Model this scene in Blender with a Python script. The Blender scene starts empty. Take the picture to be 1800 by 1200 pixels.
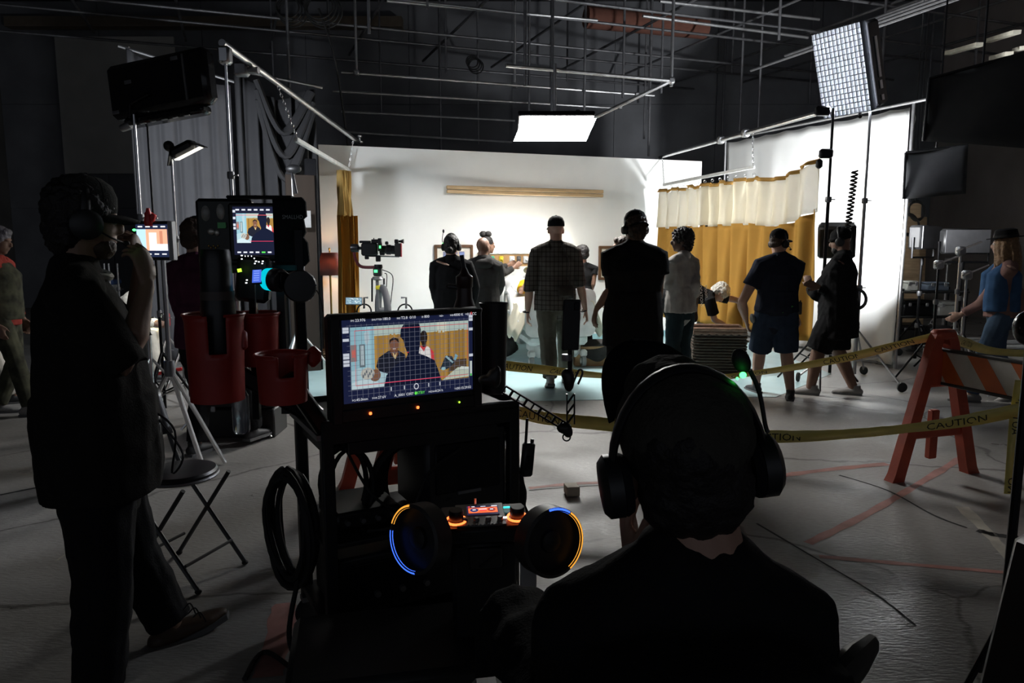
import bpy, bmesh, math, random
from mathutils import Vector, Matrix, Euler
random.seed(7)
R = math.radians
V = Vector
SC = bpy.context.scene
COL = SC.collection

# ------------------------------------------------------------------ camera
CAM_H, FPX = 1.6, 1300.0
PITCH = math.atan(175 / FPX)
cd = bpy.data.cameras.new('camera')
cam = bpy.data.objects.new('camera', cd)
COL.objects.link(cam)
cam.location = (0, 0, CAM_H)
cam.rotation_euler = (R(90) - PITCH, 0, 0)
cd.sensor_width = 36
cd.lens = 36 * FPX / 1800
cd.clip_start = 0.02
SC.camera = cam

# ------------------------------------------------------------------ light and exposure
SC.view_settings.view_transform = 'Standard'
SC.view_settings.look = 'None'
SC.view_settings.exposure = 0.0
SC.view_settings.gamma = 1.0
SC.view_settings.use_curve_mapping = False
W = bpy.data.worlds.new('world')
SC.world = W
W.use_nodes = True
W.node_tree.nodes['Background'].inputs[0].default_value = (0.55, 0.6, 0.7, 1)
W.node_tree.nodes['Background'].inputs[1].default_value = 0.24
PANEL_E = 98.0      # hanging panel over the set
SPOT_W = 60.0       # small barndoor lamp on the left, aimed at the grey drape
BOUNCE_W = 230.0    # fixture aimed into the white sheet
HEADWALL_E = 28.0   # light strip over the bed
LAMP_W = 7.0       # lamp
HONEY_E = 235.0      # honeycomb panel, upper right, aimed across the stage

# ------------------------------------------------------------------ projection helpers (pixel of a 1800x1200 frame -> world)
def ray(x, y):
    u = (x - 900) / FPX; v = (600 - y) / FPX
    s, c = math.sin(PITCH), math.cos(PITCH)
    return V((u, v * s + c, v * c - s))
def at(x, y, Y):
    d = ray(x, y); return V((0, 0, CAM_H)) + d * (Y / d.y)
def hz(x, y, h):
    d = ray(x, y); return V((0, 0, CAM_H)) + d * ((h - CAM_H) / d.z)
def gd(x, y):
    return hz(x, y, 0)

# ------------------------------------------------------------------ materials
MATS = {}
def mat(name, col, rough=0.6, metal=0.0, var=0.12, scale=9.0, bump=0.0, bscale=60.0, spec=0.5, coat=0.0, trans=0.0, stretch=None):
    if name in MATS: return MATS[name]
    m = bpy.data.materials.new(name); m.use_nodes = True
    nt = m.node_tree; b = nt.nodes['Principled BSDF']
    b.inputs['Roughness'].default_value = rough
    b.inputs['Metallic'].default_value = metal
    b.inputs['Specular IOR Level'].default_value = spec
    b.inputs['Coat Weight'].default_value = coat
    b.inputs['Transmission Weight'].default_value = trans
    tc = nt.nodes.new('ShaderNodeTexCoord')
    src = tc.outputs['Object']
    if stretch:
        mp = nt.nodes.new('ShaderNodeMapping'); mp.inputs['Scale'].default_value = stretch
        nt.links.new(src, mp.inputs[0]); src = mp.outputs[0]
    n = nt.nodes.new('ShaderNodeTexNoise')
    n.inputs['Scale'].default_value = scale; n.inputs['Detail'].default_value = 4
    nt.links.new(src, n.inputs['Vector'])
    r = nt.nodes.new('ShaderNodeValToRGB')
    r.color_ramp.elements[0].position = 0.3; r.color_ramp.elements[1].position = 0.7
    r.color_ramp.elements[0].color = (*[c * (1 - var) for c in col], 1)
    r.color_ramp.elements[1].color = (*[min(1, c * (1 + var)) for c in col], 1)
    nt.links.new(n.outputs['Fac'], r.inputs[0])
    nt.links.new(r.outputs[0], b.inputs['Base Color'])
    if bump:
        n2 = nt.nodes.new('ShaderNodeTexNoise'); n2.inputs['Scale'].default_value = bscale; n2.inputs['Detail'].default_value = 3
        nt.links.new(src, n2.inputs['Vector'])
        bp = nt.nodes.new('ShaderNodeBump'); bp.inputs['Strength'].default_value = bump; bp.inputs['Distance'].default_value = 0.01
        nt.links.new(n2.outputs['Fac'], bp.inputs['Height'])
        nt.links.new(bp.outputs[0], b.inputs['Normal'])
    MATS[name] = m
    return m
def emi(name, col, s=1.0):
    if name in MATS: return MATS[name]
    m = bpy.data.materials.new(name); m.use_nodes = True
    b = m.node_tree.nodes['Principled BSDF']
    b.inputs['Base Color'].default_value = (*[c * 0.3 for c in col], 1)
    b.inputs['Roughness'].default_value = 0.4
    b.inputs['Emission Color'].default_value = (*col, 1)
    b.inputs['Emission Strength'].default_value = s
    MATS[name] = m
    return m
def screen_mat(name, s=1.0):
    if name in MATS: return MATS[name]
    m = bpy.data.materials.new(name); m.use_nodes = True
    nt = m.node_tree; b = nt.nodes['Principled BSDF']
    b.inputs['Base Color'].default_value = (0.01, 0.01, 0.012, 1); b.inputs['Roughness'].default_value = 0.3
    a = nt.nodes.new('ShaderNodeVertexColor'); a.layer_name = 'Col'
    nt.links.new(a.outputs[0], b.inputs['Emission Color']); b.inputs['Emission Strength'].default_value = s
    MATS[name] = m
    return m
def cloth_mat(name, col, transl=0.3, alpha=1.0, var=0.08, rough=0.9):
    """woven cloth: some light comes through it; alpha < 1 for open net"""
    if name in MATS: return MATS[name]
    m = bpy.data.materials.new(name); m.use_nodes = True
    nt = m.node_tree
    for n in list(nt.nodes): nt.nodes.remove(n)
    out = nt.nodes.new('ShaderNodeOutputMaterial')
    tc = nt.nodes.new('ShaderNodeTexCoord')
    ns = nt.nodes.new('ShaderNodeTexNoise'); ns.inputs['Scale'].default_value = 5; ns.inputs['Detail'].default_value = 6
    nt.links.new(tc.outputs['Object'], ns.inputs['Vector'])
    r = nt.nodes.new('ShaderNodeValToRGB')
    r.color_ramp.elements[0].color = (*[c * (1 - var) for c in col], 1); r.color_ramp.elements[1].color = (*[min(1, c * (1 + var)) for c in col], 1)
    nt.links.new(ns.outputs['Fac'], r.inputs[0])
    d = nt.nodes.new('ShaderNodeBsdfDiffuse'); t = nt.nodes.new('ShaderNodeBsdfTranslucent')
    nt.links.new(r.outputs[0], d.inputs[0]); nt.links.new(r.outputs[0], t.inputs[0])
    mx = nt.nodes.new('ShaderNodeMixShader'); mx.inputs[0].default_value = transl
    nt.links.new(d.outputs[0], mx.inputs[1]); nt.links.new(t.outputs[0], mx.inputs[2])
    last = mx
    if alpha < 1:
        tr = nt.nodes.new('ShaderNodeBsdfTransparent')
        m2 = nt.nodes.new('ShaderNodeMixShader'); m2.inputs[0].default_value = alpha
        nt.links.new(tr.outputs[0], m2.inputs[1]); nt.links.new(mx.outputs[0], m2.inputs[2]); last = m2
    nt.links.new(last.outputs[0], out.inputs[0])
    MATS[name] = m
    return m

BLK = mat('black_plastic', (0.012, 0.012, 0.013), 0.45)
BLKM = mat('black_metal', (0.015, 0.015, 0.017), 0.35, 0.6)
BLKC = mat('black_cloth', (0.014, 0.014, 0.016), 0.95, bump=0.3, bscale=200, spec=0.1)
RUB = mat('black_rubber', (0.01, 0.01, 0.01), 0.7)
STEEL = mat('bright_steel', (0.62, 0.62, 0.63), 0.28, 1.0, 0.08)
DULL = mat('galvanised_pipe', (0.42, 0.42, 0.43), 0.45, 0.9, 0.15)
DARKPIPE = mat('dark_grid_pipe', (0.16, 0.16, 0.17), 0.5, 0.7, 0.2)
GREYM = mat('grey_metal', (0.22, 0.22, 0.23), 0.45, 0.7)
WHITEP = mat('white_plastic', (0.75, 0.76, 0.76), 0.45)
RED = mat('dark_red_plastic', (0.36, 0.028, 0.02), 0.45, 0, 0.15)
BRED = mat('barricade_red_plastic', (0.42, 0.07, 0.035), 0.5, 0, 0.2, 6, 0.1, 40)
TAPE = mat('yellow_caution_tape', (0.72, 0.6, 0.16), 0.3, 0, 0.08)
INK = mat('black_ink', (0.012, 0.012, 0.012), 0.7)
GLED = emi('green_led', (0.05, 1.0, 0.12), 6)
OLED = emi('orange_led', (1.0, 0.14, 0.03), 4)
WLED = emi('white_led', (0.9, 0.95, 1.0), 2.5)
LTXT = emi('screen_white_text', (0.85, 0.9, 1.0), 1.2)

# ------------------------------------------------------------------ mesh builder
def bm_world(o):
    m = o.matrix_basis.copy(); p = o.parent
    while p is not None:
        m = p.matrix_basis @ m; p = p.parent
    return m
def frame(o, x=None, y=None, z=None):
    """matrix with origin o from two of the axes"""
    if x is not None and z is not None:
        z = V(z).normalized(); y = z.cross(V(x)).normalized(); x = y.cross(z)
    elif x is not None and y is not None:
        x = V(x).normalized(); z = x.cross(V(y)).normalized(); y = z.cross(x)
    else:
        y = V(y).normalized(); x = y.cross(V(z)).normalized(); z = x.cross(y)
    m = Matrix((x, y, z)).transposed().to_4x4(); m.translation = o
    return m
def T(x=0, y=0, z=0, rz=0, rx=0, ry=0):
    return Matrix.Translation((x, y, z)) @ Euler((R(rx), R(ry), R(rz)), 'XYZ').to_matrix().to_4x4()
class MB:
    def __init__(s, M=None):
        s.v = []; s.f = []; s.c = []; s.M = M if M is not None else Matrix()
    def add(s, vs, fs, M=None, col=None):
        k = len(s.v); MM = s.M @ M if M is not None else s.M
        s.v += [MM @ V(p) for p in vs]
        s.f += [tuple(i + k for i in f) for f in fs]
        if col is not None or s.c:
            while len(s.c) < len(s.f) - len(fs): s.c.append((0, 0, 0))
            s.c += [col or (0, 0, 0)] * len(fs)
        return s
    def box(s, c, d, M=None, bev=0.0, col=None):
        cx, cy, cz = c; hx, hy, hz_ = d[0] / 2, d[1] / 2, d[2] / 2
        if not bev:
            vs = [(cx + a * hx, cy + b * hy, cz + e * hz_) for a in (-1, 1) for b in (-1, 1) for e in (-1, 1)]
            fs = [(0, 1, 3, 2), (4, 6, 7, 5), (0, 4, 5, 1), (2, 3, 7, 6), (0, 2, 6, 4), (1, 5, 7, 3)]
            return s.add(vs, fs, M, col)
        b_ = min(bev, hx * .9, hy * .9, hz_ * .9)
        vs = []; ix = {}
        for a in (-1, 1):
            for b in (-1, 1):
                for e in (-1, 1):
                    for k in range(3):
                        p = [a * hx, b * hy, e * hz_]; sg = (a, b, e)
                        for q in range(3):
                            if q != k: p[q] -= sg[q] * b_
                        ix[(a, b, e, k)] = len(vs); vs.append((cx + p[0], cy + p[1], cz + p[2]))
        fs = []
        for k in range(3):
            o = [q for q in range(3) if q != k]
            for sg in (-1, 1):
                f = []
                for (p, q) in ((-1, -1), (1, -1), (1, 1), (-1, 1)):
                    t = [0, 0, 0]; t[k] = sg; t[o[0]] = p; t[o[1]] = q
                    f.append(ix[(*t, k)])
                fs.append(tuple(f if (sg > 0) == (k != 1) else f[::-1]))
        for k in range(3):      # edges along axis k
            o = [q for q in range(3) if q != k]
            for p in (-1, 1):
                for q in (-1, 1):
                    def tt(e, kk):
                        t = [0, 0, 0]; t[k] = e; t[o[0]] = p; t[o[1]] = q
                        return ix[(*t, kk)]
                    fs.append((tt(-1, o[0]), tt(1, o[0]), tt(1, o[1]), tt(-1, o[1])))
        for a in (-1, 1):
            for b in (-1, 1):
                for e in (-1, 1):
                    fs.append((ix[(a, b, e, 0)], ix[(a, b, e, 1)], ix[(a, b, e, 2)]))
        return s.add(vs, fs, M, col)
    def etube(s, pts, rx, ry, side=None, n=10, cap=True, closed=False, round_=False, col=None):
        pts = [V(p) for p in pts]; m = len(pts)
        if not isinstance(rx, (list, tuple)): rx = [rx] * m
        if not isinstance(ry, (list, tuple)): ry = [ry] * m
        if round_:   # hemispherical ends
            d0 = (pts[0] - pts[1]).normalized(); d1 = (pts[-1] - pts[-2]).normalized()
            def extra(p, d, a, b):
                return [(p + d * (a * math.sin(t)), a * math.cos(t), b * math.cos(t)) for t in (R(35), R(65), R(86))]
            e0 = extra(pts[0], d0, rx[0], ry[0])[::-1]; e1 = extra(pts[-1], d1, rx[-1], ry[-1])
            pts = [e[0] for e in e0] + pts + [e[0] for e in e1]
            rx = [e[1] for e in e0] + list(rx) + [e[1] for e in e1]; ry = [e[2] for e in e0] + list(ry) + [e[2] for e in e1]
            if isinstance(side, list): side = [side[0]] * 3 + side + [side[-1]] * 3
            m = len(pts)
        vs = []; prev = None
        for i, p in enumerate(pts):
            a = pts[i - 1] if (i > 0 or closed) else p; b = pts[(i + 1) % m] if (i < m - 1 or closed) else p
            t = (b - a)
            t = t.normalized() if t.length > 1e-9 else V((0, 0, 1))
            if side is not None:
                sd = V(side[i] if isinstance(side, list) else side)
            else:
                sd = prev if prev is not None else (V((1, 0, 0)) if abs(t.x) < .8 else V((0, 1, 0)))
            y = t.cross(sd)
            if y.length < 1e-6: y = t.cross(V((0.3, 0.5, 0.8)))
            y.normalize(); x = y.cross(t); prev = x
            for k in range(n):
                a_ = 2 * math.pi * k / n
                vs.append(p + x * (rx[i] * math.cos(a_)) + y * (ry[i] * math.sin(a_)))
        fs = []
        for i in range(m if closed else m - 1):
            j = (i + 1) % m
            for k in range(n):
                l = (k + 1) % n
                fs.append((i * n + k, i * n + l, j * n + l, j * n + k))
        if cap and not closed:
            fs.append(tuple(range(n))[::-1]); fs.append(tuple((m - 1) * n + k for k in range(n)))
        return s.add(vs, fs, None, col)
    def tube(s, pts, r, n=8, cap=True, closed=False, round_=False, col=None):
        return s.etube(pts, r, r, None, n, cap, closed, round_, col)
    def rod(s, a, b, r, n=8, r2=None, col=None):
        return s.etube([a, b], [r, r if r2 is None else r2], [r, r if r2 is None else r2], None, n, col=col)
    def bar(s, a, b, w, h, up=(0, 0, 1), bev=0.0):
        a = V(a); b = V(b); d = b - a
        u = V(up)
        if abs(d.normalized().dot(u.normalized())) > .98: u = V((0, 1, 0))
        M = frame((a + b) / 2, x=d, z=(u - d * (u.dot(d) / d.length_squared)))
        return s.box((0, 0, 0), (d.length, w, h), M, bev)
    def lathe(s, prof, n=20, M=None, cap=True, col=None):
        vs = []; fs = []
        for (r, z) in prof:
            for k in range(n):
                a = 2 * math.pi * k / n; vs.append((r * math.cos(a), r * math.sin(a), z))
        m = len(prof)
        for i in range(m - 1):
            for k in range(n):
                l = (k + 1) % n; fs.append((i * n + k, i * n + l, (i + 1) * n + l, (i + 1) * n + k))
        if cap:
            fs.append(tuple(range(n))[::-1]); fs.append(tuple((m - 1) * n + k for k in range(n)))
        return s.add(vs, fs, M, col)
    def ell(s, c, r, M=None, nu=14, nv=9, col=None):
        vs = []; fs = []
        if not isinstance(r, (tuple, list)): r = (r, r, r)
        for j in range(nv + 1):
            t = math.pi * (j + .001) / (nv + .002)
            for k in range(nu):
                a = 2 * math.pi * k / nu
                vs.append((c[0] + r[0] * math.sin(t) * math.cos(a), c[1] + r[1] * math.sin(t) * math.sin(a), c[2] - r[2] * math.cos(t)))
        for j in range(nv):
            for k in range(nu):
                l = (k + 1) % nu; fs.append((j * nu + k, j * nu + l, (j + 1) * nu + l, (j + 1) * nu + k))
        fs.append(tuple(range(nu))[::-1]); fs.append(tuple(nv * nu + k for k in range(nu)))
        return s.add(vs, fs, M, col)
    def prism(s, poly, d, M=None, col=None):
        n = len(poly)
        vs = [(p[0], p[1], -d / 2) for p in poly] + [(p[0], p[1], d / 2) for p in poly]
        fs = [tuple(range(n))[::-1], tuple(range(n, 2 * n))] + [(k, (k + 1) % n, n + (k + 1) % n, n + k) for k in range(n)]
        return s.add(vs, fs, M, col)
    def flat(s, poly, z=0.0, col=None):
        return s.add([(p[0], p[1], z) for p in poly], [tuple(range(len(poly)))], None, col)
    def rect(s, x0, y0, x1, y1, z=0.0, col=None):
        return s.flat([(x0, y0), (x1, y0), (x1, y1), (x0, y1)], z, col)
    def torus(s, c, R1, r, M=None, n=28, k=8, a0=0.0, a1=360.0, col=None):
        MM = M if M is not None else Matrix()
        closed = abs(a1 - a0) >= 359.9
        q = n if closed else n + 1
        pts = [MM @ V((c[0] + R1 * math.cos(R(a0 + (a1 - a0) * i / n)), c[1] + R1 * math.sin(R(a0 + (a1 - a0) * i / n)), c[2])) for i in range(q)]
        return s.tube(pts, r, k, closed=closed, col=col)
    def build(s, name, material, parent=None, smooth=True, solid=0.0, label=None, kind=None, ang=40):
        me = bpy.data.meshes.new(name)
        inv = bm_world(parent).inverted() if parent is not None else Matrix()
        o = bpy.data.objects.new(name, me); COL.objects.link(o)
        if parent is not None:
            o.parent = parent; vs = [inv @ p for p in s.v]
        else:
            xs = [p.x for p in s.v]; ys = [p.y for p in s.v]; zs = [p.z for p in s.v]
            org = V(((min(xs) + max(xs)) / 2, (min(ys) + max(ys)) / 2, min(zs)))
            o.location = org; vs = [p - org for p in s.v]
        me.from_pydata([tuple(p) for p in vs], [], s.f)
        bm = bmesh.new(); bm.from_mesh(me)
        if not s.c: bmesh.ops.recalc_face_normals(bm, faces=bm.faces)
        bm.to_mesh(me); bm.free()
        if smooth:
            me.polygons.foreach_set('use_smooth', [True] * len(me.polygons))
            me.set_sharp_from_angle(angle=R(ang))
        if s.c:
            ca = me.color_attributes.new('Col', 'FLOAT_COLOR', 'CORNER')
            for pl in me.polygons:
                c = s.c[pl.index]
                for li in pl.loop_indices: ca.data[li].color = (*c, 1)
        me.materials.append(material)
        if solid:
            md = o.modifiers.new('thick', 'SOLIDIFY'); md.thickness = solid
        if label: o['label'] = label
        if kind: o['kind'] = kind
        return o
def tag(o, label, cat, group=None):
    o['label'] = label; o['category'] = cat
    if group: o['group'] = group
    return o
def thing(name, label, cat, loc, rz=0, group=None):
    o = bpy.data.objects.new(name, None); COL.objects.link(o)
    o.empty_display_size = 0.05
    o.location = loc; o.rotation_euler = (0, 0, R(rz))
    return tag(o, label, cat, group)
def struct(mb, name, m, **k):
    return mb.build(name, m, None, kind='structure', **k)
def text_verts(body, size, align='LEFT'):
    c = bpy.data.curves.new('t', 'FONT'); c.body = body; c.size = size; c.align_x = align; c.resolution_u = 2
    o = bpy.data.objects.new('t', c); COL.objects.link(o)
    me = bpy.data.meshes.new_from_object(o.evaluated_get(bpy.context.evaluated_depsgraph_get()))
    vs = [tuple(v.co) for v in me.vertices]; fs = [tuple(p.vertices) for p in me.polygons]
    bpy.data.objects.remove(o); bpy.data.curves.remove(c); bpy.data.meshes.remove(me)
    return vs, fs
def add_text(mb, body, size, M=None, col=None, align='LEFT', sx=1.0):
    vs, fs = text_verts(body, size, align)
    if sx != 1.0: vs = [(v[0] * sx, v[1], v[2]) for v in vs]
    mb.add(vs, fs, M, col)
def arc(c, r, a0, a1, n=10):
    return [(c[0] + r * math.cos(R(a0 + (a1 - a0) * i / n)), c[1] + r * math.sin(R(a0 + (a1 - a0) * i / n))) for i in range(n + 1)]
def rrect(x0, y0, x1, y1, r, n=4):
    return arc((x1 - r, y0 + r), r, -90, 0, n) + arc((x1 - r, y1 - r), r, 0, 90, n) + arc((x0 + r, y1 - r), r, 90, 180, n) + arc((x0 + r, y0 + r), r, 180, 270, n)
def spline(pts, n=8):
    """smooth path through points"""
    pts = [V(p) for p in pts]; out = []
    for i in range(len(pts) - 1):
        p0 = pts[max(i - 1, 0)]; p1 = pts[i]; p2 = pts[i + 1]; p3 = pts[min(i + 2, len(pts) - 1)]
        for k in range(n):
            t = k / n
            out.append(0.5 * ((2 * p1) + (p2 - p0) * t + (2 * p0 - 5 * p1 + 4 * p2 - p3) * t * t + (3 * p1 - p0 - 3 * p2 + p3) * t ** 3))
    out.append(pts[-1])
    return out
def drape(path, z_top, z_bot, amp, waves, nz=14, n=None, seed=0, flare=1.0, sway=0.0):
    """hanging cloth along a ground path with real folds; z_top/z_bot numbers or functions of 0..1"""
    pts = [V((p[0], p[1], 0)) for p in path]
    L = [0]
    for i in range(1, len(pts)): L.append(L[-1] + (pts[i] - pts[i - 1]).length)
    n = n or int(waves * 10)
    rnd = random.Random(seed); ph = [rnd.uniform(0, 6.28) for _ in range(4)]
    mb = MB(); rows = []
    for i in range(n + 1):
        t = i / n; d = t * L[-1]; k = 1
        while k < len(L) - 1 and L[k] < d: k += 1
        a = pts[k - 1]; b = pts[k]; e = (d - L[k - 1]) / max(1e-6, L[k] - L[k - 1])
        p = a.lerp(b, e); tg = (b - a).normalized(); nr = V((tg.y, -tg.x, 0))
        zt = z_top(t) if callable(z_top) else z_top; zb = z_bot(t) if callable(z_bot) else z_bot
        col = []
        for j in range(nz + 1):
            q = j / nz
            w = math.sin(6.283 * waves * t + 0.6 * math.sin(3 * q + ph[0])) + .45 * math.sin(6.283 * waves * 1.9 * t + ph[1] + q) + .3 * math.sin(6.283 * waves * .37 * t + ph[2])
            am = amp * (0.7 + (flare - 0.7) * q)
            c = p + nr * (w * am + sway * q) + tg * (0.3 * am * math.cos(6.283 * waves * t + ph[3]))
            c.z = zt + (zb - zt) * q
            col.append(c)
        rows.append(col)
    vs = [c for col in rows for c in col]
    fs = [(i * (nz + 1) + j, (i + 1) * (nz + 1) + j, (i + 1) * (nz + 1) + j + 1, i * (nz + 1) + j + 1) for i in range(n) for j in range(nz)]
    return mb.add(vs, fs)
# ================================================================== the stage: floor, walls, ceiling
def floor_material():
    m = bpy.data.materials.new('worn_concrete'); m.use_nodes = True; nt = m.node_tree; b = nt.nodes['Principled BSDF']
    tc = nt.nodes.new('ShaderNodeTexCoord')
    n1 = nt.nodes.new('ShaderNodeTexNoise'); n1.inputs['Scale'].default_value = 0.9; n1.inputs['Detail'].default_value = 9; n1.inputs['Roughness'].default_value = .62
    n2 = nt.nodes.new('ShaderNodeTexNoise'); n2.inputs['Scale'].default_value = 26; n2.inputs['Detail'].default_value = 5
    mp = nt.nodes.new('ShaderNodeMapping'); mp.inputs['Scale'].default_value = (1, 3.2, 1); mp.inputs['Rotation'].default_value = (0, 0, .35)
    nt.links.new(tc.outputs['Object'], mp.inputs[0]); nt.links.new(mp.outputs[0], n2.inputs['Vector'])
    nt.links.new(tc.outputs['Object'], n1.inputs['Vector'])
    r = nt.nodes.new('ShaderNodeValToRGB')
    e = r.color_ramp.elements; e[0].position = .3; e[0].color = (.23, .22, .205, 1); e[1].position = .72; e[1].color = (.4, .385, .365, 1)
    nt.links.new(n1.outputs['Fac'], r.inputs[0])
    mx = nt.nodes.new('ShaderNodeMix'); mx.data_type = 'RGBA'; mx.blend_type = 'MULTIPLY'; mx.inputs[0].default_value = .35
    r2 = nt.nodes.new('ShaderNodeValToRGB'); r2.color_ramp.elements[0].position = .35; r2.color_ramp.elements[1].position = .62
    r2.color_ramp.elements[0].color = (.62, .6, .58, 1)
    nt.links.new(n2.outputs['Fac'], r2.inputs[0])
    nt.links.new(r.outputs[0], mx.inputs[6]); nt.links.new(r2.outputs[0], mx.inputs[7])
    # hairline cracks
    vo = nt.nodes.new('ShaderNodeTexVoronoi'); vo.feature = 'DISTANCE_TO_EDGE'; vo.inputs['Scale'].default_value = .42
    wn = nt.nodes.new('ShaderNodeTexNoise'); wn.inputs['Scale'].default_value = 2.2; wn.inputs['Detail'].default_value = 6
    nt.links.new(tc.outputs['Object'], wn.inputs['Vector'])
    va = nt.nodes.new('ShaderNodeVectorMath'); va.operation = 'MULTIPLY_ADD'; va.inputs[1].default_value = (.35, .35, 0)
    nt.links.new(wn.outputs['Color'], va.inputs[0]); nt.links.new(tc.outputs['Object'], va.inputs[2]); nt.links.new(va.outputs[0], vo.inputs['Vector'])
    r3 = nt.nodes.new('ShaderNodeValToRGB'); r3.color_ramp.elements[0].position = .002; r3.color_ramp.elements[0].color = (.35, .34, .33, 1)
    r3.color_ramp.elements[1].position = .007
    nt.links.new(vo.outputs['Distance'], r3.inputs[0])
    m3 = nt.nodes.new('ShaderNodeMix'); m3.data_type = 'RGBA'; m3.blend_type = 'MULTIPLY'; m3.inputs[0].default_value = 1
    nt.links.new(mx.outputs[2], m3.inputs[6]); nt.links.new(r3.outputs[0], m3.inputs[7])
    nt.links.new(m3.outputs[2], b.inputs['Base Color'])
    rr = nt.nodes.new('ShaderNodeMapRange'); rr.inputs[1].default_value = .35; rr.inputs[2].default_value = .7; rr.inputs[3].default_value = .27; rr.inputs[4].default_value = .78
    nt.links.new(n1.outputs['Fac'], rr.inputs[0]); nt.links.new(rr.outputs[0], b.inputs['Roughness'])
    bp = nt.nodes.new('ShaderNodeBump'); bp.inputs['Strength'].default_value = .22; bp.inputs['Distance'].default_value = .02
    nt.links.new(n2.outputs['Fac'], bp.inputs['Height']); nt.links.new(bp.outputs[0], b.inputs['Normal'])
    return m
floor = struct(MB().box((0, 7, -.1), (30, 32, .2)), 'floor', floor_material())
floor['label'] = 'worn grey concrete stage floor with red chalk lines and cracks'
REDLINE = mat('faded_red_paint', (.42, .2, .17), .7, 0, .3, 5)
PALE = mat('pale_filler_patch', (.5, .47, .4), .8, 0, .25, 8)
TAR = mat('black_tar_patch', (.02, .02, .02), .8)
def floor_line(pts, w, m, name):
    P = [gd(*p) for p in pts]; P = spline(P, 6); mb = MB(); vs = []; fs = []
    for i, p in enumerate(P):
        a = P[max(0, i - 1)]; b = P[min(len(P) - 1, i + 1)]; t = (b - a).normalized(); n = V((-t.y, t.x, 0))
        ww = w * (.75 + .5 * random.random())
        vs += [p + n * ww / 2 + V((0, 0, .0015)), p - n * ww / 2 + V((0, 0, .0015))]
    fs = [(2 * i, 2 * i + 1, 2 * i + 3, 2 * i + 2) for i in range(len(P) - 1)]
    mb.add(vs, fs); mb.build(name, m, floor)
floor_line([(1420, 955), (1530, 900), (1640, 835), (1690, 805)], .06, REDLINE, 'painted_line')
floor_line([(1360, 838), (1450, 826), (1560, 815)], .07, REDLINE, 'painted_line')
floor_line([(930, 858), (1010, 850), (1080, 848)], .05, REDLINE, 'painted_line')
floor_line([(1440, 978), (1600, 992), (1790, 1008)], .04, REDLINE, 'painted_line')
floor_line([(470, 1190), (490, 1120), (500, 1060)], .1, REDLINE, 'painted_line')
floor_line([(1690, 890), (1740, 940), (1790, 1000)], .07, PALE, 'filler_patch')
floor_line([(100, 985), (190, 920), (225, 880)], .015, PALE, 'chalk_line')
floor_line([(1345, 760), (1440, 848), (1475, 835), (1560, 862), (1640, 905), (1700, 928)][2:], .018, TAR, 'crack')
floor_line([(1330, 920), (1440, 985), (1540, 1045), (1610, 1100)], .014, TAR, 'crack')
floor_line([(930, 862), (1000, 856), (1075, 852)], .012, TAR, 'crack')
floor_line([(1718, 932), (1750, 940), (1792, 945)], .06, TAR, 'tar_patch')
floor_line([(0, 870), (60, 858), (110, 850)], .03, TAR, 'crack')

DARKW = mat('dark_grey_wall_paint', (.14, .143, .155), .85, 0, .18, 1.4, .15, 8)
LEFTW = mat('grey_brown_wall_paint', (.12, .115, .108), .9, 0, .2, 1.2)
RIGHTW = mat('brown_grey_wall_paint', (.3, .26, .25), .9, 0, .15, 1.0)
wr = struct(MB().box((0, 18.15, 3.6), (30, .3, 7.4)), 'wall_rear', DARKW, label='dark grey rear wall of the stage, clad in panels')
for i in range(12):
    for j in range(3):
        MB().box((-13.2 + 2.4 * i, 17.985, 1.2 + 2.4 * j), (2.385, .03, 2.385)).build('panel', DARKW, wr)
struct(MB().box((-12.15, 7, 3.6), (.3, 32, 7.4)), 'wall_left', LEFTW, label='dark left wall of the stage')
struct(MB().box((10.15, 7, 3.6), (.3, 32, 7.4)), 'wall_right', RIGHTW, label='brownish grey right wall of the stage')
CEIL = mat('black_ceiling', (.028, .027, .028), .95, 0, .3, 1)
ceil = struct(MB().box((0, 7, 7.25), (30, 32, .3)), 'ceiling', CEIL, label='dark stage ceiling with hanging pipe grid')
# lighter sliding panel on the rear left and the brown beam above it
PANELG = mat('lighter_grey_panel', (.42, .41, .39), .85, 0, .12, 1.2)
MB().box((0, 0, 0), (2.75, .06, 3.1), T(-9.2, 17.9, 4.75)).build('sliding_panel', PANELG, wr)
MB().box((0, 0, 0), (9, .3, .22), T(-7.0, 17.7, 6.55)).build('header_beam', mat('dusty_brown_beam', (.12, .095, .07), .9), wr)
# pipe grid, square to the set
US, NS = V((.937, .349, 0)), V((.349, -.937, 0))      # along the set wall, and towards the camera
def pipe(a, b, r=.024, m=None, n=8, parent=None):
    MB().rod(a, b, r, n).build('pipe', m or DARKPIPE, parent or ceil)
G0 = V((.3, 11.6, 0))
for i, k in enumerate((-4.6, -3.4, -2.2, -1.0, .2, 1.4, 2.6)):
    z = 5.15 + .12 * (i % 2)
    pipe(G0 - US * 9 + NS * k + V((0, 0, z)), G0 + US * 9.5 + NS * k + V((0, 0, z)))
for i in range(12):
    k = -8 + 1.5 * i
    pipe(G0 + US * k + NS * -4.8 + V((0, 0, 5.3)), G0 + US * k + NS * 3.2 + V((0, 0, 5.3)))
for i in range(2, 9):
    for j in range(4):
        p = G0 + US * (-7.5 + 2.0 * i + (j % 2) * .8) + NS * (-4.2 + 1.9 * j)
        z0 = 3.6 + 1.4 * ((i * 3 + j * 5) % 4) / 3
        pipe(p + V((0, 0, z0)), p + V((0, 0, 7.1)), .02)
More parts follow.
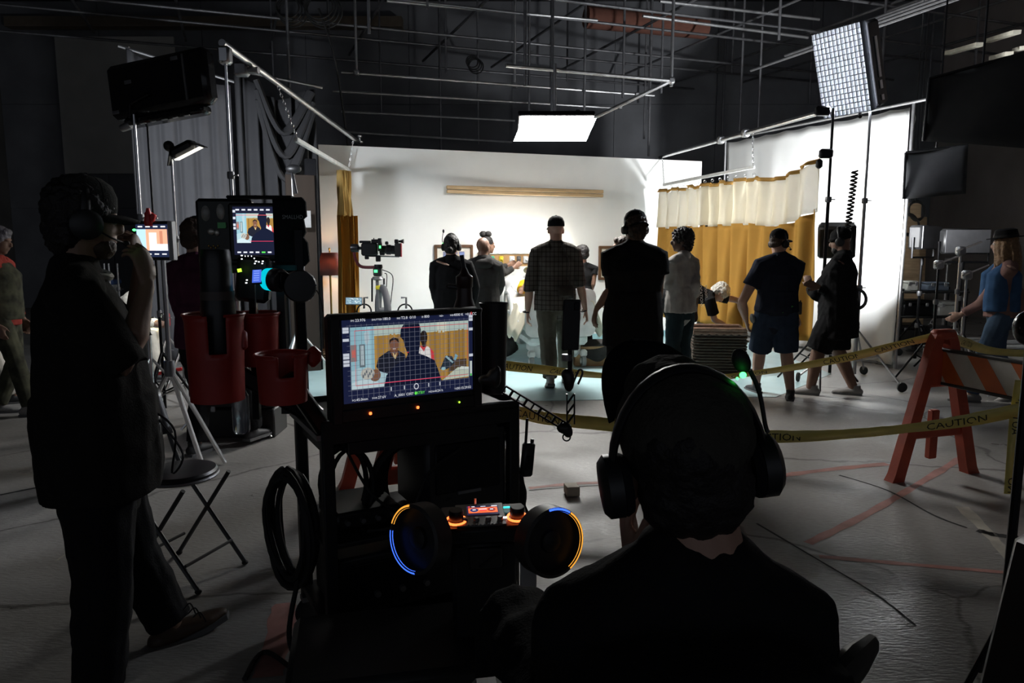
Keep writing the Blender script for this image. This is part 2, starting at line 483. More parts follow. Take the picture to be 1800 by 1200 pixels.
# lower brighter pipes that hang just behind the set wall (pixel ends and depths of the photograph)
for (x0, y0, Y0, x1, y1, Y1, r) in ((600, 127, 12.2, 1150, 168, 13.6, .024), (585, 160, 12.6, 1085, 190, 14.0, .022), (600, 196, 13.2, 905, 212, 14.2, .02),
                                    (680, 2, 12.0, 1050, 36, 13.0, .024), (1130, 28, 12.0, 1420, 66, 13.0, .024), (1160, 2, 12, 1440, 34, 13, .024),
                                    (1180, 142, 10.6, 1046, 206, 10.6, .026), (610, 232, 13.5, 900, 250, 14.6, .02)):
    pipe(at(x0, y0, Y0), at(x1, y1, Y1), r, DULL)
for (x, y, Y) in ((627, 125, 12.2), (905, 152, 13.0), (1027, 200, 13.2), (970, 205, 10.2), (1095, 172, 13.4), (1180, 152, 10.6), (930, 205, 13.4), (1140, 275, 14), (1300, 230, 14.5), (775, 268, 14.5)):
    p = at(x, y, Y); pipe(p, V((p.x, p.y, 7.1)), .022, DULL if x in (627, 1180, 905) else DARKPIPE)
# clamps where the hangers meet the pipes
for (x, y, Y) in ((627, 128, 12.2), (905, 150, 13), (1180, 142, 10.6), (1120, 167, 13.5), (1090, 188, 14)):
    MB().box((0, 0, 0), (.09, .09, .09), T(*at(x, y, Y)), .02).build('clamp', DULL, ceil)
# coiled cable bundles and the rust red duct
for (x, y, Y, r) in ((505, 12, 11, .16), (560, 8, 11, .2), (830, 108, 13, .1), (1600, 395, 11, .14)):
    if x == 1600: continue
    mb = MB()
    for k in range(4): mb.torus((0, 0, 0), r * (1 + .08 * k), .012, frame(at(x, y, Y) + V((.02 * k, .03 * k, -.02 * k)), x=(1, .2, .1 * k), z=(.1, -1, .15)), 24, 6)
    mb.build('cable_coil', RUB, ceil)
mb = MB(); mb.tube(spline([at(560, 15, 11), at(590, 110, 11), at(612, 260, 11.3)], 6), .015); mb.build('hanging_cable', RUB, ceil)
MB().rod(at(1030, 30, 14.5), at(1240, 50, 15.2), .2, 14).build('duct', mat('rust_red_duct', (.12, .045, .03), .9), ceil)
# fluorescent battens over the right side, switched off
for (a, b) in (((1664, 94), (1722, 78)), ((1736, 72), (1788, 56)), ((1745, 102), (1774, 94)), ((1786, 88), (1800, 84))):
    MB().bar(at(*a, 11.0), at(*b, 10.2), .1, .05).build('batten', mat('pale_batten', (.7, .66, .55), .5), ceil)
# right hand grid
for i in range(5):
    a = at(1560 - 60 * i, 20 + 26 * i, 12); pipe(a, a + NS * 5 + V((0, 0, .05)), .022, DARKPIPE)

# ================================================================== the set: wall, vinyl floor
WL = hz(560, 253, 2.95); WR = hz(1237, 283, 2.95)
WU = (WR - WL); WLEN = WU.length; WU.normalize(); WN = V((WU.y, -WU.x, 0))
WM = frame(V((WL.x, WL.y, 0)), x=WU, z=(0, 0, 1))       # x along the wall, y into it, z up
def wallpx(x, y, off=0.0):
    d = ray(x, y); o = V((0, 0, CAM_H)); p0 = V((WL.x, WL.y, 0)) + WN * off
    return o + d * ((p0 - o).dot(WN) / d.dot(WN))
SETW = mat('warm_white_set_paint', (.87, .87, .85), .8, 0, .03, 2, .05, 60)
PLY = mat('raw_plywood', (.42, .3, .18), .8, 0, .2, 4, stretch=(1, 1, 8))
ws = struct(MB(WM).box((WLEN / 2, .06, 1.475), (WLEN, .02, 2.95)), 'wall_set', SETW, label='white painted set wall of the hospital room')
for i in range(7):
    MB(WM).box((.02 + (WLEN - .04) * i / 6, .1, 1.475), (.04, .06, 2.95)).build('stud', PLY, ws)
struct(MB(WM).box((WLEN / 2, .035, .05), (WLEN, .025, .1), None, .004), 'baseboard_set', mat('teal_cove_base', (.3, .52, .56), .5), label='teal cove base along the white set wall')
VIN = mat('pale_teal_vinyl', (.46, .66, .69), .26, 0, .06, 3, .03, 90)
c = [WM @ V((-.1, .05, 0)), WM @ V((WLEN + .6, .05, 0)), V((3.9, 8.9, 0)), V((2.75, 7.55, 0)), V((.2, 7.35, 0)), V((-2.6, 7.2, 0)), V((-3.3, 9, 0))]
struct(MB().add([(p.x, p.y, .004) for p in c] + [(p.x, p.y, -.01) for p in c], [tuple(range(7)), tuple(range(13, 6, -1))] + [(k, (k + 1) % 7, 7 + (k + 1) % 7, 7 + k) for k in range(7)]), 'floor_vinyl', VIN, label='pale teal vinyl floor of the hospital set')
# dark wooden flat that closes the set on the left
fo = at(520, 560, 9.0); fr = at(558, 560, 9.4)
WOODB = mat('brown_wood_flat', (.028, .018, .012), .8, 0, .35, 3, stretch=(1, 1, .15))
flt = thing('set_flat', 'tall dark brown wooden flat standing left of the gold curtain', 'set flat', (at(530, 600, 9.1).x, 9.1, 0))
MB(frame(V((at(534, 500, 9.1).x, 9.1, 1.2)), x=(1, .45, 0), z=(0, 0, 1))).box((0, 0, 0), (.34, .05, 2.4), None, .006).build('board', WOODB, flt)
MB(frame(V((at(552, 500, 9.2).x, 9.22, 1.3)), x=(1, .45, 0), z=(0, 0, 1))).box((0, 0, 0), (.13, .1, 2.6), None, .01).build('edge_post', BLKC, flt)
MB(frame(V((at(537, 390, 9.0).x, 9.0, at(540, 385, 9.0).z)), x=(1, .45, 0), z=(0, 0, 1))).box((0, 0, 0), (.13, .004, .2)).build('paper_notice', mat('grey_paper', (.45, .45, .45), .9), flt)

# timber rail on the set wall
a = wallpx(785, 329, .02); b = wallpx(1060, 337, .02)
TIMB = mat('pale_pine', (.62, .42, .22), .5, 0, .15, 5, stretch=(1, 1, 6))
rl = thing('wall_rail', 'long pale wooden rail fixed across the white set wall', 'wall rail', ((a + b) / 2))
MB().bar(a, b, .05, .055, bev=.008).build('upper_strip', TIMB, rl)
MB().bar(a + V((0, 0, -.06)), b + V((0, 0, -.06)), .04, .05, bev=.008).build('lower_strip', TIMB, rl)

# picture frames
def picture(x0, y0, x1, y1, label):
    p = wallpx((x0 + x1) / 2, (y0 + y1) / 2, 0.0); q0 = wallpx(x0, y1); q1 = wallpx(x1, y0)
    w = (V((q1.x, q1.y, 0)) - V((q0.x, q0.y, 0))).length; h = abs(q1.z - q0.z)
    t = thing('picture', label, 'picture', p)
    M = frame(p, x=WU, z=(0, 0, 1)); fr_ = mat('brown_picture_frame', (.12, .06, .03), .4)
    for s in (-1, 1):
        MB(M).box((s * (w / 2 - .02), 0.02, 0), (.045, .04, h), None, .008).build('frame_bar', fr_, t)
        MB(M).box((0, 0.02, s * (h / 2 - .02)), (w, .04, .045), None, .008).build('frame_bar', fr_, t)
    MB(M).box((0, .034, 0), (w - .05, .01, h - .05)).build('mount', mat('cream_mount', (.7, .66, .58), .8), t)
    mb = MB(M); rnd = random.Random(x0)
    mb.box((0, .026, 0), (w * .55, .006, h * .62), col=(.2, .2, .3))
    for k in range(40):
        mb.box((rnd.uniform(-.24, .24) * w, .0225 - .0003 * (k % 5), rnd.uniform(-.27, .27) * h), (rnd.uniform(.03, .09), .002, rnd.uniform(.03, .1)), col=rnd.choice([(.5, .3, .2), (.2, .25, .5), (.6, .5, .4), (.35, .15, .2), (.7, .65, .6)]))
    m = bpy.data.materials.get('painted_print')
    if not m:
        m = bpy.data.materials.new('painted_print'); m.use_nodes = True
        vc = m.node_tree.nodes.new('ShaderNodeVertexColor'); vc.layer_name = 'Col'
        m.node_tree.links.new(vc.outputs[0], m.node_tree.nodes['Principled BSDF'].inputs['Base Color'])
    mb.build('print', m, t)
picture(765, 430, 832, 492, 'framed colourful print on the set wall behind the headset wearer in black')
picture(1053, 432, 1110, 492, 'framed print on the set wall behind the backwards cap wearer')

# headwall unit over the bed, with its light
hw0 = wallpx(842, 445, .06); hw1 = wallpx(1000, 470, .06)
hw = thing('headwall_unit', 'wood fronted hospital headwall unit with glowing strip light on top', 'headwall', wallpx(920, 470))
LW = (V((hw1.x, hw1.y, 0)) - V((hw0.x, hw0.y, 0))).length; zt, zb = hw0.z, hw1.z; hc = V(((hw0.x + hw1.x) / 2, (hw0.y + hw1.y) / 2, (zt + zb) / 2))
HM = frame(hc, x=WU, z=(0, 0, 1))
MB(HM).box((0, .03, 0), (LW, .1, zt - zb), None, .01).build('wood_panel', mat('honey_wood_panel', (.5, .3, .13), .45, 0, .2, 4), hw)
for s in (-1, 1): MB(HM).box((0, .02, s * (zt - zb) / 2), (LW + .02, .13, .03), None, .005).build('trim', WHITEP, hw)
MB(HM).box((0, .02, (zt - zb) / 2 + .045), (LW * .92, .1, .05), None, .01).build('light_strip', emi('strip_light', (1.0, .93, .8), HEADWALL_E), hw)
for i, (x, m_, w) in enumerate(((865, mat('green_oxygen', (.05, .35, .22), .4), .07), (881, mat('yellow_fitting', (.75, .6, .05), .4), .06), (900, WHITEP, .08), (912, GREYM, .06), (924, WHITEP, .08), (938, WHITEP, .06))):
    p = wallpx(x, 456, .1)
    t2 = MB(frame(p, x=WU, z=(0, 0, 1))).box((0, 0, 0), (w, .05, .11), None, .012).build('outlet', m_, hw)
    MB(frame(p, x=WU, z=(0, 0, 1))).lathe([(.02, 0), (.024, .01), (.012, .05)], 10, T(0, -.02, 0, rx=90)).build('nozzle', m_, t2)

# ------------------------------------------------------------------ hanging panel light (key light of the set)
tl, tr_, br, bl = at(920, 208, 9.0), at(1048, 208, 9.0), at(1030, 248, 9.75), at(903, 248, 9.75)
pc = (tl + tr_ + br + bl) / 4
pn = (tr_ - tl).cross(bl - tl).normalized()
if pn.z > 0: pn = -pn
pl = thing('panel_light', 'bright rectangular panel light hanging over the hospital bed', 'panel light', pc)
mb = MB(); mb.add([tl, tr_, br, bl], [(0, 1, 2, 3)])
mb.build('diffuser', emi('panel_glow', (1.0, .985, .95), PANEL_E), pl, smooth=False, solid=.002)
PM = frame(pc - pn * .045, x=(tr_ - tl), z=-pn)
pw = (tr_ - tl).length; ph = (bl - tl).length
MB(PM).box((0, 0, 0.01), (pw + .05, ph + .05, .06), None, .012).build('housing', BLKM, pl)
for s in (-1, 1): MB(PM).box((s * pw * .3, 0, .06), (.05, ph * .9, .04), None, .008).build('rib', GREYM, pl)
MB().rod(PM @ V((0, 0, .05)), V((PM.translation.x, PM.translation.y, 3.75)), .02).build('drop_pipe', DULL, pl)
MB().rod(V((PM.translation.x - .6, PM.translation.y, 3.73)), at(1180, 142, 10.6), .024).build('cross_pipe', DULL, pl)

# ------------------------------------------------------------------ left side pipe, rail, chain and bunched curtain
def chain(a, b, name, parent, r=.014):
    a = V(a); b = V(b); n = max(4, int((b - a).length / (r * 2.6))); mb = MB(); d = (b - a).normalized()
    for i in range(n):
        p = a.lerp(b, (i + .5) / n); s = V((1, 0, 0)) if i % 2 else V((0, 1, 0))
        s = (s - d * s.dot(d)).normalized()
        M = frame(p, x=d, z=d.cross(s)); mb.torus((0, 0, 0), r, .0035, M @ Matrix.Diagonal((1.35, .75, 1, 1)), 10, 5)
    return mb.build(name, STEEL, parent)
pn_ = hz(390, 75, 3.2); pf_ = at(632, 251, 11.0)
lp = thing('overhead_pipe', 'long silver pipe running from the left stand to the set wall', 'pipe', pn_)
MB().rod(pn_, pf_, .03, 12).build('tube', STEEL, lp)
MB().lathe([(.05, 0), (.05, .02), (.015, .03), (.015, .07), (.04, .08), (.04, .1)], 12, Matrix.Translation(pf_ + V((0, 0, 0)))).build('end_fitting', STEEL, lp)
q = hz(424, 110, 3.19); MB().box((0, 0, 0), (.13, .1, .12), Matrix.Translation(q + V((0, 0, -.06))), .02).build('clamp', DULL, lp)
MB().rod(q + V((0, 0, -.07)), q + V((.16, -.02, -.07)), .03, 10).build('clamp_handle', DULL, lp)
rn = hz(520, 245, 2.6); rf = hz(615, 300, 2.6)
lr = thing('curtain_track', 'short white curtain track hung on chains left of the set', 'curtain track', rn)
MB().bar(rn, rf, .04, .05, bev=.008).build('rail', WHITEP, lr)
chain(rn + V((0, .05, .02)), pn_.lerp(pf_, (rn.y + .05 - pn_.y) / (pf_.y - pn_.y)), 'chain', lr)
chain(rf + V((0, -.08, .02)), pn_.lerp(pf_, (rf.y - .08 - pn_.y) / (pf_.y - pn_.y)), 'chain', lr)
GOLD = cloth_mat('gold_curtain_cloth', (.47, .265, .065), .3)
NET = cloth_mat('cream_net_cloth', (.78, .72, .58), .5, .62)
NETY = cloth_mat('yellow_net_cloth', (.72, .52, .2), .4, .9)
BAND = cloth_mat('gold_band_cloth', (.5, .29, .09), .15)
lc = thing('privacy_curtain', 'bunched gold privacy curtain at the left end of the set wall', 'curtain', V((rf.x, rf.y - .2, 0)))
c0 = at(598, 560, 10.0); c1 = at(632, 560, 10.2)
pth = [(c0.x, c0.y), ((c0.x + c1.x) / 2, c0.y + .15), (c1.x, c1.y)]
zs = at(610, 380, 10.1).z
t0 = at(595, 302, 10.05); t1 = at(614, 302, 10.25)
drape([(t0.x, t0.y), (t1.x, t1.y)], 2.55, zs, .05, 5, 8, 60, 3).build('net_top', NETY, lc, solid=.002)
drape(pth, zs + .01, .25, .06, 5, 16, 70, 4, 1.2).build('gold_drop', GOLD, lc, solid=.003)

# table lamp
lb = at(583, 560, 10.38); lamp = thing('floor_lamp', 'brass lamp with a dusky red shade glowing left of the curtain', 'lamp', (lb.x, lb.y, 0))
BRASS = mat('brass', (.6, .4, .12), .3, 1.0)
sz0, sz1 = at(583, 483, 10.38).z, at(583, 444, 10.38).z
M0 = Matrix.Translation((lb.x, lb.y, 0))
MB(M0).lathe([(.13, 0), (.13, .02), (.05, .035), (.02, .06), (.014, .1), (.014, sz0 - .02), (.02, sz0 - .01), (.02, sz0 + .02), (.01, sz0 + .04), (.01, sz1 + .04)], 16).build('pole', BRASS, lamp)
MB(M0).lathe([(.2, sz0), (.11, sz1)], 28, cap=False).build('shade', cloth_mat('red_shade_cloth', (.5, .26, .25), .16), lamp, solid=.003)
MB(M0).ell((0, 0, sz1 + .05), (.015, .015, .02)).build('finial', BRASS, lamp)
MB(M0).ell((0, 0, (sz0 + sz1) / 2 - .02), (.035, .035, .05)).build('bulb', emi('warm_bulb', (1, .6, .25), 18), lamp)
ld = bpy.data.lights.new('lamp_light', 'POINT'); ld.energy = LAMP_W; ld.color = (1, .6, .26); ld.shadow_soft_size = .04
lo = bpy.data.objects.new('lamp_light', ld); COL.objects.link(lo); lo.parent = lamp; lo.location = (.05, -.05, (sz0 + sz1) / 2)

# ------------------------------------------------------------------ right side: pipe, track, privacy curtain, sheet
ra = hz(1160, 276, 3.0); rb = at(1452, 195, 8.3)
rp = thing('overhead_pipe', 'long silver pipe above the open gold curtain on the right', 'pipe', rb)
MB().rod(ra, rb, .028, 12).build('tube', STEEL, rp)
for t in (.47, .62): MB().box((0, 0, 0), (.1, .1, .1), Matrix.Translation(ra.lerp(rb, t)), .02).build('clamp', DULL, rp)
ta = hz(1166, 325, 2.5); tb = at(1326, 293, 9.6)
tk = thing('curtain_track', 'white curtain track hung on chains over the open gold curtain', 'curtain track', ta)
MB().bar(ta, tb, .03, .045, bev=.006).build('rail', WHITEP, tk)
chain(ta + V((0, -.05, .02)), ra.lerp(rb, .02), 'chain', tk); chain(tb + V((0, .05, .02)), ra.lerp(rb, .66), 'chain', tk)
ce = at(1440, 272, 8.25)
oc = thing('privacy_curtain', 'open gold privacy curtain with white net top on the right', 'curtain', V(((ta.x + ce.x) / 2, (ta.y + ce.y) / 2, 0)))
k0 = V((ta.x - .06, ta.y + .02, 0)); k1 = V((tb.x, tb.y, 0)); k2 = V((ce.x, ce.y, 0)); kk = (k1 - k0).length / ((k1 - k0).length + (k2 - k1).length)
def ztop(t):
    if t < kk: return 2.43 - .025 * (1 if int(t / kk * 12) % 2 else 0)
    e = (t - kk) / (1 - kk); return 2.43 - .1 * math.sin(math.pi * min(1, e)) * .9 + (ce.z - 2.43) * e ** 1.5
zsm = lambda t: ztop(t) - .60 + .02 * t
path = [(k0.x, k0.y), (k1.x, k1.y), (k2.x, k2.y)]
drape(path, ztop, lambda t: ztop(t) - .045, .05, 13, 2, 240, 11).build('top_band', BAND, oc, solid=.003)
drape(path, lambda t: ztop(t) - .045, zsm, .05, 13, 8, 240, 11).build('net_top', NET, oc, solid=.001)
drape(path, zsm, lambda t: .42 + .06 * t, .055, 11, 18, 260, 11, 1.25).build('gold_drop', GOLD, oc, solid=.003)
for i in range(14):
    p = k0.lerp(k1, i / 13)
    MB(Matrix.Translation((p.x, p.y, 2.45))).torus((0, 0, 0), .018, .004, T(rx=90), 10, 5).build('hook', STEEL, oc)
# white sheet on its frame
s0 = hz(1278, 250, 3.3); s1 = hz(1602, 187, 3.3)
sh = thing('white_sheet', 'tall white muslin sheet lit brightly behind the person in the beanie', 'sheet', V(((s0.x + s1.x) / 2, (s0.y + s1.y) / 2, 0)))
sb = gd(1566, 648)
def sheet():
    mb = MB(); n, m = 60, 24; vs = []
    b0 = V((s0.x + .05, s0.y, .03)); b1 = V((sb.x, sb.y, .05))
    for i in range(n + 1):
        t = i / n
        for j in range(m + 1):
            q = j / m; p = s0.lerp(s1, t).lerp(b0.lerp(b1, t), q)
            p += V((.94, .34, 0)) * (.035 * q ** .7 * math.sin(34 * t + 1.5 * q) + .02 * q * math.sin(71 * t) + .02 * math.sin(11 * t + 4 * q))
            p.z -= .02 * abs(math.sin(24 * t)) * (1 - q)
            vs.append(p)
    fs = [(i * (m + 1) + j, (i + 1) * (m + 1) + j, (i + 1) * (m + 1) + j + 1, i * (m + 1) + j + 1) for i in range(n) for j in range(m)]
    return mb.add(vs, fs)
sheet().build('muslin', cloth_mat('white_muslin', (.8, .8, .79), .45, 1, .04), sh, solid=.003)
MB().rod(s0 + V((0, 0, .05)), s1 + (s1 - s0).normalized() * .22 + V((0, 0, .05)), .02, 10).build('top_bar', DULL, sh)
MB().rod(s1 + V((.02, -.02, .05)), V((sb.x + .05, sb.y, 0.0)), .02, 10).build('side_bar', DULL, sh)
MB().rod(s0 + V((-.02, .02, .05)), V((s0.x, s0.y, 0.0)), .02, 10).build('side_bar', DULL, sh)
for i in range(8):
    q = i / 7; p = s1.lerp(V((sb.x, sb.y, .1)), .03 + .9 * q) + V((.03, -.01, .02))
    MB().tube(spline([p, p + V((.03, 0, -.08)), p + V((.0, 0, -.2 - .05 * (i % 3)))], 4), .005, 5).build('tie', mat('white_cord', (.6, .6, .58), .9), sh)
# ================================================================== people
TEX = {}
def fold_tex(scale):
    if scale not in TEX:
        t = bpy.data.textures.new('folds', 'CLOUDS'); t.noise_scale = scale; t.noise_depth = 2; TEX[scale] = t
    return TEX[scale]
def fuse(mb, name, m, parent, vox, it=4, fold=0.0, fscale=.11):
    """overlapping closed shapes -> one continuous smooth surface"""
    o = mb.build(name, m, parent, smooth=False)
    md = o.modifiers.new('r', 'REMESH'); md.mode = 'VOXEL'; md.voxel_size = vox
    if fold:
        d = o.modifiers.new('d', 'DISPLACE'); d.texture = fold_tex(fscale); d.strength = fold; d.mid_level = .5
    s = o.modifiers.new('s', 'SMOOTH'); s.iterations = it; s.factor = .5
    me = bpy.data.meshes.new_from_object(o.evaluated_get(bpy.context.evaluated_depsgraph_get()))
    o.modifiers.clear(); old = o.data; o.data = me; bpy.data.meshes.remove(old); me.name = name
    me.polygons.foreach_set('use_smooth', [True] * len(me.polygons))
    if not me.materials: me.materials.append(m)
    return o
def skin(name, col): return mat('skin_' + name, col, .55, 0, .08, 14, .08, 120)
def fab(name, col, bump=.25): return mat('cloth_' + name, col, .95, 0, .12, 14, bump, 160, spec=.12)
def hairm(name, col): return mat('hair_' + name, col, .6, 0, .3, 30, .6, 90, spec=.35)
SK_D = skin('deep', (.085, .045, .03)); SK_M = skin('brown', (.2, .11, .075)); SK_L = skin('light', (.45, .27, .2))
BASE = dict(pel=(0, 0, .95), wai=(0, .005, 1.12), che=(0, .01, 1.30), nek=(0, -.015, 1.48), hed=(0, .02, 1.62),
            sL=(-.185, -.01, 1.395), eL=(-.235, -.03, 1.13), wL=(-.25, .05, .88), sR=(.185, -.01, 1.395), eR=(.235, -.03, 1.13), wR=(.25, .05, .88),
            hL=(-.09, 0, .93), kL=(-.1, .02, .5), aL=(-.105, -.03, .085), hR=(.09, 0, .93), kR=(.1, .02, .5), aR=(.105, -.03, .085))
def hand(mb, w, d, n, sc, curl=35, thumb_side=1, spread=1.0):
    """wrist w, direction d, palm normal n (palm side); five separate fingers"""
    d = V(d).normalized(); n = V(n); n = (n - d * n.dot(d)).normalized(); s = d.cross(n) * thumb_side
    w = V(w)
    mb.etube([w - d * .02 * sc, w + d * .02 * sc, w + d * .06 * sc, w + d * .09 * sc], [.024 * sc, .032 * sc, .04 * sc, .038 * sc], [.02 * sc, .016 * sc, .016 * sc, .013 * sc], s, 10, round_=True)
    for i, (o, L) in enumerate(((.033, .072), (.011, .082), (-.011, .076), (-.033, .058))):
        a = R(curl * (.45 + .12 * i)); p0 = w + (d * .082 + s * o * spread) * sc
        d1 = d * math.cos(a) + n * math.sin(a); d2 = d * math.cos(a * 2.1) + n * math.sin(a * 2.1); d3 = d * math.cos(a * 2.9) + n * math.sin(a * 2.9)
        p1 = p0 + d1 * L * .48 * sc; p2 = p1 + d2 * L * .32 * sc; p3 = p2 + d3 * L * .26 * sc
        r = .0092 * sc
        mb.etube([p0 - d * .012 * sc, p0, p1, p2, p3], [r * 1.05, r * 1.05, r, r * .92, r * .8], [r * 1.05, r * 1.05, r, r * .92, r * .8], None, 8, round_=True)
    t0 = w + (d * .025 + s * .028) * sc; td = (d * .75 + s * .6 + n * .35).normalized(); t1 = t0 + td * .045 * sc; t2 = t1 + (d * .9 + s * .15 + n * .4).normalized() * .04 * sc
    mb.etube([t0, t1, t2], [.014 * sc, .0105 * sc, .0085 * sc], [.014 * sc, .0105 * sc, .0085 * sc], None, 8, round_=True)
def figure(label, loc, rz, H=1.75, J=None, head=(0, 0, 0), skin_m=SK_M, shirt=None, sleeve=1, hem=None, legs=None, cut=1.0, shoe=None,
           vox=.009, girth=1.0, hands=None, foot=(0, 0), foot_pitch=(0, 0), eyes=False, belly=0.0, loose=1.0, fold=.02, untuck=.0, shirt_name='shirt', legs_name='trousers', face_len=1.0):
    root = thing('person', label, 'person', loc, rz)
    sc = H / 1.75; RM = bm_world(root); J = J or {}
    P = {}
    for k, p in BASE.items():
        q = J.get(k, p)
        if q[0] == 'p': P[k] = at(q[1], q[2], loc[1] + q[3])
        else: P[k] = RM @ (V(q) * sc)
    g = girth * sc
    shl = (P['sR'] - P['sL']).normalized(); hpl = (P['hR'] - P['hL']).normalized()
    mid = (P['sL'] + P['sR']) / 2; up = P['che'].lerp(mid, .75)
    dn = (P['pel'] - P['wai']).normalized()
    tor = [P['pel'] + dn * .1 * sc, P['pel'], P['wai'], P['che'], up, mid + (P['nek'] - mid) * .6]
    sides = [hpl, hpl, (hpl + shl).normalized(), shl, shl, shl]
    body = MB()
    def torso(mb, k, sh=1.0):
        mb.etube(tor, [.13 * g * k, .165 * g * k, .15 * g * k, .17 * g * k * sh, .15 * g * k * sh, .075 * g * k], [.09 * g * k, (.118 + belly * .5) * g * k, (.108 + belly) * g * k, .118 * g * k, .092 * g * k, .06 * g * k], sides, 14, round_=True)
    torso(body, 1.0)
    # head
    HMx = RM.to_3x3() @ Euler((R(head[1]), R(head[2]), R(head[0])), 'XYZ').to_matrix()
    HF = HMx.to_4x4(); HF.translation = P['hed']; HF = HF @ Matrix.Scale(sc, 4)
    body.etube([mid + (P['nek'] - mid) * .2, P['nek'], P['hed'] + HMx @ V((0, -.02, -.04)) * sc], [.075 * g, .058 * g, .055 * g], [.065 * g, .056 * g, .055 * g], shl, 12, round_=True)
    for c_, r_ in (((0, -.012, .03), (.077, .098, .094)), ((0, .022, -.03), (.063, .072, .088)), ((0, .055, -.088), (.032, .03, .028)), ((0, .1, -.018), (.013, .02, .024)), ((0, .107, -.028), (.017, .012, .012)),
                   ((0, .078, .024), (.05, .02, .013)), ((.078, -.008, -.012), (.011, .022, .033)), ((-.078, -.008, -.012), (.011, .022, .033)), ((0, .086, -.056), (.025, .012, .007)), ((0, .084, -.068), (.022, .012, .008))):
        body.ell(c_, r_, HF, 14, 10)
    # limbs
    for s in 'LR':
        sg = -1 if s == 'L' else 1
        S, E, Wr = P['s' + s], P['e' + s], P['w' + s]
        body.etube([mid.lerp(P['nek'], .55).lerp(S, .35), S, S.lerp(E, .45), E, E.lerp(Wr, .35), Wr], [.06 * g, .06 * g, .05 * g, .041 * g, .042 * g, .028 * sc], [.055 * g, .058 * g, .052 * g, .041 * g, .04 * g, .023 * sc], None, 10, round_=True)
        hd = (hands or {}).get(s)
        fd = (Wr - E).normalized(); dirv = fd; nrm = RM.to_3x3() @ V((-sg, 0, 0)); curl = 32
        if hd:
            if hd.get('d') is not None: dirv = V(hd['d'])
            if hd.get('n') is not None: nrm = V(hd['n'])
            curl = hd.get('curl', 32)
        ts = 1 if (dirv.cross(nrm)).dot(RM.to_3x3() @ V((0, 1, 0)) + V((0, 0, .3))) > 0 else -1
        if hd and 't' in hd: ts = hd['t']
        hand(body, Wr, dirv, nrm, sc * 1.02, curl, ts)
        Hp, K, A = P['h' + s], P['k' + s], P['a' + s]
        body.etube([Hp, Hp.lerp(K, .4), K, K.lerp(A, .33), A], [.088 * g, .08 * g, .056 * g, .056 * g, .036 * g], [.09 * g, .085 * g, .058 * g, .06 * g, .038 * g], hpl, 12, round_=True)
    if True:
        b = fuse(body, 'body', skin_m, root, vox, 3)
    # clothes
    if shirt:
        mb = MB(); torso(mb, 1.07 * loose, 1.0)
        hz_ = P['pel'] + dn * ((hem if hem is not None else .12) * sc)
        mb.etube([P['wai'], P['pel'], hz_], [.158 * g * loose, .176 * g * loose, .178 * g * loose], [(.125 + belly) * g * loose, (.138 + belly * .6) * g * loose, .142 * g * loose], [sides[2], hpl, hpl], 16)
        for s in 'LR':
            S, E, Wr = P['s' + s], P['e' + s], P['w' + s]
            if sleeve == 0: continue
            if sleeve <= 1:
                pts = [mid.lerp(P['nek'], .6).lerp(S, .3), mid.lerp(P['nek'], .25).lerp(S, .7), S, S.lerp(E, .4), S.lerp(E, .72 * sleeve)]; rr = [.07, .071, .071, .07, .072]
            else:
                e = min(1.0, sleeve - 1); pts = [mid.lerp(P['nek'], .6).lerp(S, .3), mid.lerp(P['nek'], .25).lerp(S, .7), S, S.lerp(E, .5), E, E.lerp(Wr, .5 * e), E.lerp(Wr, .97 * e)]; rr = [.07, .071, .07, .063, .054, .049, .042]
            mb.etube(pts, [x * g * (.5 + .5 * loose) for x in rr], [x * g * (.5 + .5 * loose) for x in rr], None, 12, round_=False)
        mb.etube([mid + (P['nek'] - mid) * .3, P['nek'] + (P['nek'] - mid) * .05], [.085 * g, .07 * g], [.075 * g, .068 * g], shl, 12)
        fuse(mb, shirt_name, shirt, root, max(vox, .009), 3, fold * sc)
    if legs:
        mb = MB()
        mb.etube([P['wai'].lerp(P['pel'], .55), P['pel'], P['pel'] + dn * .09 * sc], [.16 * g, .178 * g, .16 * g], [.12 * g + belly * .4, .13 * g + belly * .3, .115 * g], hpl, 14, round_=True)
        for s in 'LR':
            Hp, K, A = P['h' + s], P['k' + s], P['a' + s]
            if cut >= 1: pts = [Hp, Hp.lerp(K, .45), K, K.lerp(A, .45), K.lerp(A, .97)]; rr = [.102, .094, .076, .074, .066]
            else: pts = [Hp, Hp.lerp(K, .45), Hp.lerp(K, cut * 1.15)]; rr = [.105, .104, .1]
            rr = [x * g * (.45 + .55 * loose) for x in rr]
            mb.etube(pts, rr, rr, None, 12)
        fuse(mb, legs_name, legs, root, max(vox, .009), 3, fold * sc)
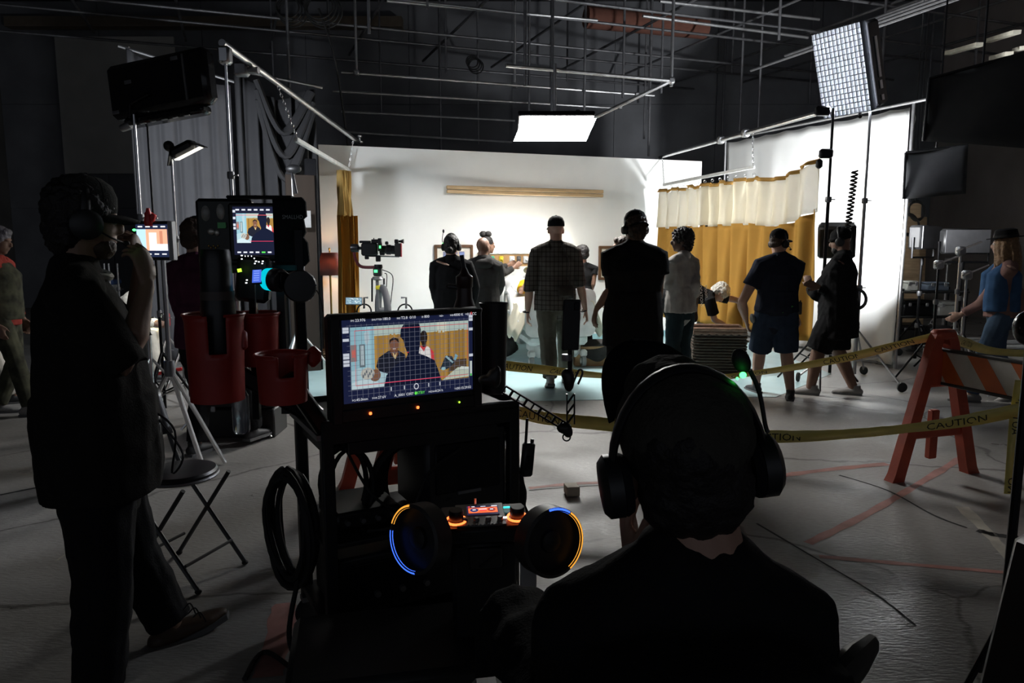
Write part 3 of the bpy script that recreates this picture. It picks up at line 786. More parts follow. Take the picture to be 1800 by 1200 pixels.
    if shoe:
        for i, s in enumerate('LR'):
            A = P['a' + s]; f = RM.to_3x3() @ Euler((R(foot_pitch[i]), 0, R(foot[i]))).to_matrix() @ V((0, 1, 0)); u = RM.to_3x3() @ Euler((R(foot_pitch[i]), 0, R(foot[i]))).to_matrix() @ V((0, 0, 1))
            o = A - u * .045 * sc; M = frame(o, y=f, z=u) @ Matrix.Scale(sc, 4)
            mb = MB(M)
            mb.etube([(0, -.065, .0), (0, -.02, .005), (0, .06, -.004), (0, .13, -.012), (0, .175, -.016)], [.036, .042, .045, .047, .03], [.04, .045, .036, .028, .02], (1, 0, 0), 14, round_=True)
            mb.etube([(0, -.02, .0), (0, -.025, .07)], [.042, .045], [.05, .05], (1, 0, 0), 12)
            so = fuse(mb, 'shoe', shoe, root, .008, 2)
            sm = MB(M); sm.prism([(-.036, -.09), (.036, -.09), (.043, 0), (.05, .11), (.036, .19), (0, .208), (-.036, .19), (-.05, .11), (-.043, 0)], .022, T(0, 0, -.031)); sm.build('sole', mat('shoe_sole', (.12, .12, .12), .8), so)
    if eyes:
        for s in (-1, 1):
            e = MB(HF).ell((s * .031, .083, .004), (.013, .011, .011), None, 10, 8).build('eye', mat('eye_white', (.6, .58, .55), .3), root)
            MB(HF).ell((s * .031, .0925, .004), (.006, .003, .006), None, 8, 6).build('iris', INK, e)
    root['_hf'] = 0
    del root['_hf']
    return root, HF, P, sc
def hair_short(root, HF, m, vol=1.0, back=0.0, fringe=True, vox=.007, fold=.012):
    mb = MB()
    mb.ell((0, -.022, .045), (.085 * vol, .1 * vol, .09 * vol), HF, 16, 10)
    mb.ell((0, -.06, -.01), (.078 * vol, .06 * vol, .07 + back), HF, 14, 10)
    if fringe: mb.ell((0, .05, .085), (.06 * vol, .045, .04), HF, 14, 8)
    return fuse(mb, 'hair', m, root, vox, 1, fold, .02)
def ball_cap(root, HF, m, yaw=0, brim=True, tilt=0, deep=1.0, name='cap', stripe=None):
    M = HF @ T(0, -.008, .035, rz=yaw, rx=tilt)
    mb = MB(M)
    prof = [(.088, .0), (.0905, .012), (.087, .05), (.07, .085), (.04, .104), (.01, .11), (.001, .1105)]
    mb.lathe([(r, z * deep) for r, z in prof], 28, Matrix.Diagonal((.93, 1.16, 1.0, 1)))
    c = mb.build(name, m, root)
    for k in range(6):      # panel seams
        a = R(60 * k + 30); s = MB(M)
        s.tube([(1.004 * .93 * r * math.cos(a), 1.004 * 1.16 * r * math.sin(a), z * deep) for r, z in prof], .0012, 5); s.build('seam', m, c)
    MB(M).ell((0, 0, .111 * deep), (.008, .008, .005)).build('button', m, c)
    if brim:
        b = MB(M); vs = []; n = 16
        for i in range(n + 1):
            t = -1 + 2 * i / n; a = R(90 - 58 * t)
            x0, y0 = .084 * math.cos(a), .102 * math.sin(a); L = .075 * (1 - abs(t) ** 3.2)
            for q in (0, .5, 1):
                vs.append((x0 * (1 + .06 * q), y0 + L * q, .004 - .030 * abs(x0) / .085 * (.4 + .6 * q) - .012 * q))
        fs = [(i * 3 + j, (i + 1) * 3 + j, (i + 1) * 3 + j + 1, i * 3 + j + 1) for i in range(n) for j in range(2)]
        b.add(vs, fs); b.build('brim', m, c, solid=.004)
    return c
def headset(root, HF, led=None, mic=None, side=1, big=1.0, m=None, band_tilt=0, size=1.0, bandz=None):
    m = m or BLK
    hs = MB(HF); w = .093 * size
    hs.etube([(w * 1.02 * math.cos(R(a)), -.01 + band_tilt * math.sin(R(a)), -.005 + (bandz or .15 * size) * math.sin(R(a))) for a in range(0, 181, 10)], .006, .014, None, 8)
    h = hs.build('headset', m, root)
    for s in (-1, 1):
        M = HF @ T(s * w, -.008, -.015, ry=90 * s)
        c = MB(M).lathe([(.03 * big, -.012), (.04 * big, -.008), (.04 * big, .012), (.032 * big, .02), (.012, .022)], 18).build('ear_cup', m, h)
        MB(M).torus((0, 0, -.012), .03 * big, .011, None, 18, 6).build('ear_pad', BLKC, c)
    if mic == 'down':
        p = spline([(side * w, .01, -.02), (side * w * .98, .06, -.05), (side * .05, .115, -.068)], 6)
        MB(HF).tube(p, .0035, 6).build('mic_boom', m, h); MB(HF).ell((side * .046, .118, -.068), (.013, .011, .011)).build('mic_tip', RUB, h)
    if mic == 'up':
        p = spline([(side * w * 1.08, .0, -.01), (side * w * 1.22, .01, .07), (side * w * 1.12, .02, .155)], 6)
        MB(HF).tube(p, .004, 6).build('mic_boom', m, h); MB(HF).ell((side * w * 1.09, .022, .17), (.012, .012, .022)).build('mic_tip', RUB, h)
    if led:
        MB(HF).ell(led, (.006, .006, .006)).build('status_led', GLED, h)
    return h
def radio(root, p, rz=0):
    M = Matrix.Translation(p) @ T(rz=rz)
    b = MB(M).box((0, 0, 0), (.06, .035, .13), None, .008).build('radio', BLK, root)
    MB(M).rod((-.018, 0, .06), (-.018, 0, .2), .005, 6).build('antenna', BLK, b)
    MB(M).rod((.015, 0, .06), (.015, 0, .08), .008, 8).build('knob', BLK, b)
    return b
def brim_glasses(root, HF, m=None):
    g = MB(HF)
    for s in (-1, 1): g.torus((s * .033, .098, .003), .022, .003, None, 18, 5)
    g = MB(HF)
    for s in (-1, 1):
        M = T(s * .034, .1, .002, rx=90); g.torus((0, 0, 0), .023, .0028, M, 18, 5)
        g.rod((s * .057, .1, .008), (s * .08, .0, .008), .003, 6)
    g.rod((-.011, .102, .006), (.011, .102, .006), .003, 6)
    return g.build('glasses', m or BLK, root)

# ---- plain fabrics
F_BLK = fab('black', (.012, .012, .013)); F_CHAR = fab('charcoal', (.035, .034, .033)); F_NAVY = fab('navy', (.02, .024, .038)); F_PURP = fab('plum', (.085, .025, .05))
F_OLIVE = fab('olive', (.1, .095, .075)); F_DENIM = fab('dark_denim', (.03, .045, .075)); F_BDEN = fab('blue_denim', (.07, .11, .17)); F_GREY = fab('pale_grey', (.34, .32, .3)); F_TEAL = fab('dark_teal', (.018, .03, .036))
F_CREAM = fab('cream', (.6, .56, .48)); F_BROWN = fab('dark_brown', (.05, .042, .036))
H_BLK = hairm('black', (.012, .01, .01)); H_BRN = hairm('brown', (.05, .03, .02)); H_GREY = hairm('silver', (.55, .53, .48)); H_BLOND = hairm('dark_blond', (.22, .13, .07))
SH_BLK = mat('black_shoe', (.02, .02, .022), .6); SH_GREY = mat('grey_shoe', (.25, .24, .23), .7); SH_BRN = mat('brown_leather', (.06, .035, .02), .5)

# 1. plaid shirt man, walking away, centre
def plaid():
    m = mat('cloth_plaid', (.1, .092, .082), .95, 0, .1, 12, .25, 160, spec=.12)
    nt = m.node_tree; b = nt.nodes['Principled BSDF']; src = b.inputs['Base Color'].links[0].from_socket
    tc = nt.nodes.new('ShaderNodeTexCoord'); prev = src
    for d, s_ in (('X', 7.0), ('Z', 6.0)):
        w = nt.nodes.new('ShaderNodeTexWave'); w.bands_direction = d; w.inputs['Scale'].default_value = s_
        nt.links.new(tc.outputs['Object'], w.inputs['Vector'])
        r = nt.nodes.new('ShaderNodeValToRGB'); r.color_ramp.elements[0].position = .82; r.color_ramp.elements[0].color = (1, 1, 1, 1); r.color_ramp.elements[1].position = .9; r.color_ramp.elements[1].color = (.55, .52, .5, 1)
        nt.links.new(w.outputs['Fac'], r.inputs[0])
        mx = nt.nodes.new('ShaderNodeMix'); mx.data_type = 'RGBA'; mx.blend_type = 'MULTIPLY'; mx.inputs[0].default_value = 1
        nt.links.new(prev, mx.inputs[6]); nt.links.new(r.outputs[0], mx.inputs[7]); prev = mx.outputs[2]
    nt.links.new(prev, b.inputs['Base Color'])
    return m
p1 = gd(975, 676)
r, hf, P, s = figure('person in dark plaid short sleeved shirt and cap walking toward the bed', (p1.x, p1.y, 0), 0, 1.87, dict(
    eL=('p', 930, 510, -.05), wL=('p', 928, 548, -.02), eR=('p', 1020, 500, 0), wR=('p', 1029, 545, .05), aL=(-.06, -.2, .1), kL=(-.08, -.02, .5), kR=(.12, .12, .52), aR=(.13, .14, .085)),
    head=(8, 0, 0), skin_m=SK_L, shirt=plaid(), sleeve=1.05, hem=.16, legs=F_OLIVE, shoe=SH_GREY, girth=1.12, foot=(5, -5), foot_pitch=(-22, 0), loose=1.12)
ball_cap(r, hf, F_BLK, 10); MB(frame(P['wL'], y=(P['wL'] - P['eL']), z=(1, 0, .2))).torus((0, -.02, 0), .034, .008, T(rx=90), 16, 6).build('watch', RUB, r)
MB(frame(P['wR'], y=(P['wR'] - P['eR']), z=(1, 0, .2))).torus((0, -.02, 0), .034, .008, T(rx=90), 16, 6).build('watch', RUB, r)
MB().tube(spline([P['nek'] + V((.05, -.11, .0)), P['che'] + V((.13, -.16, .0)), P['wai'] + V((.1, -.17, 0)), P['pel'] + V((.14, -.17, .06))], 6), .004, 5).build('radio_cable', BLK, r)
radio(r, P['pel'] + V((.16, -.17, .04)))
MB(Matrix.Translation(P['pel'] + V((.1, -.2, .05)))).box((0, 0, 0), (.16, .07, .12), None, .02).build('pouch', F_BROWN, r)

# 2. tall man in black T shirt
p2 = V((at(1112, 600, 6.2).x, 6.2, 0))
r, hf, P, s = figure('person in loose black T-shirt and backwards cap facing the bed', p2, 0, 1.85, dict(
    eL=('p', 1078, 505, -.02), wL=('p', 1049, 542, .06), eR=('p', 1156, 500, 0), wR=('p', 1153, 560, .12)),
    head=(14, 0, 0), skin_m=SK_M, shirt=F_BLK, sleeve=.85, hem=.26, legs=F_BLK, cut=1.0, shoe=SH_BLK, girth=1.15, loose=1.2,
    hands=dict(L=dict(d=(-.25, .1, -1), n=(1, .2, 0), curl=30)))
hair_short(r, hf, H_BRN, 1.0, .03, False, fold=.03)
ball_cap(r, hf, F_BLK, 180, True, 6)
headset(r, hf, None, None, m=BLK, big=.85, size=.94)

# 3. grey shirt person, hand at chin
p3 = V((at(1195, 600, 8.0).x, 8.0, 0))
r, hf, P, s = figure('person in pale grey long shirt with hand raised to chin', p3, 42, 1.74, dict(
    eL=('p', 1174, 508, -.06), wL=('p', 1184, 476, -.04), eR=('p', 1222, 500, -.1), wR=('p', 1222, 545, .05)),
    head=(40, 0, 0), skin_m=SK_D, shirt=F_GREY, sleeve=1.45, hem=.1, legs=F_TEAL, shoe=SH_BLK, girth=1.0, loose=1.15,
    hands=dict(L=dict(d=(.05, .1, 1), n=(.6, .2, .1), curl=60)), fold=.035)
hair_short(r, hf, H_BLK, 1.2, .05, True, fold=.05)

# 4. shorts man
p4 = gd(1358, 698)
r, hf, P, s = figure('person in dark T-shirt, denim shorts and cap beside the gold curtain', (p4.x, p4.y, 0), 0, 1.72, dict(
    eL=('p', 1305, 530, -.02), wL=('p', 1312, 565, .08), eR=('p', 1385, 518, .0), wR=('p', 1399, 552, -.02), aL=(-.09, .28, .085), kL=(-.1, .16, .5), aR=(.14, -.12, .085), kR=(.12, .0, .5)),
    head=(-62, 0, 0), skin_m=SK_L, shirt=F_NAVY, sleeve=.8, hem=.04, legs=F_DENIM, cut=.9, shoe=SH_BLK, girth=1.16, belly=.02, loose=1.12, legs_name='shorts', foot=(10, -20))
hair_short(r, hf @ Matrix.Scale(.94, 4), H_BRN, 1, -.02, False)
ball_cap(r, hf, F_BLK, 0); headset(r, hf, None, 'down', 1)
radio(r, P['pel'] + V((.2, -.06, .0)))
MB(frame(P['pel'] + V((.045, -.172, -.02)), x=(1, 0, 0), z=(0, -1, 0))).prism([(-.05, -.02), (-.04, .07), (.06, .05)], .006).build('green_rag', mat('green_rag', (.06, .3, .06), .9), r)
MB(Matrix.Translation(P['hL'] + V((-.16, .05, -.1)))).lathe([(.028, 0), (.05, .012), (.05, .03), (.028, .04)], 14, T(ry=80)).build('tape_roll', mat('grey_tape_roll', (.2, .2, .2), .6), r)

# 5. beanie man
p5 = gd(1465, 694)
r, hf, P, s = figure('person in black beanie and long dark coat by the white sheet', (p5.x, p5.y, 0), 62, 1.74, dict(
    eL=('p', 1432, 520, .1), wL=('p', 1425, 503, .16), eR=('p', 1478, 520, -.12), wR=('p', 1440, 505, -.05), aL=(-.1, .22, .085), kL=(-.1, .16, .5), aR=(.1, -.18, .085), kR=(.1, .0, .5)),
    head=(-5, -14, 0), skin_m=SK_M, shirt=F_BLK, sleeve=2, hem=.33, legs=F_BLK, cut=.9, shoe=SH_GREY, girth=1.22, loose=1.18, shirt_name='coat', legs_name='shorts', foot=(0, 0), fold=.03)
mb = MB(); mb.ell((0, -.015, .05), (.09, .11, .085), hf); mb.ell((0, .0, .025), (.093, .115, .035), hf); fuse(mb, 'beanie', F_BLK, r, .008, 3, .006)
mb = MB(); mb.ell((0, .06, -.085), (.05, .045, .05), hf); fuse(mb, 'beard', H_BLK, r, .007, 1, .01, .02)
headset(r, hf, None, None, big=1.15)

# 6. bent grey haired person over the basket
p6 = V((at(1186, 600, 9.6).x, 9.6, 0))
r, hf, P, s = figure('person in lettered black T-shirt bending over the wicker basket', p6, -90, 1.7, dict(
    pel=(0, -.12, .92), wai=(0, .08, .95), che=(0, .28, .97), nek=(0, .46, .97), sL=(-.18, .41, .95), sR=(.18, .40, .9), hed=(0, .58, .97),
    hL=(-.09, -.1, .9), hR=(.09, -.1, .9), eL=('p', 1298, 528, .1), wL=('p', 1308, 560, .05), eR=('p', 1256, 562, -.1), wR=('p', 1284, 578, -.05)),
    head=(0, -62, 0), skin_m=SK_L, shirt=F_BLK, sleeve=1.0, hem=.05, legs=F_BLK, shoe=SH_BLK, girth=1.02, loose=1.1)
hair_short(r, hf, H_GREY, 1.18, .02, True, fold=.03)
LM = frame(P['che'].lerp(P['nek'], .15) + V((.0, -.205, .03)), x=(.12, 0, -1), y=(1, .15, .1))
mb = MB(LM); add_text(mb, 'LOCATIONS', .055, T(-.12, -.05, .0)); mb.build('lettering', mat('white_print', (.8, .8, .8), .8), r)
mb = MB(LM); add_text(mb, 'moon2', .07, T(-.08, .02, .0)); mb.build('lettering', mat('white_print', (.8, .8, .8), .8), r)

# 7. woman with headphones, left of bed
p7 = V((at(795, 600, 8.3).x, 8.3, 0))
r, hf, P, s = figure('person in off-shoulder black top and headset left of the bed', p7, -6, 1.68, dict(eL=('p', 763, 505, 0), wL=('p', 772, 545, .1), eR=('p', 835, 505, 0), wR=('p', 825, 550, .1)),
    head=(-4, 0, 0), skin_m=SK_L, shirt=F_BLK, sleeve=1.9, hem=.14, legs=F_BLK, shoe=SH_BLK, girth=1.06, loose=1.15)
hair_short(r, hf, H_BLK, 1.03, .02, True)
mb = MB(); mb.ell((0, -.13, -.045), (.05, .045, .045), hf); fuse(mb, 'hair_bun', H_BLK, r, .007, 1, .012, .02)
headset(r, hf, (-.1, -.01, .03), 'up', -1, 1.1)
mb = MB(); mb.etube([P['nek'] + V((-.14, -.09, -.035)), P['nek'] + V((-.06, -.11, -.06))], [.02, .05], [.01, .012], None, 10, round_=True); mb.build('bare_shoulder', SK_L, r)

# 8. bald man in grey hoodie
p8 = V((at(850, 600, 8.9).x, 8.9, 0))
r, hf, P, s = figure('person in charcoal hooded sweater standing left of the bed', p8, -16, 1.66, dict(eR=('p', 880, 500, .1), wR=('p', 872, 520, .3)),
    head=(-20, 4, 0), skin_m=SK_M, shirt=F_CHAR, sleeve=2, hem=.12, legs=F_BLK, shoe=SH_BLK, girth=1.1, loose=1.15, shirt_name='hoodie')
mb = MB(); mb.ell(P['nek'] + V((0.02, -.1, -.06)), (.11, .06, .06)); mb.ell(P['nek'] + V((.07, -.08, -.03)), (.06, .06, .05)); fuse(mb, 'hood', F_CHAR, r, .009, 2, .02)
# 9. person with a bun, reaching over the patient
p9 = V((at(856, 600, 10.2).x, 10.2, 0))
r, hf, P, s = figure('person in charcoal top reaching an arm over the patient', p9, -70, 1.68, dict(eR=('p', 888, 480, .05), wR=('p', 903, 470, .1), eL=('p', 878, 472, .3), wL=('p', 892, 466, .4)),
    head=(0, 0, 0), skin_m=SK_M, shirt=F_CHAR, sleeve=1.9, hem=.1, legs=F_BLK, shoe=SH_BLK, eyes=True)
hair_short(r, hf, H_BLK, 1.03, 0, False)
for dx in (-.02, .05):
    mb = MB(); mb.ell((dx * .3, -.05 + dx, .155), (.05, .055, .045), hf); fuse(mb, 'hair_bun', H_BLK, r, .007, 1, .015, .02)
# 10. dark shirted person right of the bed
p10 = V((at(1022, 600, 9.9).x, 9.9, 0))
r, hf, P, s = figure('person in sleeveless black top standing right of the bed', p10, 20, 1.56, dict(eR=('p', 1042, 500, 0), wR=('p', 1034, 520, .1)), head=(10, 0, 0), skin_m=SK_M, shirt=F_BLK, sleeve=.5, hem=.12, legs=F_BLK, shoe=SH_BLK)
hair_short(r, hf, H_BLK, 1.05, .01, True)
# 11. person whose face peeks out beside the tall man
p11 = V((at(1092, 600, 8.4).x, 8.4, 0))
r, hf, P, s = figure('person in rose top half hidden behind the backwards cap wearer', p11, 75, 1.66, dict(eL=('p', 1070, 508, .05), wL=('p', 1067, 525, .1)), head=(0, 0, 0), skin_m=SK_L, shirt=fab('rose', (.4, .06, .1)), sleeve=.9, hem=.1, legs=F_BLK, shoe=SH_BLK, eyes=True)
hair_short(r, hf, H_BRN, 1.05, .03, True)

# 12. woman in blue vest walking on the right
p12 = gd(1745, 706)
r, hf, P, s = figure('person in blue vest, jeans and dark hat walking on the right', (p12.x, p12.y, 0), 70, 1.7, dict(
    eL=('p', 1722, 535, .12), wL=('p', 1690, 552, .2), eR=('p', 1792, 520, -.1), wR=('p', 1796, 575, -.05), aL=(-.08, .22, .085), kL=(-.09, .14, .5), aR=(.08, -.2, .11), kR=(.09, -.02, .5)),
    head=(-18, 0, 0), skin_m=SK_L, shirt=fab('dusty_pink', (.22, .13, .115)), sleeve=1.9, hem=.06, legs=F_BDEN, shoe=SH_GREY, girth=1.0, loose=1.08, foot_pitch=(0, -18), eyes=True, shirt_name='blouse', legs_name='jeans')
VEST = fab('blue_satin', (.045, .1, .2), .1)
for s_, nm in ((-1, 'vest_front'), (1, 'vest_front')):
    mb = MB(); X = (P['sR'] - P['sL']).normalized(); FW = V((0, 0, 1)).cross(X) * -1
    FW = bm_world(r).to_3x3() @ V((0, 1, 0))
    mb.etube([P['pel'] + X * s_ * .1 + FW * .06 * 1, P['wai'] + X * s_ * .1 + FW * .06, P['che'] + X * s_ * .1 + FW * .05, P['s' + ('L' if s_ < 0 else 'R')].lerp(P['nek'], .4)], [.1, .095, .095, .05], [.12, .115, .115, .06], X, 12)
    fuse(mb, nm, VEST, r, .01, 3, .015)
mb = MB(); mb.etube([P['pel'] + FW * -.05, P['wai'] + FW * -.06, P['che'] + FW * -.06, P['nek'] + V((0, 0, -.05))], [.18, .17, .185, .09], [.11, .1, .1, .06], X, 14); fuse(mb, 'vest_back', VEST, r, .01, 3, .015)
mb = MB(); rnd = random.Random(5)
for k in range(34):
    a = R(rnd.uniform(25, 335) - 90 + 180); rr_ = .085
    p0 = V((rr_ * math.sin(a), .0 - .09 * math.cos(a) * -1 * -1 - .01, .04)); 
    q = [hf @ V((p0.x, p0.y, .05)), hf @ V((p0.x * 1.25, p0.y * 1.15 - .01, -.03)), hf @ V((p0.x * 1.5 + rnd.uniform(-.02, .02), p0.y * 1.2 - .02, -.12)), hf @ V((p0.x * 1.45 + rnd.uniform(-.03, .03), p0.y * 1.2 - .03, -.2 - rnd.uniform(0, .06)))]
    if p0.y > .07: continue
    mb.tube(spline(q, 4), .017, 6, round_=True)
mb.ell((0, -.02, .04), (.088, .104, .095), hf)
fuse(mb, 'long_hair', H_BLOND, r, .009, 1, .02, .03)
hm = MB(hf @ T(0, -.01, .07, rx=-6)); hm.lathe([(.155, -.004), (.155, .004), (.1, .006), (.098, .03), (.09, .075), (.06, .09), (.001, .092)], 24, Matrix.Diagonal((.93, 1.1, 1, 1))); ht = hm.build('hat', F_BLK, r)
MB(hf @ T(0, -.01, .07, rx=-6)).lathe([(.1, .006), (.1, .026)], 24, Matrix.Diagonal((.945, 1.115, 1, 1)), cap=False).build('hat_band', F_CHAR, ht)

# 13. plum shirt person on the left
p13 = gd(365, 798)
r, hf, P, s = figure('person in plum long sleeved shirt walking away on the left', (p13.x, p13.y, 0), -20, 1.77, dict(
    eL=('p', 312, 520, 0), wL=('p', 322, 580, .1), eR=('p', 395, 520, .1), wR=('p', 385, 570, .2), aL=(-.08, -.02, .085), kL=(-.09, .06, .5), aR=(.12, .38, .12), kR=(.12, .26, .52)),
    head=(-12, 0, 0), skin_m=SK_L, shirt=F_PURP, sleeve=1.8, hem=.14, legs=F_BLK, shoe=SH_BLK, girth=1.02, loose=1.1, fold=.03)
hair_short(r, hf, H_BRN, 1.06, .02, True, fold=.02)
headset(r, hf, (-.105, -.03, .02), None)

# 14. camo trousers person at the left edge, 15. pale trousers person behind
p14 = gd(22, 728)
r, hf, P, s = figure('person in camouflage trousers and red top cut by the left edge', (p14.x, p14.y, 0), -80, 1.74, dict(aR=(.1, .2, .085), kR=(.1, .12, .5), aL=(-.1, -.15, .085)), head=(0, -12, 0), skin_m=SK_M, shirt=fab('brick_red', (.3, .05, .04)), sleeve=1.9, hem=.1, legs=mat('cloth_camo', (.05, .05, .03), .95, 0, .7, 10), shoe=SH_GREY)
hair_short(r, hf, hairm('grey_violet', (.16, .15, .17)), 1.1, .04, True)
mb = MB(); mb.etube([P['pel'] + V((0, 0, -.05)), P['wai'], P['che'], P['nek'] + V((0, 0, -.08))], [.2, .19, .2, .13], [.15, .15, .15, .1], (0, 1, 0), 14); fuse(mb, 'vest', mat('cloth_camo', (0, 0, 0)), r, .012, 3, .02)
p15 = gd(-4, 708)
r, hf, P, s = figure('person in pale trousers behind the one in camouflage, left edge', (p15.x, p15.y, 0), -60, 1.72, dict(aR=(.1, .15, .085)), skin_m=SK_M, shirt=F_CHAR, sleeve=1.9, hem=.1, legs=F_CREAM, shoe=SH_BLK)
hair_short(r, hf, H_BLK, 1.05, 0, True)

# 16. seated person with phone, far left
p16 = V((at(212, 560, 8.4).x, 8.4, 0))
r, hf, P, s = figure('seated person in cream jacket bent over a glowing phone', p16, -75, 1.72, dict(
    pel=(0, -.1, .55), wai=(0, -.04, .72), che=(0, .06, .88), nek=(0, .16, 1.03), sL=(-.18, .13, .98), sR=(.18, .13, .98), hed=(0, .25, 1.13),
    hL=(-.09, -.08, .53), hR=(.09, -.08, .53), kL=(-.12, .34, .55), kR=(.12, .34, .55), aL=(-.12, .36, .1), aR=(.12, .36, .1), eL=(-.22, .2, .72), wL=(-.08, .38, .68), eR=(.22, .2, .72), wR=(.08, .38, .68)),
    head=(0, -38, 0), skin_m=SK_M, shirt=F_CREAM, sleeve=1.9, hem=.05, legs=F_CREAM, shoe=SH_BLK)
mb = MB(); mb.ell((0, -.015, .05), (.092, .112, .088), hf); fuse(mb, 'knit_cap', fab('khaki', (.3, .26, .18)), r, .008, 3, .006)
PH = V(P['wL'].lerp(P['wR'], .5)) + V((.06, 0, .03))
ph = MB(frame(PH, x=(0, 1, 0), y=(.4, 0, .9))).box((0, 0, 0), (.075, .15, .009), None, .003).build('phone', BLK, r)
MB(frame(PH, x=(0, 1, 0), y=(.4, 0, .9))).box((0, 0, -.0055), (.066, .14, .002)).build('phone_screen', emi('phone_glow', (1, .93, .62), 60), r)
st = thing('camp_stool', 'low dark camp stool under the seated person with phone', 'stool', (p16.x - .1, p16.y, 0))
MB(Matrix.Translation((p16.x - .1, p16.y, 0))).box((0, 0, .42), (.38, .38, .04), None, .01).build('seat', BLKC, st)
for a in (-1, 1):
    for b in (-1, 1): MB(Matrix.Translation((p16.x - .1, p16.y, 0))).rod((a * .17, b * .17, 0), (a * .15, b * .15, .42), .012).build('leg', GREYM, st)

# 17. patient in bed is built with the bed
# 18. dark man on the left, close, raising a hand to his headset
p18 = V((at(185, 900, 2.62).x, 2.62, 0))
r, hf, P, s = figure('person in dark shirt and cap close on the left, hand raised to face', p18, -62, 1.83, dict(
    pel=('p', 175, 790, 0), wai=('p', 165, 690, 0), che=('p', 155, 600, 0), nek=('p', 135, 470, 0), hed=('p', 150, 388, .02), sL=('p', 132, 505, .2), sR=('p', 128, 520, -.2),
    eL=('p', 240, 600, .26), wL=('p', 245, 470, .3), eR=('p', 225, 640, -.12), wR=('p', 258, 500, .0),
    hL=('p', 172, 800, .1), hR=('p', 168, 800, -.1), kL=('p', 230, 970, .16), aL=('p', 300, 1095, .2), kR=('p', 180, 1010, -.1), aR=('p', 175, 1215, -.12)),
    head=(8, -4, 0), skin_m=skin('mid_tan', (.25, .15, .1)), shirt=fab('dark_brown_black', (.014, .013, .012)), sleeve=1.15, hem=.14, legs=F_BLK, shoe=SH_BRN, vox=.007, girth=1.12, loose=1.22, belly=.02, foot=(10, 10), foot_pitch=(14, 0),  # skin is one even tan tone
    hands=dict(L=dict(d=(-.1, .0, 1), n=(-1, 0, 0), curl=50), R=dict(d=(-.12, .05, 1), n=(-1, .3, 0), curl=48)), eyes=True)
hair_short(r, hf, H_BLK, 1.14, .05, False, fold=.03)
ball_cap(r, hf, fab('dark_cap', (.03, .03, .028)), 0, True, -4, 1.08)
headset(r, hf, None, 'down', 1, 1.25, size=1.05)
mb = MB(); mb.ell((0, .045, -.085), (.058, .05, .045), hf); fuse(mb, 'beard', H_BRN, r, .006, 1, .01, .02)
mb = MB(); mb.torus((0, 0, 0), .05, .014, frame(P['nek'] + V((.06, 0, -.02)), x=(1, 0, -.3), z=(.3, 0, 1)), 18, 6); mb.build('neck_cup', mat('pale_ear_cup', (.4, .4, .36), .6), r)
lc_ = MB(); LY = P['aL'].y
for k_ in range(3): lc_.tube(spline([at(322 + 9 * k_, 1072 + 6 * k_, LY - .06), at(334 + 9 * k_, 1060 + 8 * k_, LY - .08), at(344 + 9 * k_, 1078 + 7 * k_, LY - .06)], 5), .003, 5)
lc_.build('boot_lace', BLK, r)
MB(Matrix.Translation(at(236, 404, 2.56))).ell((0, 0, 0), (.006, .005, .004)).build('status_led', GLED, r)
radio(r, P['pel'] + V((.17, .05, .05)), 20)
cbl = spline([P['pel'] + V((.18, .04, .14)), P['pel'] + V((.26, .04, .06)), P['pel'] + V((.24, .04, -.1)), P['pel'] + V((.28, .05, -.03)), P['pel'] + V((.2, .05, .1))], 6)
MB().tube(cbl, .004, 5).build('radio_cable', BLK, r)
# ================================================================== bed and patient
bf = V((at(985, 640, 9.2).x, 9.2, 0)); bh = V((wallpx(925, 560).x, wallpx(925, 560).y - .25, 0))
BD = (bh - bf); BL = BD.length; BM = frame(bf, y=BD, z=(0, 0, 1))      # y from foot to head
bed = thing('hospital_bed', 'white wheeled hospital bed with raised head end in the set', 'bed', bf)
BEDP = mat('off_white_bed_plastic', (.68, .69, .67), .4); SHEET = cloth_mat('white_bed_linen', (.78, .79, .8), .15)
MB(BM).box((0, BL / 2, .36), (.78, BL * .9, .14), None, .04).build('frame', BEDP, bed)
MB(BM).box((0, .42, .24), (.62, .6, .22), None, .06).build('base_cover', BEDP, bed)
MB(BM).box((0, BL - .5, .24), (.62, .6, .22), None, .06).build('base_cover', BEDP, bed)
fb = MB(BM); fb.prism([(p[0], p[1]) for p in rrect(-.45, -.3, .45, .3, .1)], .06, T(0, .02, .72, rx=90)); fb.build('footboard', BEDP, bed)
MB(BM).box((0, -.02, .72), (.5, .03, .2), None, .02).build('footboard_panel', mat('grey_bed_panel', (.45, .47, .47), .5), bed)
hb = MB(BM); hb.prism(rrect(-.45, -.35, .45, .35, .12), .06, T(0, BL - .02, .88, rx=90)); hb.build('headboard', BEDP, bed)
MB(BM).box((0, .75, .53), (.82, 1.35, .18), None, .06).build('mattress', SHEET, bed)
MB(BM @ T(0, 1.35, .5, rx=38)).box((0, .4, .08), (.8, .85, .17), None, .06).build('raised_mattress', SHEET, bed)
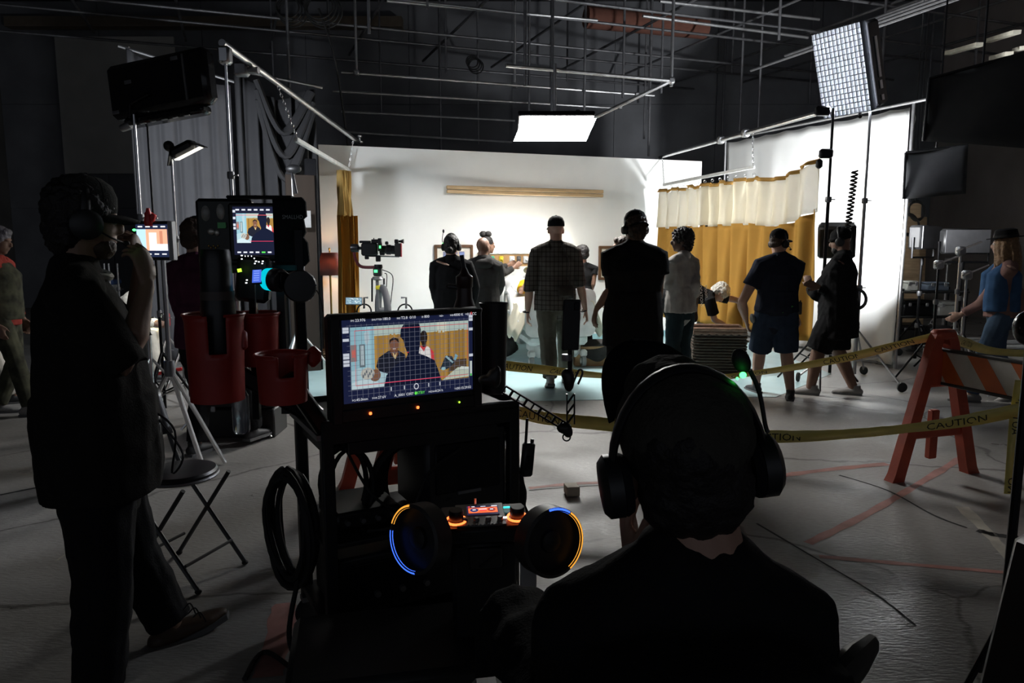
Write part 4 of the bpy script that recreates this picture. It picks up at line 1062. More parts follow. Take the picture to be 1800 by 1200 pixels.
for sx in (-1, 1):
    for y0 in (.9, 1.55):
        rail = MB(BM)
        rail.tube(spline([(sx * .47, y0, .5), (sx * .47, y0 + .02, .82), (sx * .47, y0 + .12, .9), (sx * .47, y0 + .42, .9), (sx * .47, y0 + .5, .82), (sx * .47, y0 + .52, .5)], 5), .025, 8)
        rail.box((sx * .47, y0 + .26, .64), (.03, .4, .05), None, .01); rail.box((sx * .47, y0 + .26, .54), (.03, .46, .06), None, .01)
        rail.build('side_rail', BEDP, bed)
    for y0 in (.16, BL - .25):
        M = BM @ T(sx * .34, y0, .085)
        w = MB(M).lathe([(.03, -.03), (.075, -.026), (.08, -.012), (.08, .012), (.075, .026), (.03, .03)], 20, T(ry=90)).build('wheel', mat('grey_wheel', (.3, .31, .3), .5), bed)
        MB(M).lathe([(.001, -.034), (.035, -.034), (.035, .034), (.001, .034)], 14, T(ry=90)).build('hub_cap', BEDP, w)
        MB(M).box((0, 0, .1), (.09, .1, .09), None, .02).build('caster_fork', BEDP, bed)
MB(BM @ T(-.46, .35, .55)).lathe([(.05, -.02), (.055, 0), (.05, .02)], 16, T(ry=90)).build('control_knob', WHITEP, bed)
blk = MB(BM); vs = []; n, m_ = 24, 20
for i in range(n + 1):
    for j in range(m_ + 1):
        x = -.56 + 1.12 * i / n; y = .0 + 1.15 * j / m_
        z = .74 + .06 * math.sin(5 * x + 3 * y) + .1 * math.exp(-((x - .1) ** 2) * 9) + .03 * math.sin(13 * y + 4 * x)
        if abs(x) > .42: z -= (abs(x) - .42) * 2.6 * (.85 + .05 * math.sin(12 * y))
        vs.append((x, y + .03 * math.sin(9 * x), z))
blk.add(vs, [(i * (m_ + 1) + j, (i + 1) * (m_ + 1) + j, (i + 1) * (m_ + 1) + j + 1, i * (m_ + 1) + j + 1) for i in range(n) for j in range(m_)])
bk = tag(blk.build('blanket', cloth_mat('cream_knit_blanket', (.62, .58, .47), .1, 1, .2), None, solid=.012), 'cream knitted blanket heaped over the foot of the hospital bed', 'blanket')
pil = MB(BM @ T(-.02, 1.62, .83, rx=38)); pil.ell((0, .12, .06), (.33, .24, .1), None, 20, 12)
tag(fuse(pil, 'pillow', SHEET, None, .012, 4, .02), 'plump white pillow behind the patient in the bed', 'pillow')
# patient, lying propped on the raised end; defined in world points along the bed
pb = lambda x, y, z: tuple(BM @ V((x, y, z)))
class _W: pass
def worldfig():
    ang = math.degrees(math.atan2(BD.y, BD.x)) - 90 + 180
    root_loc = BM @ V((0, .95, .62))
    inv = (T(*root_loc) @ T(rz=ang)).inverted()
    k = 1.62 / 1.75
    def L(x, y, z): return tuple((inv @ (BM @ V((x, y, z)))) / k)
    J = dict(pel=L(0, 1.15, .72), wai=L(0, 1.27, .82), che=L(0, 1.4, .93), nek=L(-.03, 1.55, 1.05), hed=L(-.06, 1.62, 1.16), sL=L(.17, 1.5, 1.0), sR=L(-.19, 1.5, 1.0),
             eL=L(.27, 1.3, .85), wL=L(.12, 1.2, .95), eR=L(-.27, 1.28, .9), wR=L(-.12, 1.4, 1.08), hL=L(.09, 1.1, .7), hR=L(-.09, 1.1, .7),
             kL=L(.1, .68, .74), kR=L(-.1, .68, .74), aL=L(.1, .28, .68), aR=L(-.1, .28, .68))
    return figure('patient in bright yellow gown lying propped up in the hospital bed', root_loc, ang, 1.62, J, head=(-28, 28, 18), skin_m=SK_M, shirt=fab('yellow_gown', (.68, .4, .02)), sleeve=1.0, hem=.1, girth=1.02, loose=1.1, eyes=True, shirt_name='gown',
                  hands=dict(R=dict(d=tuple(BM.to_3x3() @ V((.8, .1, .4))), n=(0, -.3, -1), curl=20)))
r, hf, P, s = worldfig()
hair_short(r, hf, H_GREY, 1.05, 0, False)
mb = MB(); mb.etube([hf @ V((.088 * math.cos(R(a)), -.01 + .1 * math.sin(R(a)), .05)) for a in range(0, 360, 20)], .022, .012, None, 8, closed=True); mb.build('head_scarf', fab('sage_scarf', (.3, .33, .27)), r)

# small things around the bed
cb = thing('cardboard_box', 'cardboard box with a dark cloth draped over it by the bed', 'box', gd(1035, 640))
bx = gd(1035, 640); M = Matrix.Translation(bx) @ T(rz=6)
CARD = mat('brown_cardboard', (.36, .22, .11), .85)
for (c_, d_) in (((0, -.17, .13), (.42, .006, .26)), ((0, .17, .13), (.42, .006, .26)), ((-.21, 0, .13), (.006, .34, .26)), ((.21, 0, .13), (.006, .34, .26)), ((0, 0, .004), (.42, .34, .008))):
    MB(M).box(c_, d_).build('side', CARD, cb)
dc = MB(M); vs = []
for i in range(13):
    for j in range(11):
        x = -.1 + .34 * i / 12; y = -.2 + .4 * j / 10
        z = .27 + .03 * math.sin(9 * x + 5 * y) + .03 * math.cos(7 * y)
        if y < -.175: z -= .16 + .04 * math.sin(16 * x)
        if x > .2: z -= (x - .2) * 3
        vs.append((x, y - (.02 if y < -.175 else 0), z))
dc.add(vs, [(i * 11 + j, (i + 1) * 11 + j, (i + 1) * 11 + j + 1, i * 11 + j + 1) for i in range(12) for j in range(10)])
tag(dc.build('cloth', F_CHAR, None, solid=.01), 'dark grey cloth thrown over the cardboard box by the bed', 'cloth')
bg = gd(878, 628)
bag = MB(Matrix.Translation(bg)); bag.ell((0, 0, .14), (.26, .16, .14)); bag.ell((.1, 0, .2), (.14, .12, .1)); o = fuse(bag, 'duffel_bag', F_CHAR, None, .014, 3, .05)
tag(o, 'slumped dark duffel bag on the teal floor left of the bed', 'bag')

# ================================================================== wicker basket
wk = gd(1266, 657); wb = thing('wicker_basket', 'dark rectangular wicker hamper with pale rim below the bent person', 'basket', (wk.x, wk.y + .2, 0))
M = Matrix.Translation((wk.x, wk.y + .2, 0)) @ T(rz=-6); bw, bd_, bhh = .62, .42, .5
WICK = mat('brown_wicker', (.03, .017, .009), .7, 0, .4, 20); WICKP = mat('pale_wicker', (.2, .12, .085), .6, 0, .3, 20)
MB(M).box((0, 0, bhh / 2), (bw - .03, bd_ - .03, bhh - .02)).build('lining', mat('dark_liner', (.03, .02, .015), .9), wb)
for k in range(14):
    z = .02 + k * (bhh - .04) / 13; mb = MB(M); pts = []
    n = 60
    per = [(-bw / 2, -bd_ / 2), (bw / 2, -bd_ / 2), (bw / 2, bd_ / 2), (-bw / 2, bd_ / 2)]
    for e in range(4):
        a, b = V(per[e]), V(per[(e + 1) % 4])
        for q in range(14):
            p = a.lerp(b, q / 14); w_ = .009 * (1 if (q + k) % 2 else -1)
            nrm = V((b.y - a.y, a.x - b.x)).normalized(); pts.append((p.x + nrm.x * w_, p.y + nrm.y * w_, z))
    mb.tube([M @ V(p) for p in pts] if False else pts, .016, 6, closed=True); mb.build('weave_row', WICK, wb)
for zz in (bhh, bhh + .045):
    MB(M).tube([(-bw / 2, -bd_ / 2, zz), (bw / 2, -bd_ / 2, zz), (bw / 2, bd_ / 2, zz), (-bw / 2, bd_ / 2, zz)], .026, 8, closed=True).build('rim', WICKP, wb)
for sx in (-1, 1): MB(M).torus((sx * bw * .5, 0, bhh - .12), .07, .012, T(ry=0), 16, 6).build('handle', WICK, wb)

# ================================================================== camera rig left of bed
cr = V((at(665, 560, 9.3).x, 9.3, 0)); CY = 9.3
rig = thing('camera_rig', 'film camera on a stabiliser arm over a wheeled yellow mount', 'camera rig', cr)
REDC = mat('dark_red_arm', (.1, .02, .025), .4, .4)
cpx = lambda x, y, dy=0: at(x, y, CY + dy)
MB(frame(cpx(650, 438), x=(1, .1, -.04), z=(0, 0, 1))).box((0, 0, 0), (.2, .16, .16), None, .02).build('camera_body', BLKM, rig)
lens = MB(frame(cpx(690, 439), x=(0, 1, 0), z=(1, .1, -.03)))
lens.lathe([(.05, -.16), (.05, -.08), (.062, -.075), (.062, -.02), (.055, -.015), (.055, .04), (.07, .045), (.07, .09)], 20); ln = lens.build('lens', BLKM, rig)
mbx = MB(frame(cpx(700, 439), x=(1, .1, -.03), z=(0, 0, 1))); mbx.box((0, 0, 0), (.08, .17, .17), None, .01); mbx.build('matte_box', BLK, rig)
MB(frame(cpx(705.5, 439), x=(1, .1, -.03), z=(0, 0, 1))).box((0, 0, 0), (.012, .17, .17)).build('filter_edge', mat('red_anodised', (.3, .02, .03), .35, .5), rig)
for (x, y, w, h) in ((642, 425, .14, .03), (660, 424, .1, .05), (668, 430, .05, .16), (665, 454, .06, .08), (645, 452, .05, .05), (680, 427, .04, .04), (697, 424, .05, .05), (640, 442, .05, .1), (672, 445, .06, .05), (655, 449, .1, .03)):
    MB(frame(cpx(x, y, random.uniform(-.06, .04)), x=(1, .1, 0), z=(0, 0, 1))).box((0, 0, 0), (w, .08, h), None, .008).build('accessory', BLKM, rig)
MB().rod(cpx(657, 426), cpx(657, 418), .006).build('antenna', BLK, rig)
MB(frame(cpx(704, 424), x=(0, 1, 0), z=(1, 0, 0))).lathe([(.012, -.05), (.014, 0), (.03, .04)], 12).build('eyepiece', BLK, rig)
MB().rod(cpx(660, 450), cpx(702, 451), .009).build('support_rod', GREYM, rig)
MB(frame(cpx(668, 434, -.1), x=(1, 0, 0), z=(0, 0, 1))).box((0, 0, 0), (.02, .01, .03)).build('status_light', GLED, rig)
MB().etube(spline([cpx(623, 437), cpx(624, 452), cpx(634, 468), cpx(660, 469.5)], 6), .02, .02, None, 8).build('swing_arm', REDC, rig)
MB(frame(cpx(623, 436), x=(0, 1, 0), z=(1, 0, 0))).lathe([(.05, -.04), (.055, 0), (.05, .05), (.02, .06), (.02, .09)], 18).build('roll_motor', BLKM, rig)
MB(Matrix.Translation(cpx(665, 469))).lathe([(.05, -.02), (.055, 0), (.05, .03)], 18).build('pan_motor', BLKM, rig)
bx_ = MB(frame(cpx(664, 478), x=(1, 0, 0), z=(0, 0, 1))).box((0, 0, 0), (.1, .1, .1), None, .012).build('control_box', BLK, rig)
MB(frame(cpx(660.5, 476.5, -.056), x=(1, 0, 0), z=(0, 0, 1))).box((0, 0, 0), (.04, .01, .035)).build('green_display', emi('green_display', (.1, .9, .3), 2), bx_)
MB(Matrix.Translation(cpx(664, 490))).lathe([(.03, -.02), (.08, 0), (.06, .03)], 18).build('bowl_mount', GREYM, rig)
yk = cpx(668, 505); MB(frame(yk, x=(1, 0, 0), z=(0, 0, 1))).box((0, 0, 0), (.1, .08, .05), None, .01).build('yellow_block', mat('safety_yellow', (.75, .62, .03), .5), rig)
MB().bar(cpx(663, 490), V((cpx(663, 490).x, CY, .1)), .035, .035).build('mast', GREYM, rig)
for dx in (-11, 10): MB().tube([cpx(665 + dx, 489), cpx(665 + dx, 530 if dx < 0 else 500)], .011, 6).build('side_post', BLKM, rig)
wc = V((cpx(673, 540).x, CY - .02, .5))
MB(Matrix.Translation((cpx(673, 540).x, CY, cpx(673, 545).z))).torus((0, 0, 0), .28, .045, T(ry=90, rz=22), 32, 10).build('tyre', mat('grey_rubber_tyre', (.09, .09, .1), .7), rig)
MB(Matrix.Translation((cpx(673, 540).x, CY, cpx(673, 545).z))).lathe([(.03, -.05), (.035, 0), (.03, .05)], 14, T(rz=22) @ T(ry=90)).build('hub', GREYM, rig)
for (x, y) in ((640, 523), (712, 523)):
    MB().tube([cpx(x + (7 if x < 700 else -7), y), cpx(x, y) if x < 700 else cpx(x + 2, y), cpx(x if x < 700 else x + 2, 542)], .014, 6).build('crank_handle', GREYM, rig)
    MB(frame(cpx(x, 547), x=(1, 0, 0), y=(0, .2, 1))).torus((0, 0, 0), .09, .01, None, 24, 6).build('crank_ring', BLKM, rig)
pm = frame(cpx(622, 529, -.1), x=(1, .15, -.02), y=(0, .35, .9))
ph_ = MB(pm).box((0, 0, 0), (.21, .1, .014), None, .005).build('phone_monitor', BLK, rig)
mb = MB(pm); rnd = random.Random(3)
mb.rect(-.097, -.042, .097, .042, .0075, (.25, .4, .5))
for k in range(36): x, y = rnd.uniform(-.09, .08), rnd.uniform(-.038, .03); mb.rect(x, y, x + rnd.uniform(.006, .025), y + rnd.uniform(.004, .012), .0078 + .0002 * (k % 4), rnd.choice([(.7, .85, .9), (.1, .15, .2), (.4, .6, .6), (.9, .9, .9)]))
mb.build('screen_picture', screen_mat('small_screen', 1.0), ph_, smooth=False)
for (a, b, c_) in ((672, 474, 700), (676, 480, 690)):
    MB().tube(spline([cpx(a, b), cpx(c_ - 10, 485), cpx(c_ - 12, 520), cpx(c_ - 14, 540)], 6), .006, 5).build('cable', RUB, rig)
MB().bar(V((cr.x - .5, CY, .05)), V((cr.x + .5, CY, .05)), .06, .05).build('base_bar', BLKM, rig)
MB().bar(V((cr.x, CY - .3, .05)), V((cr.x, CY + .35, .05)), .06, .05).build('base_bar', BLKM, rig)

# ================================================================== stands and lights
def stand(label, foot, h, m=STEEL, legs=3, spread=.45, cat='light stand', name='light_stand', casters=False, a0=20, r=.018, top=None):
    t = thing(name, label, cat, (foot[0], foot[1], 0)); M = Matrix.Translation((foot[0], foot[1], 0))
    n = 3; z0 = .12
    for i in range(n):
        z1 = z0 + (h - .12) / n; MB(M).rod((0, 0, z0 - .02), (0, 0, z1), r * (1.15 - .2 * i), 10).build('pole', m, t)
        if i < n - 1:
            cl = MB(M).lathe([(r * 1.5, -.03), (r * 1.7, -.02), (r * 1.7, .02), (r * 1.5, .03)], 12, Matrix.Translation((0, 0, z1))).build('collar', GREYM, t)
            MB(M).rod((0, 0, z1), (r * 3.6, -.01, z1), .007, 6).build('tee_knob', DULL, cl)
        z0 = z1
    for k in range(legs):
        a = R(a0 + 360 * k / legs); p = (spread * math.cos(a), spread * math.sin(a), .06 if casters else .015)
        lg = MB(M); lg.tube([(0, 0, .62), (p[0] * .96, p[1] * .96, p[2] + .02), p], .012, 6); g = lg.build('leg', m, t)
        MB(M).rod((0, 0, .25), (p[0] * .5, p[1] * .5, .33), .008, 6).build('brace', m, t)
        if casters:
            MB(M).lathe([(.02, -.016), (.05, -.014), (.055, 0), (.05, .014), (.02, .016)], 16, T(p[0], p[1], .055) @ T(rx=90, rz=math.degrees(a) + 60)).build('caster', RUB, g)
    return t
def softbox_panel(t, M, w, h, d, face, back=BLK, grid=False):
    hs = MB(M).box((0, d / 2, 0), (w, d, h), None, .03).build('housing', back, t)
    MB(M).box((0, -.004, 0), (w * .94, .01, h * .92)).build('diffuser', face, t)
    return hs
# big black panel light, upper left
lpM = frame(at(284, 150, 6.3), x=(1, -.3, .12), z=(-.09, .05, 1))
f1 = at(236, 212, 6.3)
t = stand('tall silver light stand carrying the black panel light, upper left', (f1.x, 6.3), f1.z + .05)
t = thing('panel_light', 'large glossy black panel light seen from behind, upper left', 'panel light', at(284, 152, 6.3))
GLB = mat('gloss_black_housing', (.008, .008, .009), .18)
MB(lpM).box((0, 0, 0), (1.0, .16, .44), None, .045).build('housing', GLB, t)
MB(lpM).box((.3, -.083, 0), (.016, .008, .36)).build('bright_edge', STEEL, t)
for (x, z) in ((-.42, -.17), (.22, .16), (-.26, .05)): MB(lpM).box((x, -.083, z), (.07, .006, .03), None, .004).build('label_plate', GREYM, t)
MB(lpM).box((0, .02, -.25), (.8, .13, .07), None, .02).build('lower_lip', GLB, t)
for k in range(6): MB(lpM).box((-.3 + .11 * k, -.05, -.288), (.05, .02, .006)).build('vent_slot', STEEL, t)
MB(lpM).etube([V((-.28, -.09, -.24)), V((-.25, -.1, -.13)), V((-.05, -.1, -.08))], .012, .012).build('yoke', BLKM, t)
MB(lpM).lathe([(.03, 0), (.035, .08), (.03, .1)], 12, T(-.4, -.06, -.3) @ T(ry=80)).build('knob', DULL, t)
# pipe stand at near end of the overhead pipe
t = stand('tall silver stand holding the near end of the left pipe', (pn_.x + .02, pn_.y), 3.16, spread=.5, a0=75)
MB().box((0, 0, 0), (.1, .1, .14), Matrix.Translation(V((pn_.x + .02, pn_.y, 3.1))), .02).build('head_clamp', STEEL, t)
# small dark stand left of it
t = stand('thin dark pole with red fittings beside the panel light stand', (at(264, 300, 6.6).x, 6.6), at(262, 210, 6.6).z, m=BLKM, spread=.35, r=.012)
MB(Matrix.Translation(at(262, 385, 6.55))).box((0, 0, 0), (.06, .06, .12), None, .01).build('red_clamp', mat('signal_red', (.6, .02, .02), .4), t)
# spot lamp
sp = at(322, 262, 7.2); fs_ = at(302, 284, 7.2)
stand('short silver stand under the small barndoor lamp on the left', (fs_.x, 7.2), fs_.z + .02, r=.016)
t = thing('spot_lamp', 'small black barndoor lamp tilted up with a lit edge, left', 'lamp', sp)
SM = frame(sp, x=(1, .1, .55), z=(-.5, -.2, 1))
MB(SM).box((0, 0, 0), (.24, .18, .1), None, .03).build('lamp_head', BLKM, t)
MB(SM).box((.03, -.02, -.06), (.26, .16, .012)).build('lens_edge', emi('lamp_edge_glow', (1, .95, .8), 1.5), t)
for s_ in (-1, 1): MB(SM @ T(s_ * .15, 0, -.03, ry=s_ * 50)).box((0, 0, 0), (.12, .17, .008)).build('barndoor', BLK, t)
MB().tube([fs_, fs_ + V((-.02, 0, .12)), sp], .012, 6).build('yoke', BLKM, t)
al = bpy.data.lights.new('spot_light', 'AREA'); al.energy = SPOT_W; al.size = .2; al.color = (.88, .93, 1.0)
ao = bpy.data.objects.new('spot_light', al); COL.objects.link(ao); ao.parent = t
ao.matrix_local = bm_world(t).inverted() @ frame(sp + V((-.02, .12, -.02)), x=(1, .2, 0), z=-V((-.12, .9, -.3)))
MB(SM).ell((-.1, 0, .08), (.05, .05, .05)).build('tail_knob', BLK, t)
# slim pole by the black drape with a knuckle
kp = at(513, 300, 8.4)
t = stand('slim stand with a black knuckle head before the black drape', (kp.x, 8.4), kp.z, r=.014, m=DULL)
MB(Matrix.Translation(kp)).ell((0.02, 0, .02), (.09, .05, .05)).build('knuckle', BLK, t); MB().rod(kp, kp + V((.04, 0, -.25)), .02).build('grip_arm', BLKM, t)

# drapes on the left
DRG = cloth_mat('grey_drape_cloth', (.16, .16, .17), .1); DRB = cloth_mat('black_drape_cloth', (.05, .05, .053), .05)
a, b = at(222, 85, 9.6), at(405, 150, 10.2)
t = thing('grey_drape', 'large grey drape hung behind the stands on the left', 'drape', V(((a.x + b.x) / 2, 9.9, 0)))
drape([(a.x, a.y), (b.x, b.y)], lambda q: a.z + (b.z - a.z) * q - .12 * math.sin(math.pi * q), .03, .03, 6, 16, 80, 21).build('cloth', DRG, t, solid=.004)
MB().rod(a + V((-.1, 0, .03)), b + V((.1, 0, .03)), .02).build('top_pipe', DULL, t)
MB().rod(V((a.x, a.y + .06, 0)), a + V((0, .06, .03)), .02).build('upright', DULL, t)
a2, b2 = at(410, 126, 9.2), at(553, 158, 9.8)
t = thing('black_drape', 'black drape with heavy swags hanging left of the set', 'drape', V(((a2.x + b2.x) / 2, 9.5, 0)))
drape([(a2.x, a2.y), (b2.x, b2.y)], lambda q: a2.z + (b2.z - a2.z) * q - (.75 * math.sin(math.pi * q) ** 3 if .35 < q < .95 else 0) * .0 - .22 * math.sin(math.pi * q) ** 2, .03, .06, 5, 20, 90, 8, 1.0).build('cloth', DRB, t, solid=.005)
for k in range(3):       # swags
    mb = MB(); mb.etube(spline([a2.lerp(b2, .3) + V((0, -.1, -.05 - .12 * k)), a2.lerp(b2, .62) + V((0, -.16, -.62 - .28 * k)), a2.lerp(b2, .97) + V((0, -.08, -.05 - .12 * k))], 10), .035, .06, None, 8); mb.build('swag_fold', DRB, t)
MB().rod(a2.lerp(b2, .2) + V((0, 0, .03)), b2 + V((.1, 0, .03)), .018).build('top_pipe', STEEL, t)
MB().rod(V((a2.x, a2.y + .08, 0)), a2 + V((0, .08, .03)), .02).build('upright', DULL, t)

# right: stand at the curtain end
ft = at(1442, 600, 8.25)
t = stand('black stand holding the near end of the gold curtain', (ft.x, 8.25), at(1442, 190, 8.25).z, m=BLKM, spread=.5, r=.02, a0=10)
for (x, y, w) in ((1446, 195, .16), (1452, 270, .14), (1440, 288, .06)): MB(Matrix.Translation(at(x, y, 8.2))).box((0, 0, 0), (w, .08, .1), None, .02).build('clamp', BLKM, t)
# rolling stand with LED panel
f2 = gd(1500, 672)
LX = at(1500, 672, f2.y)
t = stand('tall rolling stand on casters below the honeycomb panel light', (f2.x, f2.y), at(1510, 195, f2.y).z, m=DULL, casters=True, spread=.62, r=.02, a0=-65)
cc = MB(); a_, b_ = at(1503, 300, f2.y - .05), at(1478, 500, f2.y - .05)
cc.tube([a_.lerp(b_, i / 300) + V((.03 * math.cos(i * .6), .03 * math.sin(i * .6), 0)) for i in range(301)], .011, 6); cc.build('coiled_cable', RUB, t)
for k in range(3): MB().torus((0, 0, 0), .1 + .01 * k, .008, frame(at(1505, 525, f2.y - .1 - .02 * k), x=(1, 0, .1), y=(.1, .2, 1)), 20, 5).build('cable_loop', RUB, t)
Yp = f2.y
A, B, C_, D_ = at(1433, 70, Yp + .22), at(1513, 27, Yp - .26), at(1536, 190, Yp - .12), at(1452, 210, Yp + .36)
t = thing('panel_light', 'large panel light with white honeycomb grid, upper right', 'panel light', (A + B + C_ + D_) / 4)
pc2 = (A + B + C_ + D_) / 4; gx = ((B - A) + (C_ - D_)).normalized(); gz = ((A - D_) + (B - C_)).normalized(); GM = frame(pc2, x=gx, z=gz)   # y = into the lamp
gw = ((B - A).length + (C_ - D_).length) / 2; gh = ((A - D_).length + (B - C_).length) / 2
MB(GM).box((0, .2, 0), (gw * .98, .26, gh * .98), None, .03).build('housing', GLB, t)
MB(GM).box((0, .06, 0), (gw * .96, .012, gh * .96)).build('diffuser', emi('honeycomb_panel_face', (.88, .93, 1.0), HONEY_E), t)
GRC = cloth_mat('pale_grid_cloth', (.13, .135, .145), .35)
for i in range(13): MB(GM).box((-gw / 2 + gw * i / 12, 0, 0), (.006, .1, gh)).build('grid_slat', GRC, t)
for i in range(17): MB(GM).box((0, 0, -gh / 2 + gh * i / 16), (gw, .1, .006)).build('grid_slat', GRC, t)
for k in range(5): MB(GM).box((gw / 2 + .002, .2, -gh * .4 + gh * .15 * k), (.01, .04, .06 + .03 * k)).build('vent_slot', STEEL, t)
MB().rod(GM @ V((0, .2, -gh / 2)), at(1512, 205, Yp), .02).build('yoke', BLKM, t)
# bounce lamp, aimed into the sheet
bp = at(1472, 418, 9.0); aim = at(1492, 315, 10.7)
BMx = frame(bp, y=(aim - bp), z=(0, 0, 1))
t = thing('bounce_lamp', 'boxy dark lamp head behind the beanie wearer lighting the sheet', 'lamp', (bp.x, bp.y, 0))
MB(BMx).box((0, -.08, 0), (.42, .18, .42), None, .03).build('lamp_head', BLKM, t)
MB(BMx).box((0, .012, 0), (.36, .006, .36)).build('lens', emi('bounce_lens', (.95, .98, 1.0), 8), t)
MB().rod(V((bp.x, bp.y, 0)), bp + V((0, 0, -.2)), .02).build('stand_pole', BLKM, t)
for k in range(3):
    a = R(30 + 120 * k); MB().tube([V((bp.x, bp.y, .5)), V((bp.x + .4 * math.cos(a), bp.y + .4 * math.sin(a), .015))], .012, 6).build('stand_leg', BLKM, t)
al = bpy.data.lights.new('bounce_light', 'AREA'); al.energy = BOUNCE_W; al.size = .34; al.color = (.95, .98, 1.0); al.spread = R(150)
ao = bpy.data.objects.new('bounce_light', al); COL.objects.link(ao); ao.parent = t
ao.matrix_local = bm_world(t).inverted() @ (BMx @ T(0, .03, 0) @ T(rx=90))

# ================================================================== black flags and gear on the right
FLG = mat('black_flag_cloth', (.022, .023, .026), .95)
def flag(corners, label, Y):
    P = [at(x, y, Y + dy) for (x, y, dy) in corners]; t = thing('black_flag', label, 'flag', sum(P, V()) / 4)
    n = (P[1] - P[0]).cross(P[3] - P[0]).normalized(); mb = MB()
    N = 10; vs = []
    for i in range(N + 1):
        for j in range(N + 1):
            u, v = i / N, j / N; p = P[0].lerp(P[1], u).lerp(P[3].lerp(P[2], u), v); vs.append(p + n * .03 * math.sin(5 * u + 3 * v))
    mb.add(vs, [(i * (N + 1) + j, (i + 1) * (N + 1) + j, (i + 1) * (N + 1) + j + 1, i * (N + 1) + j + 1) for i in range(N) for j in range(N)]); mb.build('cloth', FLG, t, solid=.01)
    MB().rod(P[0], P[1], .015).build('frame_rod', BLKM, t); MB().rod(P[0], P[3], .015).build('frame_rod', BLKM, t)
    MB().rod(P[0].lerp(P[1], .5), V((P[0].lerp(P[1], .5).x, P[0].lerp(P[1], .5).y, 7.1)), .01).build('hanger', BLKM, t)
flag([(1634, 138, 0), (1830, 85, -.6), (1830, 262, -.6), (1623, 248, 0)], 'large black flag hanging at the upper right', 7.6)
flag([(1592, 268, 0), (1702, 255, -.3), (1698, 340, -.3), (1588, 350, 0)], 'smaller black flag below the large one, beside the sheet', 8.8)
def gear_light(x0, y0, x1, y1, Y, label, yaw):
    c_ = at((x0 + x1) / 2, (y0 + y1) / 2, Y); w = (x1 - x0) / FPX * Y; h = (y1 - y0) / FPX * Y
    t = thing('soft_light', label, 'soft light', c_)
    M = Matrix.Translation(c_) @ T(rz=yaw)
    MB(M).box((0, .1, 0), (w, .2, h), None, .03).build('housing', BLK, t)
    MB(M).box((0, -.006, 0), (w * .94, .012, h * .9)).build('diffuser', mat('grey_diffuser', (.16, .16, .17), .6), t)
    y_ = MB(M); y_.tube([(-w / 2 - .02, .1, 0), (-w / 2 - .02, .1, -h / 2 - .1), (w / 2 + .02, .1, -h / 2 - .1), (w / 2 + .02, .1, 0)], .014, 6); y_.build('yoke', BLKM, t)
    MB(M).rod((0, .1, -h / 2 - .1), (0, .1, -h / 2 - .2), .02).build('spigot', BLKM, t)
    stand('black stand under the ' + label.split(' at ')[0].replace('switched off ', ''), (c_.x - math.sin(R(yaw)) * .1, c_.y + .1), c_.z - h / 2 - .15, m=BLKM, spread=.45)
gear_light(1612, 396, 1662, 438, 9.4, 'small switched off soft light at the right of the sheet', 25)
gear_light(1664, 402, 1738, 446, 9.0, 'wide switched off soft light at the right of the sheet', -12)
# gear cart
gc = at(1622, 600, 10.6); t = thing('gear_cart', 'dark two shelf equipment cart behind the orange barricade', 'cart', (gc.x, 10.6, 0)); M = Matrix.Translation((gc.x, 10.6, 0))
for z in (.18, .55, .9): MB(M).box((0, 0, z), (.95, .5, .03), None, .008).build('shelf', BLK, t)
for a in (-1, 1):
    for b in (-1, 1):
        MB(M).rod((a * .45, b * .22, .1), (a * .45, b * .22, .95), .015).build('post', BLKM, t)
        MB(M).lathe([(.02, -.015), (.05, -.012), (.05, .012), (.02, .015)], 14, T(a * .45, b * .22, .05) @ T(rx=90)).build('caster', RUB, t)
GEARC = [BLK, GREYM, mat('off_white_case', (.5, .5, .47), .6), mat('blue_grey_case', (.12, .15, .2), .6), BLKM, mat('brown_case', (.2, .12, .07), .7)]
names = ['black', 'grey', 'off-white', 'slate blue', 'gunmetal', 'brown']
rnd = random.Random(12)
def case(x, y, z, w, d, h, ci, label, rz=0):
    t = thing('equipment_case', label, 'case', (x, y, z), rz); M = Matrix.Translation((x, y, z)) @ T(rz=rz)
    MB(M).box((0, 0, h * .36), (w, d, h * .72), None, .012).build('case_body', GEARC[ci], t)
    MB(M).box((0, 0, h * .865), (w, d, h * .25), None, .012).build('case_lid', GEARC[ci], t)
    for s_ in (-1, 1): MB(M).box((s_ * w * .3, -d / 2 - .006, h * .72), (.04, .014, .05), None, .004).build('latch', DULL, t)
case(gc.x - .25, 10.6, .195, .36, .36, .24, 0, 'black case on the bottom shelf of the equipment cart')
case(gc.x + .2, 10.6, .195, .4, .36, .2, 1, 'grey case on the bottom shelf of the equipment cart')
case(gc.x - .2, 10.6, .565, .4, .36, .22, 4, 'gunmetal case on the middle shelf of the equipment cart')
case(gc.x + .25, 10.6, .565, .3, .34, .2, 2, 'off-white case on the middle shelf of the equipment cart')
case(gc.x - .28, 10.55, .915, .16, .2, .14, 2, 'small off-white box on top of the equipment cart')
case(gc.x + .1, 10.6, .915, .3, .25, .12, 3, 'slate blue box on top of the equipment cart')
for i, (x, Y, h) in enumerate(((1640, 8.2, 1.35), (1690, 7.9, 1.25), (1676, 8.4, 1.5), (1655, 11.5, 1.3))):
    p = at(x, 600, Y)
    t = stand(['bare black stand nearest the equipment cart', 'bare silver stand behind the barricade board', 'second bare silver stand among the right gear', 'rear bare stand by the plywood sheets'][i], (p.x, Y), h, m=[BLKM, STEEL, STEEL, DULL][i], spread=.42, a0=40 * i, r=.016)
    MB(Matrix.Translation((p.x, Y, h))).box((0, 0, 0), (.1, .08, .1), None, .02).build('grip_head', DULL, t); MB().rod((p.x - .1, Y - .1, h), (p.x + .35, Y + .2, h + .1), .01).build('grip_arm', STEEL, t)
